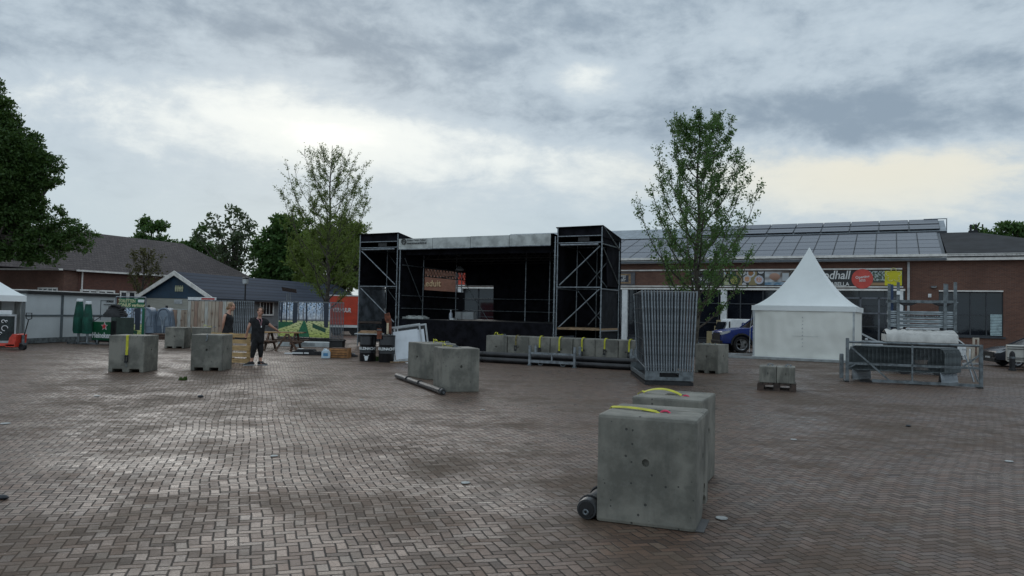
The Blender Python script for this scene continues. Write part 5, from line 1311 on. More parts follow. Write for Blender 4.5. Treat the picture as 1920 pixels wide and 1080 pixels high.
# ================================================================ trailer with tarpaulin and the plank rack over it
Ftr = Frame(G(1662, 700), R(-22)); tW = Ftr.plane(1797, 640)[0]
tr = thing('flat_trailer', 'low trailer under a wrinkled white tarpaulin behind the crowd barriers', 'trailer', Ftr.o, Ftr.rz)
za, zb2 = Ftr.plane(1700, 640)[1], Ftr.plane(1700, 626)[1]
MB().b2((0.02, .02, .45), (tW-.02, 1.5, za)).build('trailer_bed', rubber, tr)
m = MB(); nx_ = 30
for j in range(5):
    for i in range(nx_+1):
        x = (tW)*i/nx_; w_ = .018*math.sin(i*1.7)+.02*fb(i*.9, j)
        y, z = ((-.03+w_, za-.02), (-.035+w_, (za+zb2)/2), (.03+w_, zb2), (.8, zb2+.12+w_), (1.55, zb2+.02))[j]; m.v.append(Vector((x, y, z)))
for j in range(4):
    for i in range(nx_): k = j*(nx_+1)+i; m.f.append([k, k+1, k+nx_+2, k+nx_+1]); m.m.append(0)
m.build('tarpaulin', mat('off_white_tarpaulin', (.56, .55, .52), .5, 0, .1, 2), tr, smooth=True)
for s_ in (0, tW): MB().b2((s_-.03, -.02, za-.02), (s_+.0, 1.5, zb2-.03)).build('tarpaulin_end', mat('off_white_tarpaulin', (.56, .55, .52)), tr)
for x in (.5, tW-.5):
    MB().tube([(x, .02, .30), (x, .22, .30)], .30, 20).build('wheel', rubber, tr, smooth=True)
MB().tube([(.6, .7, zb2+.15), (tW-.4, .7, zb2+.16)], .03).build('rail', whited, tr)
Fk = Frame(Ftr.M @ Vector((0, 1.75, 0)), Ftr.rz); rk = thing('plank_rack', 'tall galvanised rack with six posts holding long steel planks', 'rack', Fk.o, Fk.rz)
kx = lambda px: Fk.plane(px, 600)[0]; kz = lambda py, px=1730: Fk.plane(px, py)[1]
for i, px in enumerate((1667, 1675, 1684, 1772, 1780, 1791)):
    x = kx(px); y = (0.0, .55, -.0)[i % 3] if i < 3 else (.0, .55, .0)[i % 3]; mm_ = mat('blue_post', (.03, .06, .14), .5) if i == 1 else galvd
    MB().b2((x-.045, y-.03, .2 if i in (2, 5) else kz(622)), (x+.045, y+.03, kz(529 if i in (2, 5) else 532, px))).build('post', mm_, rk)
for i in (1684, 1791):
    for z in (kz(566), kz(620)): MB().b2((kx(i)-.075, -.06, z-.03), (kx(i)+.075, .10, z+.01)).build('bracket', galvd, rk)
MB().b2((kx(1664), -.03, kz(568)), (kx(1793), .05, kz(563))).build('shelf_beam', galvd, rk); MB().b2((kx(1664), .5, kz(568)), (kx(1793), .58, kz(564))).build('shelf_beam', galvd, rk)
for px in (1703, 1770): MB().prism([(kx(px)-.28, kz(568)), (kx(px)+.28, kz(568)), (kx(px)+.1, kz(573)), (kx(px)-.1, kz(573))], -.02, .5).build('fork_pocket', rubber, rk)
pk = thing('steel_plank', 'x', 'plank')
MB().b2((0, 0, 0), (1, .32, .1)).build('plank_body', mat('pale_galvanised', (.34, .38, .40), .45, .4, .2, 5, rvar=.2), pk, bev=.008)
MB().b2((.01, -.006, .035), (.99, -.001, .06)).build('groove', galvd, pk)
nm = ('top', 'second', 'third', 'lowest')
for k in range(4):
    z1, z0 = kz(583+k*8.0), kz(590+k*8.0)
    o = pk if k == 0 else dup(pk); o.location = Fk.M @ Vector((kx(1665)+.02*(k % 2), .05, z0)); o.rotation_euler = (0, 0, Fk.rz); o.scale = (kx(1789)-kx(1665), 1.2, (z1-z0)/.1*.92)
    o['label'] = nm[k]+' pale steel plank of the four stacked in the tall rack'; o['group'] = 'steel planks stacked in the rack'
text('lettering', 'SONUS PODIUM VERHUUR', .085, ink, rk, (kx(1730), .035, kz(593)), bold=.02, ext=.002)
rk2 = MB().b2((kx(1665), .0, kz(622)), (kx(1790), .5, kz(617))).build('base_shelf', rubber, rk)
m = MB(); m.b2((kx(1681), -.07, kz(553)), (kx(1687), -.031, kz(546))); m.b2((kx(1776), -.07, kz(625)), (kx(1786), -.031, kz(618))); m.build('paper_tag', white, rk)

# ================================================================ cars
def wheel(par, x, y, r, w_=.22, spokes=5, rimm=None):
    s_ = -1 if y < 0 else 1; M_ = Matrix.Translation((x, y, r)) @ Matrix.Rotation(R(90)*(1 if s_ < 0 else -1), 4, 'X')
    wh = MB().lathe([(r*.62, w_/2-.02), (r*.70, w_/2), (r*.93, w_/2-.01), (r, w_/2-.05), (r, -w_/2), (r*.6, -w_/2)], 28, M_).build('wheel', rubber, par, smooth=True)
    m = MB(); m.lathe([(r*.60, w_/2-.05), (r*.66, w_/2-.005), (r*.60, w_/2-.02)], 24, M_)
    m.lathe([(r*.14, w_/2-.06), (r*.12, w_/2-.01)], 12, M_)
    for k in range(spokes):
        a = 2*math.pi*k/spokes
        for e in (-.12, .12): m.bar(M_ @ Vector((r*.1*math.cos(a), r*.1*math.sin(a), w_/2-.03)), M_ @ Vector((r*.62*math.cos(a+e), r*.62*math.sin(a+e), w_/2-.02)), .03, .02)
    m.build('rim', rimm or mat('alloy', (.35, .36, .38), .3, .8), wh)
def car(name, label, loc, rz, sc_, paint, W, body, cabin, wheels, wr, belt, rooftop, doors=(), grp=None):
    """x forward; body: lower outline (x,z); cabin: glasshouse outline from belt up"""
    r = thing(name, label, 'car', loc, rz, grp); hw = W/2
    b = MB().prism(body, -hw, hw).build('t', paint, bev=.045); me = b.data; bpy.data.objects.remove(b)
    cut = []
    for x in wheels:
        c = MB(); c.tube([(x, -hw-.2, wr), (x, -hw+.32, wr)], wr*1.16, 26); cut.append(c); c = MB(); c.tube([(x, hw-.32, wr), (x, hw+.2, wr)], wr*1.16, 26); cut.append(c)
    me = boolcut(me, cut); me.name = 'body'
    for v in me.vertices:
        t = max(0, (v.co.z-.55)/(belt-.3)); v.co.y *= 1-.07*t-(.10 if abs(v.co.x-body[0][0]) < .35 else 0)
    me.polygons.foreach_set('use_smooth', [True]*len(me.polygons)); me.set_sharp_from_angle(angle=R(32)); obj('body', me, r)
    gl = MB().prism(cabin, -hw*.90, hw*.90); zm = max(p[1] for p in cabin)
    for v in gl.v: v.y *= 1-.20*max(0, (v.z-belt)/(zm-belt))
    gl.build('glasshouse', glassd, r)
    top = [p for p in cabin if p[1] > belt+.6*(zm-belt)]; xs_ = sorted(p[0] for p in top)
    m = MB(); m.prism([(xs_[0]-.05, zm-.05), (xs_[0]+.15, zm+.02), (xs_[-1]-.2, zm+.03), (xs_[-1]+.05, zm-.03)], -hw*.75, hw*.75); m.build('roof', paint, r, bev=.02)
    def gy(z): return hw*.90*(1-.20*max(0, (z-belt)/(zm-belt)))+.006
    for s_ in (-1, 1):
        m = MB()
        cc = [p for p in cabin if p[1] > belt+.02]; st_ = [p for p in cabin if p[1] <= belt+.02]; fx, bx = max(st_, key=lambda p: p[0]), min(st_, key=lambda p: p[0])
        ft, bt = max(cc, key=lambda p: p[0]), min(cc, key=lambda p: p[0])
        for a, b_ in ((fx, ft), (bx, bt)): m.bar((a[0], s_*gy(a[1]), a[1]), (b_[0], s_*gy(b_[1]), b_[1]), .07, .05)
        for dx_ in doors: m.bar((dx_, s_*gy(belt), belt), (dx_-.10, s_*gy(zm-.05), zm-.05), .02, .09)
        m.build('window_frame', paint, r)
    for x in wheels:
        for s_ in (-1, 1): wheel(r, x, s_*(hw-.13), wr)
    return r, hw
blue = mat('blue_car_paint', (.006, .028, .20), .22, 0, .05, 2); dgrey = mat('graphite_car_paint', (.035, .037, .048), .22, .2, .05, 2); silver = mat('pale_silver_paint', (.50, .53, .55), .25, .2, .05, 2)
lens = mat('headlight_glass', (.55, .58, .60), .1)
# blue pickup facing left
y0 = 35.4; xn = (1337-960)/1400*34.5+.45; 
body = [(0, .42), (0, .95), (-.06, 1.02), (-.9, 1.16), (-1.55, 1.20), (-5.2, 1.20), (-5.25, .45)]
cabin = [(-1.35, 1.16), (-2.15, 1.80), (-3.5, 1.80), (-3.9, 1.16)]
pk_, hw = car('pickup_truck', 'bright blue pickup truck half hidden behind the pagoda tent', (xn, y0, 0), R(180), .95, blue, 1.85, body, cabin, (-.95, -4.1), .40, 1.18, 1.8, (-2.7,))
pk_.scale = (.97, .97, .97)
for s_ in (-1, 1):
    MB().prism([(.012, .84), (.012, .97), (-.42, 1.06), (-.50, 1.02), (-.25, .90)], s_*hw*.62 if s_ > 0 else -hw*.90, hw*.90 if s_ > 0 else -hw*.62).build('headlight', lens, pk_)
    m = MB(); m.tube([(-.95+.49*math.cos(t), s_*(hw-.02), .40+.49*math.sin(t)) for t in [R(-5+k*19) for k in range(11)]], .05, 6); m.build('wheel_arch', black, pk_)
    m = MB(); m.box((-1.72, s_*(hw+.08), 1.26), (.14, .22, .17)); m.build('mirror', lens, pk_, bev=.03)
MB().b2((-.02, -.6, .55), (.02, .6, .92)).build('grille', black, pk_); MB().b2((-.1, -hw*.9, .40), (.06, hw*.9, .56)).build('bumper', black, pk_, bev=.02)
m = MB(); m.tube([(-1.95+.13*math.cos(t*math.pi/8), hw*.985, .80+.13*math.sin(t*math.pi/8)) for t in range(17)], .018, 5); m.b2((-2.9, hw*.97, .78), (-2.15, hw*.99, .81)); m.b2((-2.9, hw*.97, .84), (-2.15, hw*.99, .87)); m.build('door_marking', whited, pk_)
MB().b2((-1.75, hw*.965, 1.0), (-1.45, hw*.99, 1.035)).build('badge', lens, pk_)
# white van behind it
xv = (1348-960)/1400*40.2+.3
vbody = [(0, .35), (0, .75), (-.05, .85), (-.35, 1.47), (-.5, 1.55), (-3.6, 1.55), (-3.7, 1.4), (-3.7, .35)]
vn = thing('white_van', 'small white van with coloured lettering behind the blue pickup', 'van', (xv, 41.2, 0), R(180))
b = MB().prism(vbody, -.8, .8).build('body', white, vn, bev=.06)
for x in (-.7, -2.9):
    for s_ in (-1, 1): wheel(vn, x, s_*.72, .30)
MB().prism([(-.02, .95), (-.22, 1.38), (-.12, 1.38), (.03, .95)], -.7, .7).build('windscreen', glassd, vn)
MB().b2((-.40, .80, .95), (-.33, .815, 1.4)).build('door_seam', black, vn)
for s, x, z, size, c_ in (('Bram', -1.35, 1.22, .36, mat('navy_print', (.02, .05, .2), .5)), ('WORKS', -1.25, .98, .24, mat('pink_print', (.60, .08, .10), .5))):
    text('lettering', s, size, c_, vn, (x, .822, z), (R(90), 0, R(180)), bold=.02, shear=.2 if s == 'Bram' else 0)
m = MB()
for (x, z, r_) in ((-1.45, 1.44, .06), (-1.7, 1.43, .05), (-1.9, 1.42, .05)): m.lathe([(r_, -.006), (r_, .006)], 10, Matrix.Translation((x, .825, z)) @ Matrix.Rotation(R(90), 4, 'X'))
m.build('flower_print', mat('red_print', (.4, .035, .03)), vn)
hatch = [(0, .30), (.02, .62), (-.05, .74), (-.45, .86), (-1.05, .93), (-3.95, .98), (-4.28, .9), (-4.30, .32)]
hcab = [(-1.0, .92), (-1.85, 1.36), (-2.9, 1.42), (-3.6, 1.34), (-4.05, .97)]
# graphite hatchback at the right edge, nose to the left
p = G(1868, 688); ca, hw = car('parked_car', 'dark graphite hatchback parked nose left before the brick wall', (p.x+.15, p.y+.68, 0), R(180)-R(12), 1, dgrey, 1.75, hatch, hcab, (-.85, -3.5), .315, .95, 1.42, (-2.35,))
ca.scale = (.82, .82, .82)
for s_ in (-1, 1):
    MB().prism([(-.0, .62), (-.03, .72), (-.42, .83), (-.5, .80), (-.2, .64)], s_*hw*.86 if s_ > 0 else -hw*.92, hw*.92 if s_ > 0 else -hw*.86).build('headlight', lens, ca)
    MB().box((-1.45, s_*(hw+.05), 1.0), (.14, .2, .13)).build('mirror', black, ca, bev=.03)
    m = MB(); m.b2((-3.3, s_*(hw*.93)-.01, .955), (-1.2, s_*(hw*.93)+.01, .975)); m.build('chrome_strip', galv, ca)
MB().b2((-.03, -.62, .45), (.035, .62, .66)).build('grille', black, ca); MB().b2((-.2, -hw*.85, .22), (.05, hw*.85, .40)).build('bumper', blackm, ca, bev=.02); MB().b2((.03, -.26, .36), (.05, .26, .46)).build('number_plate', whited, ca)
# silver car between tent and trailer
cs, hw = car('parked_car', 'pale silver car between the pagoda tent and the white tarpaulin', (16.8, 32.6, 0), U_RZ, 1, silver, 1.7, hatch, hcab, (-.85, -3.5), .315, .95, 1.42, (-2.35,))
cs.scale = (.80, .80, .80)
MB().prism([(-.0, .62), (-.03, .72), (-.42, .83), (-.5, .80), (-.2, .64)], -hw*.92, -hw*.86).build('headlight', lens, cs); MB().box((-1.45, -(hw+.05), 1.0), (.14, .2, .13)).build('mirror', silver, cs, bev=.03)
# white car with a red lamp, right of the tarpaulin
p = G(1800, 690); cw, hw = car('parked_car', 'white car tail with a red lamp just right of the white tarpaulin', (p.x+.22-.8, p.y+2.6, 0), R(180), 1, mat('car_white', (.6, .62, .62), .25), 1.7, hatch, hcab, (-.85, -3.5), .315, .95, 1.42, (-2.35,))
cw.location = (13.45, 27.9, 0); cw.scale = (.78, .8, .80)
for s_ in (-1, 1): MB().b2((-4.31, s_*hw*.8-.12, .72), (-4.1, s_*hw*.8+.12, .88)).build('tail_light', mat('red_lamp', (.55, .02, .02), .25), cw)

# ================================================================ things at the right edge
Fe = Frame(G(1889, 693.5), R(-31)); et = thing('white_trailer', 'low off white trailer cut by the right edge of the view', 'trailer', Fe.o, Fe.rz)
zt_ = Fe.plane(1900, 648)[1]
MB().b2((0, .05, .28), (2.4, 1.2, zt_)).build('trailer_body', mat('off_white_panel', (.48, .47, .43), .5, 0, .08, 3), et, bev=.02)
m = MB()
for z in (zt_-.05, zt_-.13, .42, .36): m.b2((-.01, .03, z), (2.41, .055, z+.018))
m.build('dark_strips', blackm, et); MB().tube([(.50, -.02, .0), (.50, -.02, zt_+.05)], .022).build('prop_pole', galv, et)
m = MB(); m.tube([(1.2, -.02, .27), (1.2, .18, .27)], .27, 20); m.build('wheel', rubber, et, smooth=True)
p = G(1898, 695); bo = thing('dark_bollard', 'short dark round topped bollard in front of the off white trailer', 'bollard', p, 0); hb_ = D(1898, 658, p.y).z; W = 5/1400*p.y
MB().lathe([(W*1.25, 0), (W*1.2, .06), (W*.95, .08), (W, hb_*.6), (W*.95, hb_*.85), (W*.6, hb_*.96), (.01, hb_)], 16).build('bollard_body', rubber, bo, smooth=True); MB().lathe([(W*1.03, hb_*.62), (W*1.03, hb_*.72)], 16).build('collar', galvd, bo)
for (px, py, top, lab) in ((1824, 683, 636, 'white stepped bracket frame standing behind the gate frame post'), (1812, 690, 654, 'pale toothed support frame behind the right end of the crowd barriers')):
    p = G(px, py); o = thing('support_frame', lab, 'frame', p, R(-8)); zz = D(px, top, p.y).z
    fm_ = mat('cream_painted_steel', (.50, .44, .36), .6)
    MB().b2((0, -.03, .05), (.07, .03, zz)).build('post', fm_, o); MB().b2((.16, -.03, .3), (.22, .03, zz)).build('post', fm_, o); MB().b2((0, -.03, zz), (.22, .03, zz+.06)).build('top_rail', fm_, o)
    m = MB()
    for k in range(3): m.b2((-.14, -.02, .12+k*.25), (-.001, .02, .18+k*.25))
    m.b2((-.2, -.25, 0), (.25, .25, .049)); m.build('brackets', whited, o)
o = thing('steel_angle', 'slim leaning steel angles between the crowd barriers and the right gate post', 'angle bar', G(1826, 716), 0)
for k, (a, b) in enumerate((((0, 0, 0), (-.12, .2, .72)), ((.12, 0, 0), (-.02, .15, .60)))): MB().bar(a, b, .03, .03).build('bar', galv, o)

# ================================================================ middle: picnic table and clutter left of the stage
p = G(541, 656); pc = thing('picnic_table', 'dark wooden picnic table with crossed legs in front of the forest print', 'picnic table', p, R(3)); Fz = Frame(p, R(3))
lx = Fz.plane(489, 640)[0]; rx_ = Fz.plane(570, 640)[0]; tz_ = Fz.plane(530, 622)[1]; bz = Fz.plane(530, 637)[1]; pm_ = mat('stained_timber', (.10, .055, .035), .7, 0, .3, 5, .3, 20)
pl2 = mat('ochre_table_top', (.36, .22, .09), .7, 0, .2, 5)
for k in range(5): MB().b2((lx, -.32+k*.14, tz_-.04), (rx_, -.32+k*.14+.125, tz_)).build('top_plank', pl2 if k < 2 else pm_, pc)
rx2 = Fz.plane(616, 636, -.65)[0]
for y in (-.78, .78): MB().b2((lx if y > 0 else lx+.3, y-.12, bz-.04), (rx_ if y > 0 else rx_+.15, y+.12, bz)).build('bench', pm_, pc)
for x in (lx+.35, rx_-.30):
    for s_ in (-1, 1): MB().bar((x, s_*.80, .0), (x+.001, s_*.16, tz_-.04), .06, .11).build('leg', pm_, pc)
    MB().b2((x-.03, -.9, bz-.15), (x+.03, .9, bz-.041)).build('cross_beam', pm_, pc)
for s_, px in ((-1, 0), (1, 0)):
    MB().bar((rx_-.05 if s_ > 0 else rx_-.85, -.86, 0), (rx_-.42 if s_ > 0 else rx_-.45, -.84, tz_-.05), .09, .06).build('leg', pm_, pc)
# jug, crates, folded dark stand, low grey platforms
def boxthing(name, label, cat, px0, px1, py, top, d_, m_, rz=0, bev=.01, slats=None, z0=0):
    F_ = Frame(G(px0, py, z0), R(rz)); F_.M.translation.z = z0; w_ = Frame(G(px0, py, z0), R(rz)); x1 = F_.plane(px1, py)[0] if z0 == 0 else (px1-px0)/1400*F_.o.y
    hh = (py-top)/1400*F_.o.y; loc = (F_.o.x, F_.o.y, z0)
    r = thing(name, label, cat, loc, R(rz)); MB().b2((0, 0, 0), (x1, d_, hh)).build(name+'_body', m_, r, bev=bev); return r, x1, hh, d_
p = G(610.5, 672); jg = thing('water_jug', 'translucent pale blue plastic water jug on the paving', 'jug', p, R(10)); hh = D(610, 654, p.y).z; W = 16/1400*p.y
jm = mat('pale_blue_plastic', (.50, .62, .70), .3, 0, .1, 6)
MB().prism([(-W/2, 0), (W/2, 0), (W/2, hh*.62), (W*.30, hh*.86), (W*.12, hh*.9), (-W*.25, hh*.88), (-W/2, hh*.68)], 0, .22).build('jug_body', jm, jg, bev=.02)
MB().lathe([(.035, hh*.88), (.035, hh)], 12, Matrix.Translation((.0, .11, 0))).build('cap', white, jg); MB().b2((-W*.28, -.006, hh*.25), (W*.25, -.001, hh*.55)).build('label', mat('blue_label', (.08, .25, .45), .5), jg)
MB().tube([(-W*.3, .11, hh*.85), (-W*.2, .11, hh*.98), (W*.02, .11, hh*.95)], .014, 6).build('handle', jm, jg)
r, w_, h_, d_ = boxthing('wooden_crate', 'orange brown slatted wooden crate on the ground left of the black barrels', 'crate', 619, 652, 671, 652.5, .45, mat('dark_crate', (.10, .05, .03), .8))
m = MB(); cm = mat('varnished_slats', (.36, .17, .06), .55, 0, .2, 6)
for k in range(4): m.b2((-.01, -.02, h_*(.04+k*.245)), (w_+.01, -.001, h_*(.22+k*.245)))
m.build('slats', cm, r)
m = MB(); m.b2((-.025, -.03, 0), (.03, -.021, h_)); m.b2((w_-.03, -.03, 0), (w_+.025, -.021, h_)); m.b2((w_+.001, 0, 0), (w_+.015, d_, h_)); m.build('corner_battens', cm, r)
r, w_, h_, d_ = boxthing('black_box', 'black plastic box behind the orange brown crate', 'box', 617, 642, 653.5, 640, .5, black, bev=.02); MB().b2((-.03, -.03, h_), (w_+.03, d_+.03, h_+.05)).build('lid', rubber, r, bev=.01)
r, w_, h_, d_ = boxthing('grey_platform', 'low pale grey platform lying under the picnic table bench', 'platform', 521, 617, 649, 640.5, .9, mat('pale_grey_board', (.40, .43, .43), .6), bev=.01)
m = MB()
for k in range(3): m.b2((.7, -.006, h_*(.25+k*.22)), (w_-.6, -.001, h_*(.32+k*.22)))
m.build('slots', black, r)
p = G(534, 665); fd = thing('folded_stand', 'folded black stand with white strips lying flat before the picnic table', 'stand', p, R(2)); W = 71/1400*p.y
m = MB(); m.b2((.25, .0, 0), (W, .5, .12)); m.prism([(.3, .12), (.45, .20), (.95, .20), (1.0, .12)], .0, .4); m.build('stand_body', rubber, fd, bev=.015)
m = MB(); m.b2((0, -.05, .03), (.28, .05, .07)); m.b2((.26, -.04, .04), (.62, -.005, .09)); m.b2((.42, .05, .202), (.58, .3, .21)); m.b2((.66, -.04, .05), (.82, -.005, .09)); m.build('white_strips', white, fd)
m = MB()
for k in range(6): m.b2((1.05+k*.11, -.02, .01), (1.08+k*.11, .5, .13))
m.build('ribs', blackm, fd)
# red trailer with lettering
pr0 = D(617, 600, 46); rt = thing('red_trailer', 'orange red box trailer with white lettering left of the stage', 'trailer', (pr0.x, pr0.y, 0), 0)
zr1, zr0 = D(640, 554.5, 46).z, D(640, 609, 46).z; W = 58/1400*46
MB().b2((0, 0, zr0), (W, 2.2, zr1)).build('box_body', mat('orange_red_paint', (.56, .055, .022), .45, 0, .08, 2), rt, bev=.03)
MB().b2((-.03, -.03, zr1-.02), (W+.03, 2.2, zr1+.05)).build('roof_edge', trim, rt); MB().b2((0, -.01, zr0-.16), (W, 2.1, zr0-.002)).build('white_sill', white, rt)
MB().b2((.1, .1, .25), (W-.05, 2, zr0-.165)).build('chassis', black, rt)
for x in (.45, W-.35): MB().tube([(x, .05, .32), (x, .27, .32)], .32, 20).build('wheel', rubber, rt, smooth=True)
xt_ = (651-617)/1400*46
text('lettering', 'VERHUUR', .36, white, rt, (xt_+.22, -.012, D(650, 582, 46).z), bold=.03, sx=.7, align='RIGHT')
# black oil drums carrying a plank top
def drum(px, py, label, n_=0, sc_=1.0):
    p = G(px, py); r = thing('oil_drum', label, 'barrel', p, R(8)); W = 15.0/1400*p.y; hh = D(px, 629, p.y).z
    pf = [(W*.97, 0), (W, .02), (W, hh*.31), (W*1.04, hh*.335), (W, hh*.36), (W, hh*.63), (W*1.04, hh*.655), (W, hh*.68), (W, hh-.02), (W*.97, hh)]
    MB().lathe(pf, 28).build('drum_body', mat('black_drum_paint', (.012, .012, .014), .35, .1, .2, 6), r, smooth=True)
    MB().lathe([(W*1.02, hh-.03), (W*1.02, hh+.012), (W*.94, hh+.012)], 28).build('rim', blackm, r)
    return r, W, hh
d1_, W, hh = drum(689, 677, 'black oil drum with white lettering, left of the two')
def wrap(s, size, z, par, W, a0=0):
    wd = size*.62; n = len(s)
    for i, ch in enumerate(s):
        a = a0+(i-(n-1)/2)*wd/W; text('lettering', ch, size, white, par, ((W+.012)*math.sin(a), -(W+.012)*math.cos(a), z), (R(90), 0, a), bold=.03)
wrap('GELDNACHT', .115, hh*.50, d1_, W, R(-6))
m = MB(); y = -W-.012
m.prism([(-.05, hh*.22), (.05, hh*.22), (.06, hh*.15), (.04, hh*.08), (.035, hh*.04), (-.035, hh*.04), (-.04, hh*.08), (-.06, hh*.15)], y-.006, y+.03); m.prism([(-.09, hh*.26), (-.05, hh*.25), (-.06, hh*.20)], y-.006, y+.03); m.prism([(.09, hh*.26), (.06, hh*.20), (.05, hh*.25)], y-.006, y+.03)
sk = m.build('skull_emblem', white, d1_); sk.rotation_euler = (0, 0, R(-6))
d2_, W, hh = drum(725, 679, 'black oil drum behind the leaning white frames, right of the two'); wrap('GELDNACHT', .115, hh*.50, d2_, W, R(-10))
p = G(674, 671, .0); p = D(674, 627, G(689, 677).y); bt = thing('loose_boards', 'rough wooden boards laid across the oil drums', 'boards', (p.x, p.y-.28, hh+.016), R(0)); W2 = (716-672)/1400*p.y
MB().b2((-.1, 0, 0), (W2, .55, .03)).build('board', whited, bt); MB().b2((.0, .05, .031), (W2-.05, .5, .07)).build('board', wood, bt); MB().b2((.05, .08, .071), (W2*.7, .42, .11)).build('board', mat('stripped_timber', (.36, .22, .12), .8, 0, .2, 6), bt)
p = D(728, 636, G(725, 679).y); lg = thing('timber_offcut', 'reddish brown timber offcut standing on end by the drums', 'timber', (p.x, p.y-.1, hh+.05), 0)
m = MB(); m.prism([(-.12, .62), (.03, .66), (.10, .40), (.12, .0), (.03, .0), (-.02, .3), (-.10, .42)], -.05, .05); m.build('log', mat('red_bark', (.16, .05, .025), .8, 0, .3, 8), lg, bev=.02); MB().b2((-.03, -.08, 0), (.03, -.052, .34)).build('pale_batten', mat('pale_batten', (.55, .46, .32), .7), lg)
lg2 = thing('timber_offcut', 'short brown board upright between the two oil drums', 'timber', (D(716, 636, G(700, 677).y).x, p.y-.25, .72), 0); MB().b2((-.05, 0, 0), (.09, .05, .32)).build('board', mat('red_bark', (.16, .05, .025)), lg2); MB().b2((-.05, -.01, .26), (.09, -.001, .29)).build('nail_strip', galvd, lg2)
# leaning white frames
F_, L = frame2((729, 681), (768, 678)); zz = F_.plane(722, 614)[1]
for k, (dy_, dx_, lab) in enumerate(((0.0, .0, 'front white framed panel leaning by the oil drums'), (.16, -.18, 'rear white framed panel leaning behind the front one'))):
    r = thing('framed_panel', lab, 'panel', F_.M @ Vector((dx_*.6+.42, dy_, 0)), F_.rz, 'white framed panels leaning at the stage'); r.rotation_euler = (R(-5), R(-9), F_.rz*0); w_ = L*.98; hh2 = zz
    m = MB()
    for a, b in (((0, 0, 0), (.05, .05, hh2)), ((w_-.05, 0, 0), (w_, .05, hh2)), ((.05, 0, hh2-.05), (w_-.05, .05, hh2)), ((.05, 0, 0), (w_-.05, .05, .05)), ((.10, .0, .05), (.14, .05, hh2-.05))): m.b2(a, b)
    m.build('frame', whited, r); MB().b2((.16, .02, .06), (w_-.10, .035, hh2-.16)).build('white_sheet', mat('white_sheet', (.66, .70, .74), .5, 0, .05, 2, .3, 4), r)
    MB().b2((.14, .03, hh2-.16), (w_-.07, .04, hh2-.06)).build('dark_strip', black, r)
r = thing('white_board', 'white board lying flat on the ground at the foot of the leaning frames', 'board', G(752, 681), R(-4)); MB().add([(0, .45, .012), (.55, .45, .02), (.55, 0, .02), (.18, 0, .012), (0, .45, 0), (.55, .45, 0), (.55, 0, 0), (.18, 0, 0)], [(0, 1, 2, 3), (4, 7, 6, 5), (0, 4, 5, 1), (1, 5, 6, 2), (2, 6, 7, 3), (3, 7, 4, 0)]).build('board', white, r)
MB().bar((-.35, .05, .02), (.5, .5, .03), .04, .03).build('batten', wood, r)
r = thing('cable_heap', 'small heap of black cables and steel clamps beside the orange brown crate', 'cables', G(664, 669), 0); m = MB(); random.seed(5)
for k in range(5): m.tube([(.12*math.cos(t*.6+k)-.05*k, .1*math.sin(t*.6+k), .03+.02*k) for t in range(11)], .02, 6)
m.build('cables', rubber, r); m = MB()
for k in range(4): m.tube([(-.2+k*.06, -.08, .02), (-.17+k*.06, .02, .12)], .015, 6)
m.build('clamps', galv, r)

# ================================================================ upright pallet held by the women
Fpl = Frame(D(396, 600, 21.3).xy.to_3d(), R(-9)); 
up = thing('upright_pallet', 'pale new wooden pallet standing on its long edge, held by two women', 'pallet', (Fpl.o.x, Fpl.o.y, 0), Fpl.rz); Hp, Wp = .86, 1.22
for k, (z0, z1) in enumerate(((.02, .13), (.19, .31), (.37, .51), (.57, .68), (.74, .85))): MB().b2((0, .0, z0), (Wp-.02, .024, z1)).build('board', paletw, up, bev=.003)
for x in (0.02, Wp/2-.05, Wp-.12):
    MB().b2((x, .0245, .01), (x+.10, .048, Hp)).build('stringer', paletw, up)
    for z in (.02, Hp/2-.07, Hp-.15): MB().b2((x-.01+(.05 if x > 1 else 0), .0485, z), (x+.11+(.05 if x > 1 else 0), .13, z+.14)).build('spacer_block', mat('ochre_block', (.42, .24, .08), .75, 0, .15, 6), up)
for z in (.03, Hp/2-.06, Hp-.13): MB().b2((0, .1305, z), (Wp+.02, .153, z+.11)).build('bottom_board', paletw, up)

# ================================================================ the two women
def skinbody(name, chains, m_, parent, sub=2):
    """one continuous skinned surface; chains: lists of (key, point, radius); repeated keys join"""
    idx = {}; vs = []; rs = []; es = []
    for ch in chains:
        prev = None
        for key, *rest in ch:
            if key not in idx: idx[key] = len(vs); vs.append(tuple(rest[0])); rs.append(rest[1])
            if prev is not None: es.append((prev, idx[key]))
            prev = idx[key]
    me = bpy.data.meshes.new(name); me.from_pydata(vs, es, []); me.materials.append(m_)
    o = bpy.data.objects.new('t', me); COL.objects.link(o); md = o.modifiers.new('s', 'SKIN'); md.use_smooth_shade = True
    for i, r in enumerate(rs):
        q = me.skin_vertices[0].data[i]; q.radius = (r, r) if not isinstance(r, tuple) else r; q.use_root = (i == 0)
    sb = o.modifiers.new('d', 'SUBSURF'); sb.levels = sb.render_levels = sub
    bpy.context.view_layer.update(); dg = bpy.context.evaluated_depsgraph_get(); out_ = bpy.data.meshes.new_from_object(o.evaluated_get(dg), depsgraph=dg)
    bpy.data.objects.remove(o); out_.name = name; out_.polygons.foreach_set('use_smooth', [True]*len(out_.polygons)); return obj(name, out_, parent)
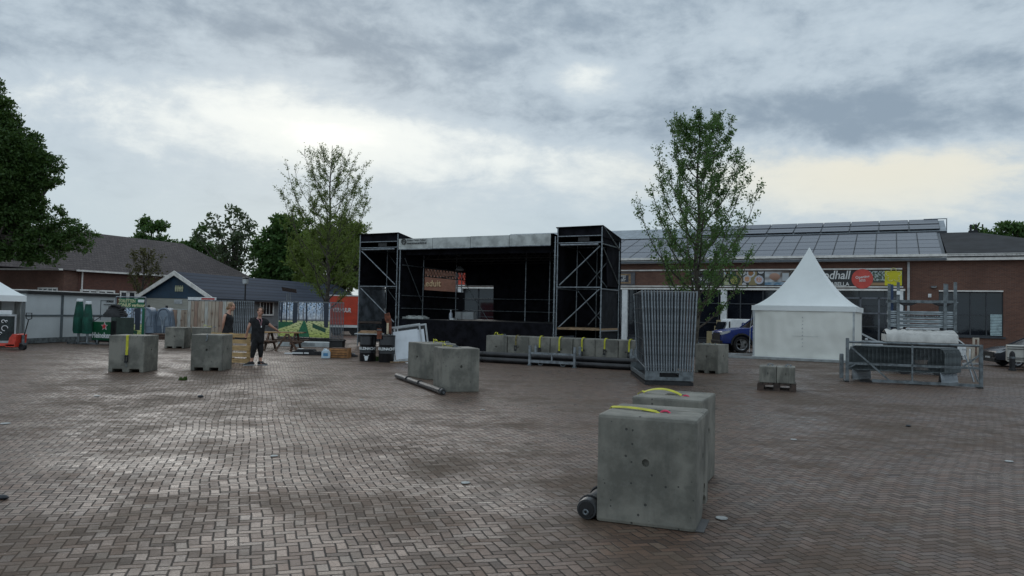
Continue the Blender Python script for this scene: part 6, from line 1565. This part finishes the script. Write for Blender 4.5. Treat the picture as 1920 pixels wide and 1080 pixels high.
def hand(tag_, wr, d, side, s_=1.0):
    """palm, four curled fingers and a thumb from the wrist wr along d; side = towards the thumb"""
    d = Vector(d).normalized(); side = Vector(side); side = (side-d*side.dot(d)).normalized(); nn = d.cross(side); ch = []
    palm = wr+d*.055*s_
    ch.append([('w'+tag_, wr, .024), ('p'+tag_, palm, .030)])
    for k, (off, ln) in enumerate(((.026, .070), (.009, .078), (-.008, .073), (-.024, .058))):
        b = palm+d*.028*s_+side*off*s_; k1 = b+d*ln*.45*s_+nn*.012; k2 = b+d*ln*.75*s_+nn*.034
        ch.append([('p'+tag_, palm, .03), ('f%d'%k+tag_, b, .0095), ('g%d'%k+tag_, k1, .0085), ('h%d'%k+tag_, k2, .007)])
    t0 = wr+d*.03*s_+side*.024*s_
    ch.append([('w'+tag_, wr, .024), ('t0'+tag_, t0, .012), ('t1'+tag_, t0+d*.030*s_+side*.022*s_+nn*.006, .0095), ('t2'+tag_, t0+d*.055*s_+side*.026*s_+nn*.018, .008)])
    return ch
def head(par, c, fwd, up=(0, 0, 1), hair=None, bun=None, s_=1.0, hairm=None):
    """face with eyes, nose, mouth and ears plus hair, as children"""
    f = Vector(fwd).normalized(); u = Vector(up); u = (u-f*u.dot(f)).normalized(); r = f.cross(u)
    M_ = Matrix((r, f, u)).transposed().to_4x4(); M_.translation = c; M_ = M_ @ Matrix.Scale(s_, 4)
    def ell(m, cc, rr, n=12, k=8, cut=None):
        pf = []
        for i in range(k+1): t = math.pi*i/k; pf.append((max(.001, math.sin(t)), -math.cos(t)))
        m.lathe(pf, n, M_ @ Matrix.Translation(cc) @ Matrix.Diagonal((*rr, 1)))
    m = MB(); ell(m, (0, 0, .01), (.074, .092, .105), 20, 14); ell(m, (0, .03, -.055), (.052, .055, .062), 16, 10); ell(m, (0, .092, -.012), (.013, .020, .022)); ell(m, (-.074, -.005, -.008), (.012, .02, .03)); ell(m, (.074, -.005, -.008), (.012, .02, .03))
    ell(m, (.035, .055, -.03), (.028, .03, .026)); ell(m, (-.035, .055, -.03), (.028, .03, .026)); m.build('face', skin, par, smooth=True)
    for sgn in (-1, 1):
        m = MB(); ell(m, (sgn*.030, .083, .012), (.012, .009, .007)); m.build('eye', mat('dark_eye', (.04, .03, .025), .2), par, smooth=True)
        m = MB(); m.tube([M_ @ Vector((sgn*.016, .092, .030)), M_ @ Vector((sgn*.032, .090, .035)), M_ @ Vector((sgn*.046, .078, .030))], .004*s_, 5); m.build('eyebrow', hairm, par)
    m = MB(); m.tube([M_ @ Vector((-.026, .078, -.052)), M_ @ Vector((0, .086, -.060)), M_ @ Vector((.026, .078, -.052))], .0065*s_, 6); m.build('mouth', mat('lips', (.38, .10, .09), .5), par)
    m = MB(); ell(m, (0, -.020, .035), (.085, .092, .098), 20, 12); 
    ell(m, (0, -.055, -.02), (.078, .055, .075), 16, 10)
    for sgn in (-1, 1): ell(m, (sgn*.060, .010, .045), (.028, .062, .055), 12, 8)
    if bun: ell(m, bun, (.045, .05, .05), 14, 8); ell(m, (bun[0], bun[1]+.03, bun[2]+.02), (.05, .05, .04), 12, 8)
    m.build('hair', hairm, par, smooth=True)
def tops(par, name, chains, m_): return skinbody(name, chains, m_, par)
dkcl = mat('black_cotton', (.012, .012, .014), .9, 0, .3, 14, .4, 30); brownhair = mat('brown_hair', (.10, .055, .03), .55, 0, .3, 30, .5, 60, stretch=(1, 1, 5)); blond = mat('dark_blond_hair', (.28, .17, .09), .55, 0, .3, 30, .5, 60, stretch=(1, 1, 5))
# front woman, leaning on the pallet and reaching back to the table
Y1w = 20.75; b0 = D(486, 684, Y1w); base = Vector((b0.x, b0.y, 0)); J = lambda px, py, dy=0: D(px, py, Y1w+dy)-base
w1 = thing('person', 'x', 'person', base)
w1['label'] = 'smiling woman in black T-shirt and leggings, one hand on the upright pallet'
pel, ch_, nk = J(483, 635, .05), J(484, 606, .02), J(486.5, 594.5, 0)
sA, eA, hA = J(472, 601, -.02), J(466.5, 613, -.08), J(463, 624.3, -.02)
sB, eB, hB = J(498, 603, .05), J(509, 612, .15), J(519.5, 619, .3)
aL, aR = J(472, 676.5, -.05), J(488.5, 676.5, .12); kL, kR = J(475.5, 655, -.05), J(488.5, 654, .08); hL, hR = J(479, 638, -.02), J(487, 638, .08)
chains = [[('pel', pel, (.14, .11)), ('wst', (pel+ch_)/2, (.125, .095)), ('ch', ch_, (.145, .105)), ('nb', nk-Vector((0, 0, .03)), .06), ('nk', nk+Vector((0, 0, .02)), .05), ('hd', J(488, 588, -.02), (.06, .065))],
          [('ch', ch_, 0), ('sA', sA, .055), ('eA', eA, .042), ('wA', hA, .026)], [('ch', ch_, 0), ('sB', sB, .055), ('eB', eB, .042), ('wB', hB, .026)],
          [('pel', pel, 0), ('hL', hL, .072), ('kL', kL, .050), ('aL', aL, .040), ('fL', aL+Vector((-.03, -.05, -.07)), .042), ('gL', aL+Vector((-.10, -.10, -.09)), .032)],
          [('pel', pel, 0), ('hR', hR, .072), ('kR', kR, .050), ('aR', aR, .040), ('fR', aR+Vector((.04, -.04, -.07)), .042), ('gR', aR+Vector((.14, -.07, -.085)), .032)]]
chains += [[(('wA' if k_[0] == 'wa' else k_[0]), *k_[1:]) for k_ in c] for c in hand('a', hA, hA-eA+Vector((0, 0, -.02)), (1, -.3, 0))]
chains += [[(('wB' if k_[0] == 'wb' else k_[0]), *k_[1:]) for k_ in c] for c in hand('b', hB, hB-eB+Vector((0, 0, -.03)), (0, -1, .4))]
skinbody('body', chains, skin, w1, 2)
head(w1, J(488.2, 584.6, -.03), (.12, -1, .05), (.16, 0, 1), hairm=brownhair)
sm = (sA+eA)/2; smB = sB+(eB-sB)*.62
tops(w1, 'shirt', [[('b0', pel+Vector((0, 0, -.17)), (.20, .165)), ('b', pel+Vector((0, 0, -.02)), (.20, .165)), ('w', (pel+ch_)/2, (.185, .15)), ('c', ch_+Vector((0, 0, .0)), (.185, .145)), ('n', nk-Vector((0, 0, .055)), (.10, .085))],
     [('c', ch_, 0), ('sa', sA+Vector((0, 0, .01)), .088), ('ea', sm+Vector((0, 0, -.02)), .078)], [('c', ch_, 0), ('sb', sB+Vector((0, 0, .01)), .088), ('eb', smB, .076)]], dkcl)
tops(w1, 'leggings', [[('t', pel+Vector((0, 0, .12)), (.15, .12)), ('p', pel+Vector((0, 0, .0)), (.155, .125)), ('hl0', hL, .105), ('hl', hL.lerp(kL, .5), .102), ('kl', kL, .086), ('al', aL+Vector((0, 0, .05)), .050)], [('p', pel, 0), ('hr0', hR, .105), ('hr', hR.lerp(kR, .5), .104), ('kr', kR, .092), ('ar', aR+Vector((0, 0, .06)), .050)]], dkcl)
def shoe(par, a, d, m_):
    d = Vector(d).normalized(); M_ = Matrix.Translation((a.x, a.y, 0)) @ Matrix.Rotation(math.atan2(d.y, d.x), 4, 'Z')
    m = MB(); m.prism([(-.09, .022), (-.095, .08), (-.05, .115), (.03, .105), (.10, .065), (.19, .045), (.20, .022)], -.045, .045, M_); s_ = m.build('shoe', m_, par, bev=.015, smooth=True)
    m = MB(); m.prism([(-.095, .0), (-.095, .0215), (.195, .0215), (.195, .0)], -.044, .044, M_); m.build('sole', whited, s_)
shoe(w1, aL+Vector((-.02, -.03, 0)), (-.6, -.6, 0), rubber); shoe(w1, aR+Vector((.02, -.02, 0)), (1, -.35, 0), rubber)
m = MB(); m.tube([nk+Vector((-.06, -.07, -.03)), J(486.5, 601, -.13), J(489.8, 612, -.17), J(491, 601, -.13), nk+Vector((.07, -.06, -.03))], .008, 5); m.build('lanyard', mat('pink_lanyard', (.50, .25, .28), .6), w1); m = MB(); m.b2(J(489.0, 614, -.19), J(491, 611, -.18)); m.build('badge', white, w1)
# woman behind, in profile looking right
Y2w = 21.6; b0 = D(428, 684, Y2w); base = Vector((b0.x, b0.y, 0)); J = lambda px, py, dy=0: D(px, py, Y2w+dy)-base
w2 = thing('person', 'blond woman in a sleeveless black dress standing in profile behind the pallet and block', 'person', base)
pel, ch_, nk = J(427, 622), J(427.5, 597), J(429.5, 584.5)
sA, eA, hA = J(421.5, 591, -.15), J(418.8, 606, -.17), J(417.5, 618, -.10); sB, eB, hB = J(428, 591, .16), J(427.5, 606, .20), J(427, 619, .17)
aL, aR = J(427, 677, -.08), J(430, 677, .1); kL, kR = J(427.5, 652, -.09), J(429.5, 652, .09); hL, hR = J(427, 628, -.09), J(427, 628, .09)
chains = [[('pel', pel, (.125, .14)), ('wst', (pel+ch_)/2, (.10, .12)), ('ch', ch_, (.11, .14)), ('nb', nk-Vector((0, 0, .03)), .055), ('nk', nk+Vector((.02, 0, .03)), .045), ('hd', J(433, 578), .06)],
          [('ch', ch_, 0), ('sA', sA, .052), ('eA', eA, .038), ('wA', hA, .024)], [('ch', ch_, 0), ('sB', sB, .052), ('eB', eB, .038), ('wB', hB, .024)],
          [('pel', pel, 0), ('hL', hL, .085), ('kL', kL, .058), ('aL', aL, .038), ('fL', aL+Vector((.03, 0, -.07)), .04), ('gL', aL+Vector((.12, 0, -.085)), .03)],
          [('pel', pel, 0), ('hR', hR, .085), ('kR', kR, .058), ('aR', aR, .038), ('fR', aR+Vector((.03, 0, -.07)), .04), ('gR', aR+Vector((.12, 0, -.085)), .03)]]
chains += [[(('wA' if k_[0] == 'wa' else k_[0]), *k_[1:]) for k_ in c] for c in hand('a', hA, (hA-eA)+Vector((.02, 0, 0)), (1, 0, .2))]
chains += [[(('wB' if k_[0] == 'wb' else k_[0]), *k_[1:]) for k_ in c] for c in hand('b', hB, (hB-eB), (0, 0, 1))]
skinbody('body', chains, skin, w2, 2)
head(w2, J(434.3, 575.2), (1, -.18, .05), bun=(0, -.125, -.035), hairm=blond)
tops(w2, 'dress', [[('b', pel-Vector((0, 0, .34)), (.20, .23)), ('b1', pel-Vector((0, 0, .18)), (.185, .22)), ('p', pel, (.165, .205)), ('w', (pel+ch_)/2, (.128, .160)), ('c', ch_+Vector((.03, 0, -.02)), (.148, .168)), ('n', nk-Vector((.0, 0, .10)), (.085, .13))], [('n', nk, 0), ('sa', sA+Vector((.01, 0, .01)), .068)], [('n', nk, 0), ('sb', sB+Vector((.01, 0, .01)), .068)]], dkcl)
tops(w2, 'trousers', [[('p', pel-Vector((0, 0, .02)), (.12, .13)), ('hl', hL-Vector((0, 0, .12)), .105), ('kl', kL, .074), ('al', aL+Vector((0, 0, .05)), .05)], [('p', pel, 0), ('hr', hR-Vector((0, 0, .12)), .105), ('kr', kR, .074), ('ar', aR+Vector((0, 0, .05)), .05)]], dkcl)
shoe(w2, aL+Vector((.02, 0, 0)), (1, -.2, 0), rubber); shoe(w2, aR+Vector((.02, 0, 0)), (1, -.1, 0), rubber)

# ================================================================ bits on the paving
wd_ = mat('white_road_paint', (.42, .43, .42), .7, 0, .12, 20)
for px, py, r_, where in ((873, 906.5, .042, 'left of the nearest block'), (1353, 973, .048, 'right of the nearest block foot'), (514, 856, .040, 'in the left middle of the paving'), (1488, 825, .04, 'in the right middle of the paving'),
        (10, 795, .06, 'at the left edge of the view'), (905, 769, .035, 'before the mid square pair of blocks'), (182, 743, .05, 'in front of the leftmost block, on the left'), (1892, 866, .045, 'near the right edge of the view'), (678, 750, .04, 'left of the long grey tube')):
    o = thing('white_marker_disc', 'small flat white disc on the paving '+where, 'marker', G(px, py), 0, 'white discs scattered on the paving'); n_ = 18
    MB().lathe([(r_, .006), (r_*.97, .012), (.001, .013)], n_).build('disc', wd_, o, smooth=True)
st_ = mat('dark_stone', (.02, .025, .032), .5, 0, .2, 20)
for px, py, r_, lab in ((5, 936, .035, 'dark rounded lump at the left edge of the paving'), (376, 745, .04, 'small dark lump in the left middle of the paving'), (1703, 800, .03, 'small dark lump at the right of the paving')):
    o = MB().lathe([(.01, 0), (r_, .006), (r_*1.1, r_*.5), (r_*.7, r_*.95), (.01, r_*1.05)], 10).build('dark_lump', st_, None, smooth=True, loc=G(px, py)); o.scale = (1.3, .9, 1); tag(o, lab, 'lump')
# ================================================================ trees
def leafmat(name, c1, c2, trans=.3):
    m = bpy.data.materials.new(name); m.use_nodes = True; nt = m.node_tree; b = nt.nodes['Principled BSDF']
    g_ = nt.nodes.new('ShaderNodeNewGeometry'); r_ = X(nt, g_.outputs['Random Per Island'])
    tc = nt.nodes.new('ShaderNodeTexCoord'); n = nz(nt, tc.outputs['Object'], .9, 3)
    col = cmix(nt, (r_*.7+n*.5-.1).clamp(), c1, c2); nt.links.new(col, b.inputs['Base Color']); b.inputs['Roughness'].default_value = .5; b.inputs['Specular IOR Level'].default_value = .3
    t = nt.nodes.new('ShaderNodeBsdfTranslucent'); nt.links.new(cmix(nt, .5, col, (.10, .16, .02)), t.inputs[0]); mx = nt.nodes.new('ShaderNodeMixShader'); mx.inputs[0].default_value = trans
    o = nt.nodes['Material Output']; nt.links.new(b.outputs[0], mx.inputs[1]); nt.links.new(t.outputs[0], mx.inputs[2]); nt.links.new(mx.outputs[0], o.inputs[0]); return m
bark = mat('grey_brown_bark', (.075, .065, .052), .9, 0, .25, 6, .6, 25)
rng = np.random.default_rng(12)
def leaves(name, P, size, m_, parent, elong=1.7, droop=0.0):
    """each leaf a small folded lozenge at a point of P"""
    n = len(P); a = rng.normal(size=(n, 3)); a[:, 2] -= droop; a /= np.linalg.norm(a, axis=1)[:, None]
    b = rng.normal(size=(n, 3)); b -= a*(a*b).sum(1)[:, None]; b /= np.linalg.norm(b, axis=1)[:, None]; c = np.cross(a, b)
    s = (size*rng.uniform(.6, 1.25, n))[:, None]
    v = np.stack([P, P+a*s*elong*.5+b*s*.42+c*s*.12, P+a*s*elong, P+a*s*elong*.5-b*s*.42+c*s*.12], 1).reshape(-1, 3)
    me = bpy.data.meshes.new(name); me.vertices.add(n*4); me.vertices.foreach_set('co', v.astype(np.float32).ravel())
    me.loops.add(n*4); me.loops.foreach_set('vertex_index', np.arange(n*4, dtype=np.int32)); me.polygons.add(n)
    me.polygons.foreach_set('loop_start', np.arange(0, n*4, 4, dtype=np.int32)); me.polygons.foreach_set('loop_total', np.full(n, 4, dtype=np.int32)); me.update(calc_edges=True)
    me.materials.append(m_); return obj(name, me, parent)
def young_tree(name, px, Y, ytop, pxs, label, leafm, nleaf, size, seed, halfw, z_first=.18, sparse_top=0.0, nl=34, group=None):
    """upright young street tree: straight leader, long ascending limbs, short twigs"""
    rnd = random.Random(seed); b = D(px, 600, Y); base = Vector((b.x, b.y, 0)); H_ = D(px, ytop, Y).z; tr = thing(name, label, 'tree', base)
    m = MB(); lead = [Vector((.05*math.sin(i*1.3+seed), .05*math.cos(i*1.1), H_*i/14)) for i in range(15)]
    m.tube(lead, [max(.012, .125*(1-i/14)**.9+.008) for i in range(15)], 9); m.build('trunk', bark, tr, smooth=True)
    pts = []; lm = MB()
    for i in range(nl):
        f = z_first+(.93-z_first)*((i+rnd.random()*.6)/nl); z0 = H_*f; az_ = i*2.39996+rnd.uniform(-.3, .3); hw = halfw(f)*rnd.uniform(.72, 1.0)
        L = max(.5, min(hw*1.9, (H_-z0)*1.02)); r0 = .035*(1-f)+.012; P = Vector((0, 0, z0)); path = [P.copy()]; n = 8; e0 = math.atan2(max(.4, math.sqrt(max(.05, L*L-hw*hw))), hw)
        for k in range(n):
            e = e0*.62+(min(1.48, e0*1.45)-e0*.62)*k/n; a = az_+rnd.uniform(-.12, .12); P = P+Vector((math.cos(a)*math.cos(e), math.sin(a)*math.cos(e), math.sin(e)))*(L/n); path.append(P.copy())
        lm.tube(path, [r0*(1-k/n*.82) for k in range(n+1)], 6, cap=False)
        for k in range(2, n+1):
            for q in range(3 if k < n else 4):
                ta = rnd.uniform(0, 6.28); te = rnd.uniform(-.2, 1.0); tl_ = rnd.uniform(.25, .75)*(.55+.5*hw/1.8)*(1-.3*k/n); S_ = path[k-1].lerp(path[k], rnd.random()); d = Vector((math.cos(ta)*math.cos(te), math.sin(ta)*math.cos(te), math.sin(te)))
                d = (d+(path[k]-path[k-1]).normalized()*.9).normalized(); E_2 = S_+d*tl_; lm.tube([S_, S_.lerp(E_2, .5)+Vector((0, 0, -.02)), E_2], [.008, .006, .003], 4, cap=False)
                w_ = 1.0-sparse_top*max(0, (E_2.z/H_-.45)/.55)
                pts.append((S_, E_2, w_))
    lm.build('limbs', bark, tr, smooth=True)
    W = np.array([p[2]*(p[1]-p[0]).length for p in pts])*rng.lognormal(0, .75, len(pts)); W /= W.sum(); idx = rng.choice(len(pts), nleaf, p=W)
    A = np.array([pts[i][0] for i in idx]); B = np.array([pts[i][1] for i in idx]); t = rng.uniform(.15, 1.1, nleaf)[:, None]
    P = A+(B-A)*t+rng.normal(scale=.055, size=(nleaf, 3)); leaves('crown', P, size, leafm, tr); return tr
def crown_tree(name, label, Y, ells, trunk_px, leafm, dens, size, seed, thick=.8, group=None, trunk_r=.3, sub=9, fill=.55, csc=1.0):
    """dense crown grown from clumps that follow the measured outline, each clump a ragged ball of leaves"""
    r2 = np.random.default_rng(seed); b = D(trunk_px, 600, Y); base = np.array([b.x, b.y, 0]); tr = thing(name, label, 'tree', (b.x, b.y, 0), 0, group); k_ = Y/FPX
    P = []; cl = []
    for (px, py, rx, ry) in ells:
        c = np.array(D(px, py, Y))-base; rx_, ry_ = rx*k_, ry*k_
        n = max(3, int(sub*(rx*ry)/900))
        for i in range(n):
            d = r2.normal(size=3); d /= np.linalg.norm(d); rad = r2.uniform(.25, 1)**.5*.86; cc = c+d*rad*np.array([rx_, (rx_+ry_)/2*thick, ry_]); cr = (r2.uniform(.18, .36)*(rx_+ry_)/2+.25)*csc; cl.append((cc, cr))
    for cc, cr in cl:
        n = int(dens*cr*cr); d = r2.normal(size=(n, 3)); d /= np.linalg.norm(d, axis=1)[:, None]; d[:, 2] = np.where(d[:, 2] < -.1, d[:, 2]*.55, d[:, 2])
        rad = (fill+(1-fill)*r2.random(n)**.6)*(1+.22*np.sin(d[:, 0]*7+cc[0]*3)*np.sin(d[:, 2]*6+cc[2]*2)); P.append(cc+d*(rad*cr)[:, None]*np.array([1.05, 1.05, .8]))
    P = np.concatenate(P); P = P[P[:, 2] > .3]; global rng; rs = rng; rng = r2; leaves('crown', P, size, leafm, tr); rng = rs
    m = MB(); cm = Vector(np.mean([c for c, _ in cl], axis=0)); zt_ = cm.z
    m.tube([(0, 0, 0), (.1, 0, zt_*.4), (cm.x*.4, cm.y*.3, zt_*.75), (cm.x*.8, cm.y*.6, zt_*1.1)], [trunk_r, trunk_r*.8, trunk_r*.6, trunk_r*.3], 10); m.build('trunk', bark, tr, smooth=True)
    lm = MB(); rr = random.Random(seed)
    for cc, cr in rr.sample(cl, min(len(cl), 46)):
        c = Vector(cc); s_ = Vector((cm.x*.3, cm.y*.2, zt_*rr.uniform(.35, .8))); md = s_.lerp(c, .5)+Vector((0, 0, -.05*(c-s_).length)); lm.tube([s_, md, c], [trunk_r*.32, trunk_r*.2, trunk_r*.06], 6, cap=False)
    lm.build('limbs', bark, tr, smooth=True); return tr
lf_y = leafmat('young_elm_leaves', (.085, .175, .055), (.150, .260, .090), .5); lf_d = leafmat('dark_chestnut_leaves', (.034, .080, .022), (.080, .140, .036), .38)
lf_m = leafmat('maple_leaves', (.045, .110, .032), (.095, .175, .050), .4); lf_o = leafmat('olive_green_leaves', (.130, .190, .045), (.210, .270, .070), .5); lf_w = leafmat('willow_leaves', (.060, .095, .050), (.110, .140, .080), .35); lf_p = leafmat('pale_bud_leaves', (.08, .11, .035), (.16, .15, .06))
lf_b = leafmat('bronze_leaves', (.07, .060, .025), (.12, .10, .045))
# right young tree
def hw_r(f):  # half width against height fraction
    return float(np.interp(f, [0, .12, .25, .45, .62, .8, .95], [2.2, 2.4, 2.45, 2.15, 1.7, 1.25, .7]))
young_tree('young_street_tree', 1306, 30, 208, 0, 'leafy young tree with ascending limbs behind the tall fence stack', lf_y, 29000, .062, 4, hw_r, .11, 0.10, 52)
def hw_l(f): return float(np.interp(f, [0, .15, .3, .5, .7, .9], [1.8, 2.3, 2.5, 2.3, 1.6, .7]))
young_tree('young_street_tree', 612, 40, 273, 0, 'sparse young tree with thin bare looking top left of the stage', lf_o, 26000, .058, 9, lambda f: hw_l(f)*1.12, .14, .82, 44)
young_tree('sapling', 266, 52, 466, 0, 'small bronze leaved sapling in front of the brown tiled roof', lf_b, 1500, .11, 21, lambda f: float(np.interp(f, [0, .4, .7, 1], [1.3, 1.5, 1.1, .3])), .30, 0, 16)
# big dark tree at the left edge
crown_tree('broadleaf_tree', 'big dark broadleaf tree filling the left edge of the view', 41, [(-25, 330, 100, 120), (-5, 215, 40, 45), (20, 232, 30, 30), (50, 262, 32, 24), (75, 300, 28, 22), (84, 340, 26, 18), (50, 330, 40, 40), (60, 372, 34, 16), (30, 385, 60, 30), (100, 398, 24, 14), (125, 420, 28, 16), (152, 440, 30, 18), (120, 455, 44, 24), (70, 450, 50, 30), (155, 462, 22, 14), (20, 460, 55, 36), (100, 485, 36, 14), (60, 490, 30, 14), (-10, 165, 20, 25), (20, 410, 60, 30), (75, 418, 44, 24), (94, 312, 26, 30), (98, 346, 22, 20), (40, 290, 50, 50), (-60, 400, 80, 90)],
           -55, lf_d, 560, .115, 31, .75, None, .45, 22, .35, .62)
crown_tree('broadleaf_tree', 'dark round topped tree rising beyond the brown tiled roof', 105, [(279, 427, 30, 20), (262, 442, 20, 12), (300, 446, 22, 12), (250, 452, 14, 8), (318, 458, 16, 10), (280, 470, 40, 22)], 280, lf_m, 200, .34, 32, .8, 'trees beyond the roofs', .4, 12)
crown_tree('broadleaf_tree', 'low bushy tree between the round topped tree and the airy pale one', 100, [(350, 462, 22, 14), (335, 458, 12, 8), (385, 478, 30, 26), (375, 440, 14, 18), (400, 495, 26, 30)], 372, lf_m, 160, .34, 33, .8, 'trees beyond the roofs', .4, 12)
crown_tree('birch_tree', 'tall airy grey green tree with gaps of sky in its crown', 92, [(440, 405, 24, 18), (415, 430, 26, 24), (455, 440, 28, 30), (430, 470, 30, 30), (380, 445, 18, 24), (462, 485, 20, 28), (400, 405, 10, 12), (438, 505, 26, 22)], 440, lf_w, 62, .33, 34, .8, 'trees beyond the roofs', .3, 15, .3)
crown_tree('maple_tree', 'dense dark green tree left of the sparse young tree', 84, [(535, 425, 36, 26), (520, 460, 42, 40), (560, 450, 34, 36), (500, 490, 32, 34), (545, 500, 46, 36), (570, 425, 16, 18), (485, 475, 16, 22), (505, 520, 34, 20)], 530, lf_m, 230, .30, 35, .8, 'trees beyond the roofs', .45, 11)
crown_tree('broadleaf_tree', 'bushy olive green tree behind the sparse young tree and beside the stage tower', 66, [(640, 435, 44, 30), (620, 470, 50, 40), (660, 480, 36, 44), (580, 480, 34, 36), (600, 520, 50, 34), (560, 500, 22, 26), (650, 530, 38, 26)], 640, lf_o, 260, .24, 36, .8, 'trees beyond the roofs', .4, 11)
crown_tree('broadleaf_tree', 'dark bushy tree beyond the hipped roof at the right edge', 88, [(1898, 432, 34, 22), (1925, 440, 30, 26), (1880, 452, 24, 18), (1860, 436, 16, 10), (1910, 465, 50, 22)], 1905, lf_m, 220, .32, 37, .8, 'trees beyond the roofs', .4, 11)
crown_tree('broadleaf_tree', 'low dark tree top beside the roof vents at the far right', 96, [(1835, 436, 18, 9), (1848, 448, 22, 12), (1826, 430, 8, 5)], 1842, lf_m, 200, .30, 38, .8, 'trees beyond the roofs', .3, 16)
# weeds, grass tufts, fallen sprig
gm = leafmat('weed_green', (.030, .070, .015), (.06, .10, .025))
def tuft(px, py, w_, h_, n, label, name='grass_tuft', rr=.6):
    p = G(px, py); t_ = thing(name, label, 'weed', p); Wd = w_/1400*p.y; Hh = h_/1400*p.y; m = MB(); rnd = random.Random(px)
    for k in range(n):
        x = rnd.uniform(-.5, .5)*Wd; y = rnd.uniform(-.5, .5)*Wd*rr; hh = Hh*rnd.uniform(.5, 1); lx_, ly_ = rnd.uniform(-.4, .4)*hh, rnd.uniform(-.4, .4)*hh; ww = .012+.006*rnd.random()
        m.add([(x-ww, y, .001), (x+ww, y, .001), (x+lx_*.5+ww*.8, y+ly_*.5, hh*.6), (x+lx_, y+ly_, hh), (x+lx_*.5-ww*.8, y+ly_*.5, hh*.6)], [(0, 1, 2, 3, 4)])
    m.build('blades', gm, t_); return t_
tuft(707, 677, 14, 11, 60, 'green weeds growing between the two oil drums'); tuft(352, 640, 9, 18, 50, 'grass tuft between the two far concrete blocks'); tuft(771, 675, 6, 12, 30, 'weeds beside the leaning white frames')
o = tuft(341, 713, 13, 8, 26, 'green leafy sprig lying on the paving between the left blocks', 'leafy_sprig', 1.0); o['category'] = 'sprig'
# planting bed by the tall fence stack: real leaf litter across the square
lit = MB(); rnd = random.Random(77)
for k in range(900):
    y = rnd.uniform(3.2, 24); x = rnd.uniform(-.75, .75)*y
    if 3.5 < y < 9 and -.1 < x < 2.6: continue
    a = rnd.random()*6.28; s_ = rnd.uniform(.006, .016); z = .008
    lit.add([(x+s_*math.cos(a), y+s_*math.sin(a), z), (x-s_*.5*math.sin(a), y+s_*.5*math.cos(a), z+.004), (x-s_*math.cos(a), y-s_*math.sin(a), z), (x+s_*.5*math.sin(a), y-s_*.5*math.cos(a), z+.002)], [(0, 1, 2, 3)])
tag(lit.build('fallen_petals', mat('pale_petals', (.30, .26, .18), .8, 0, .3, 9), None), kind='stuff')
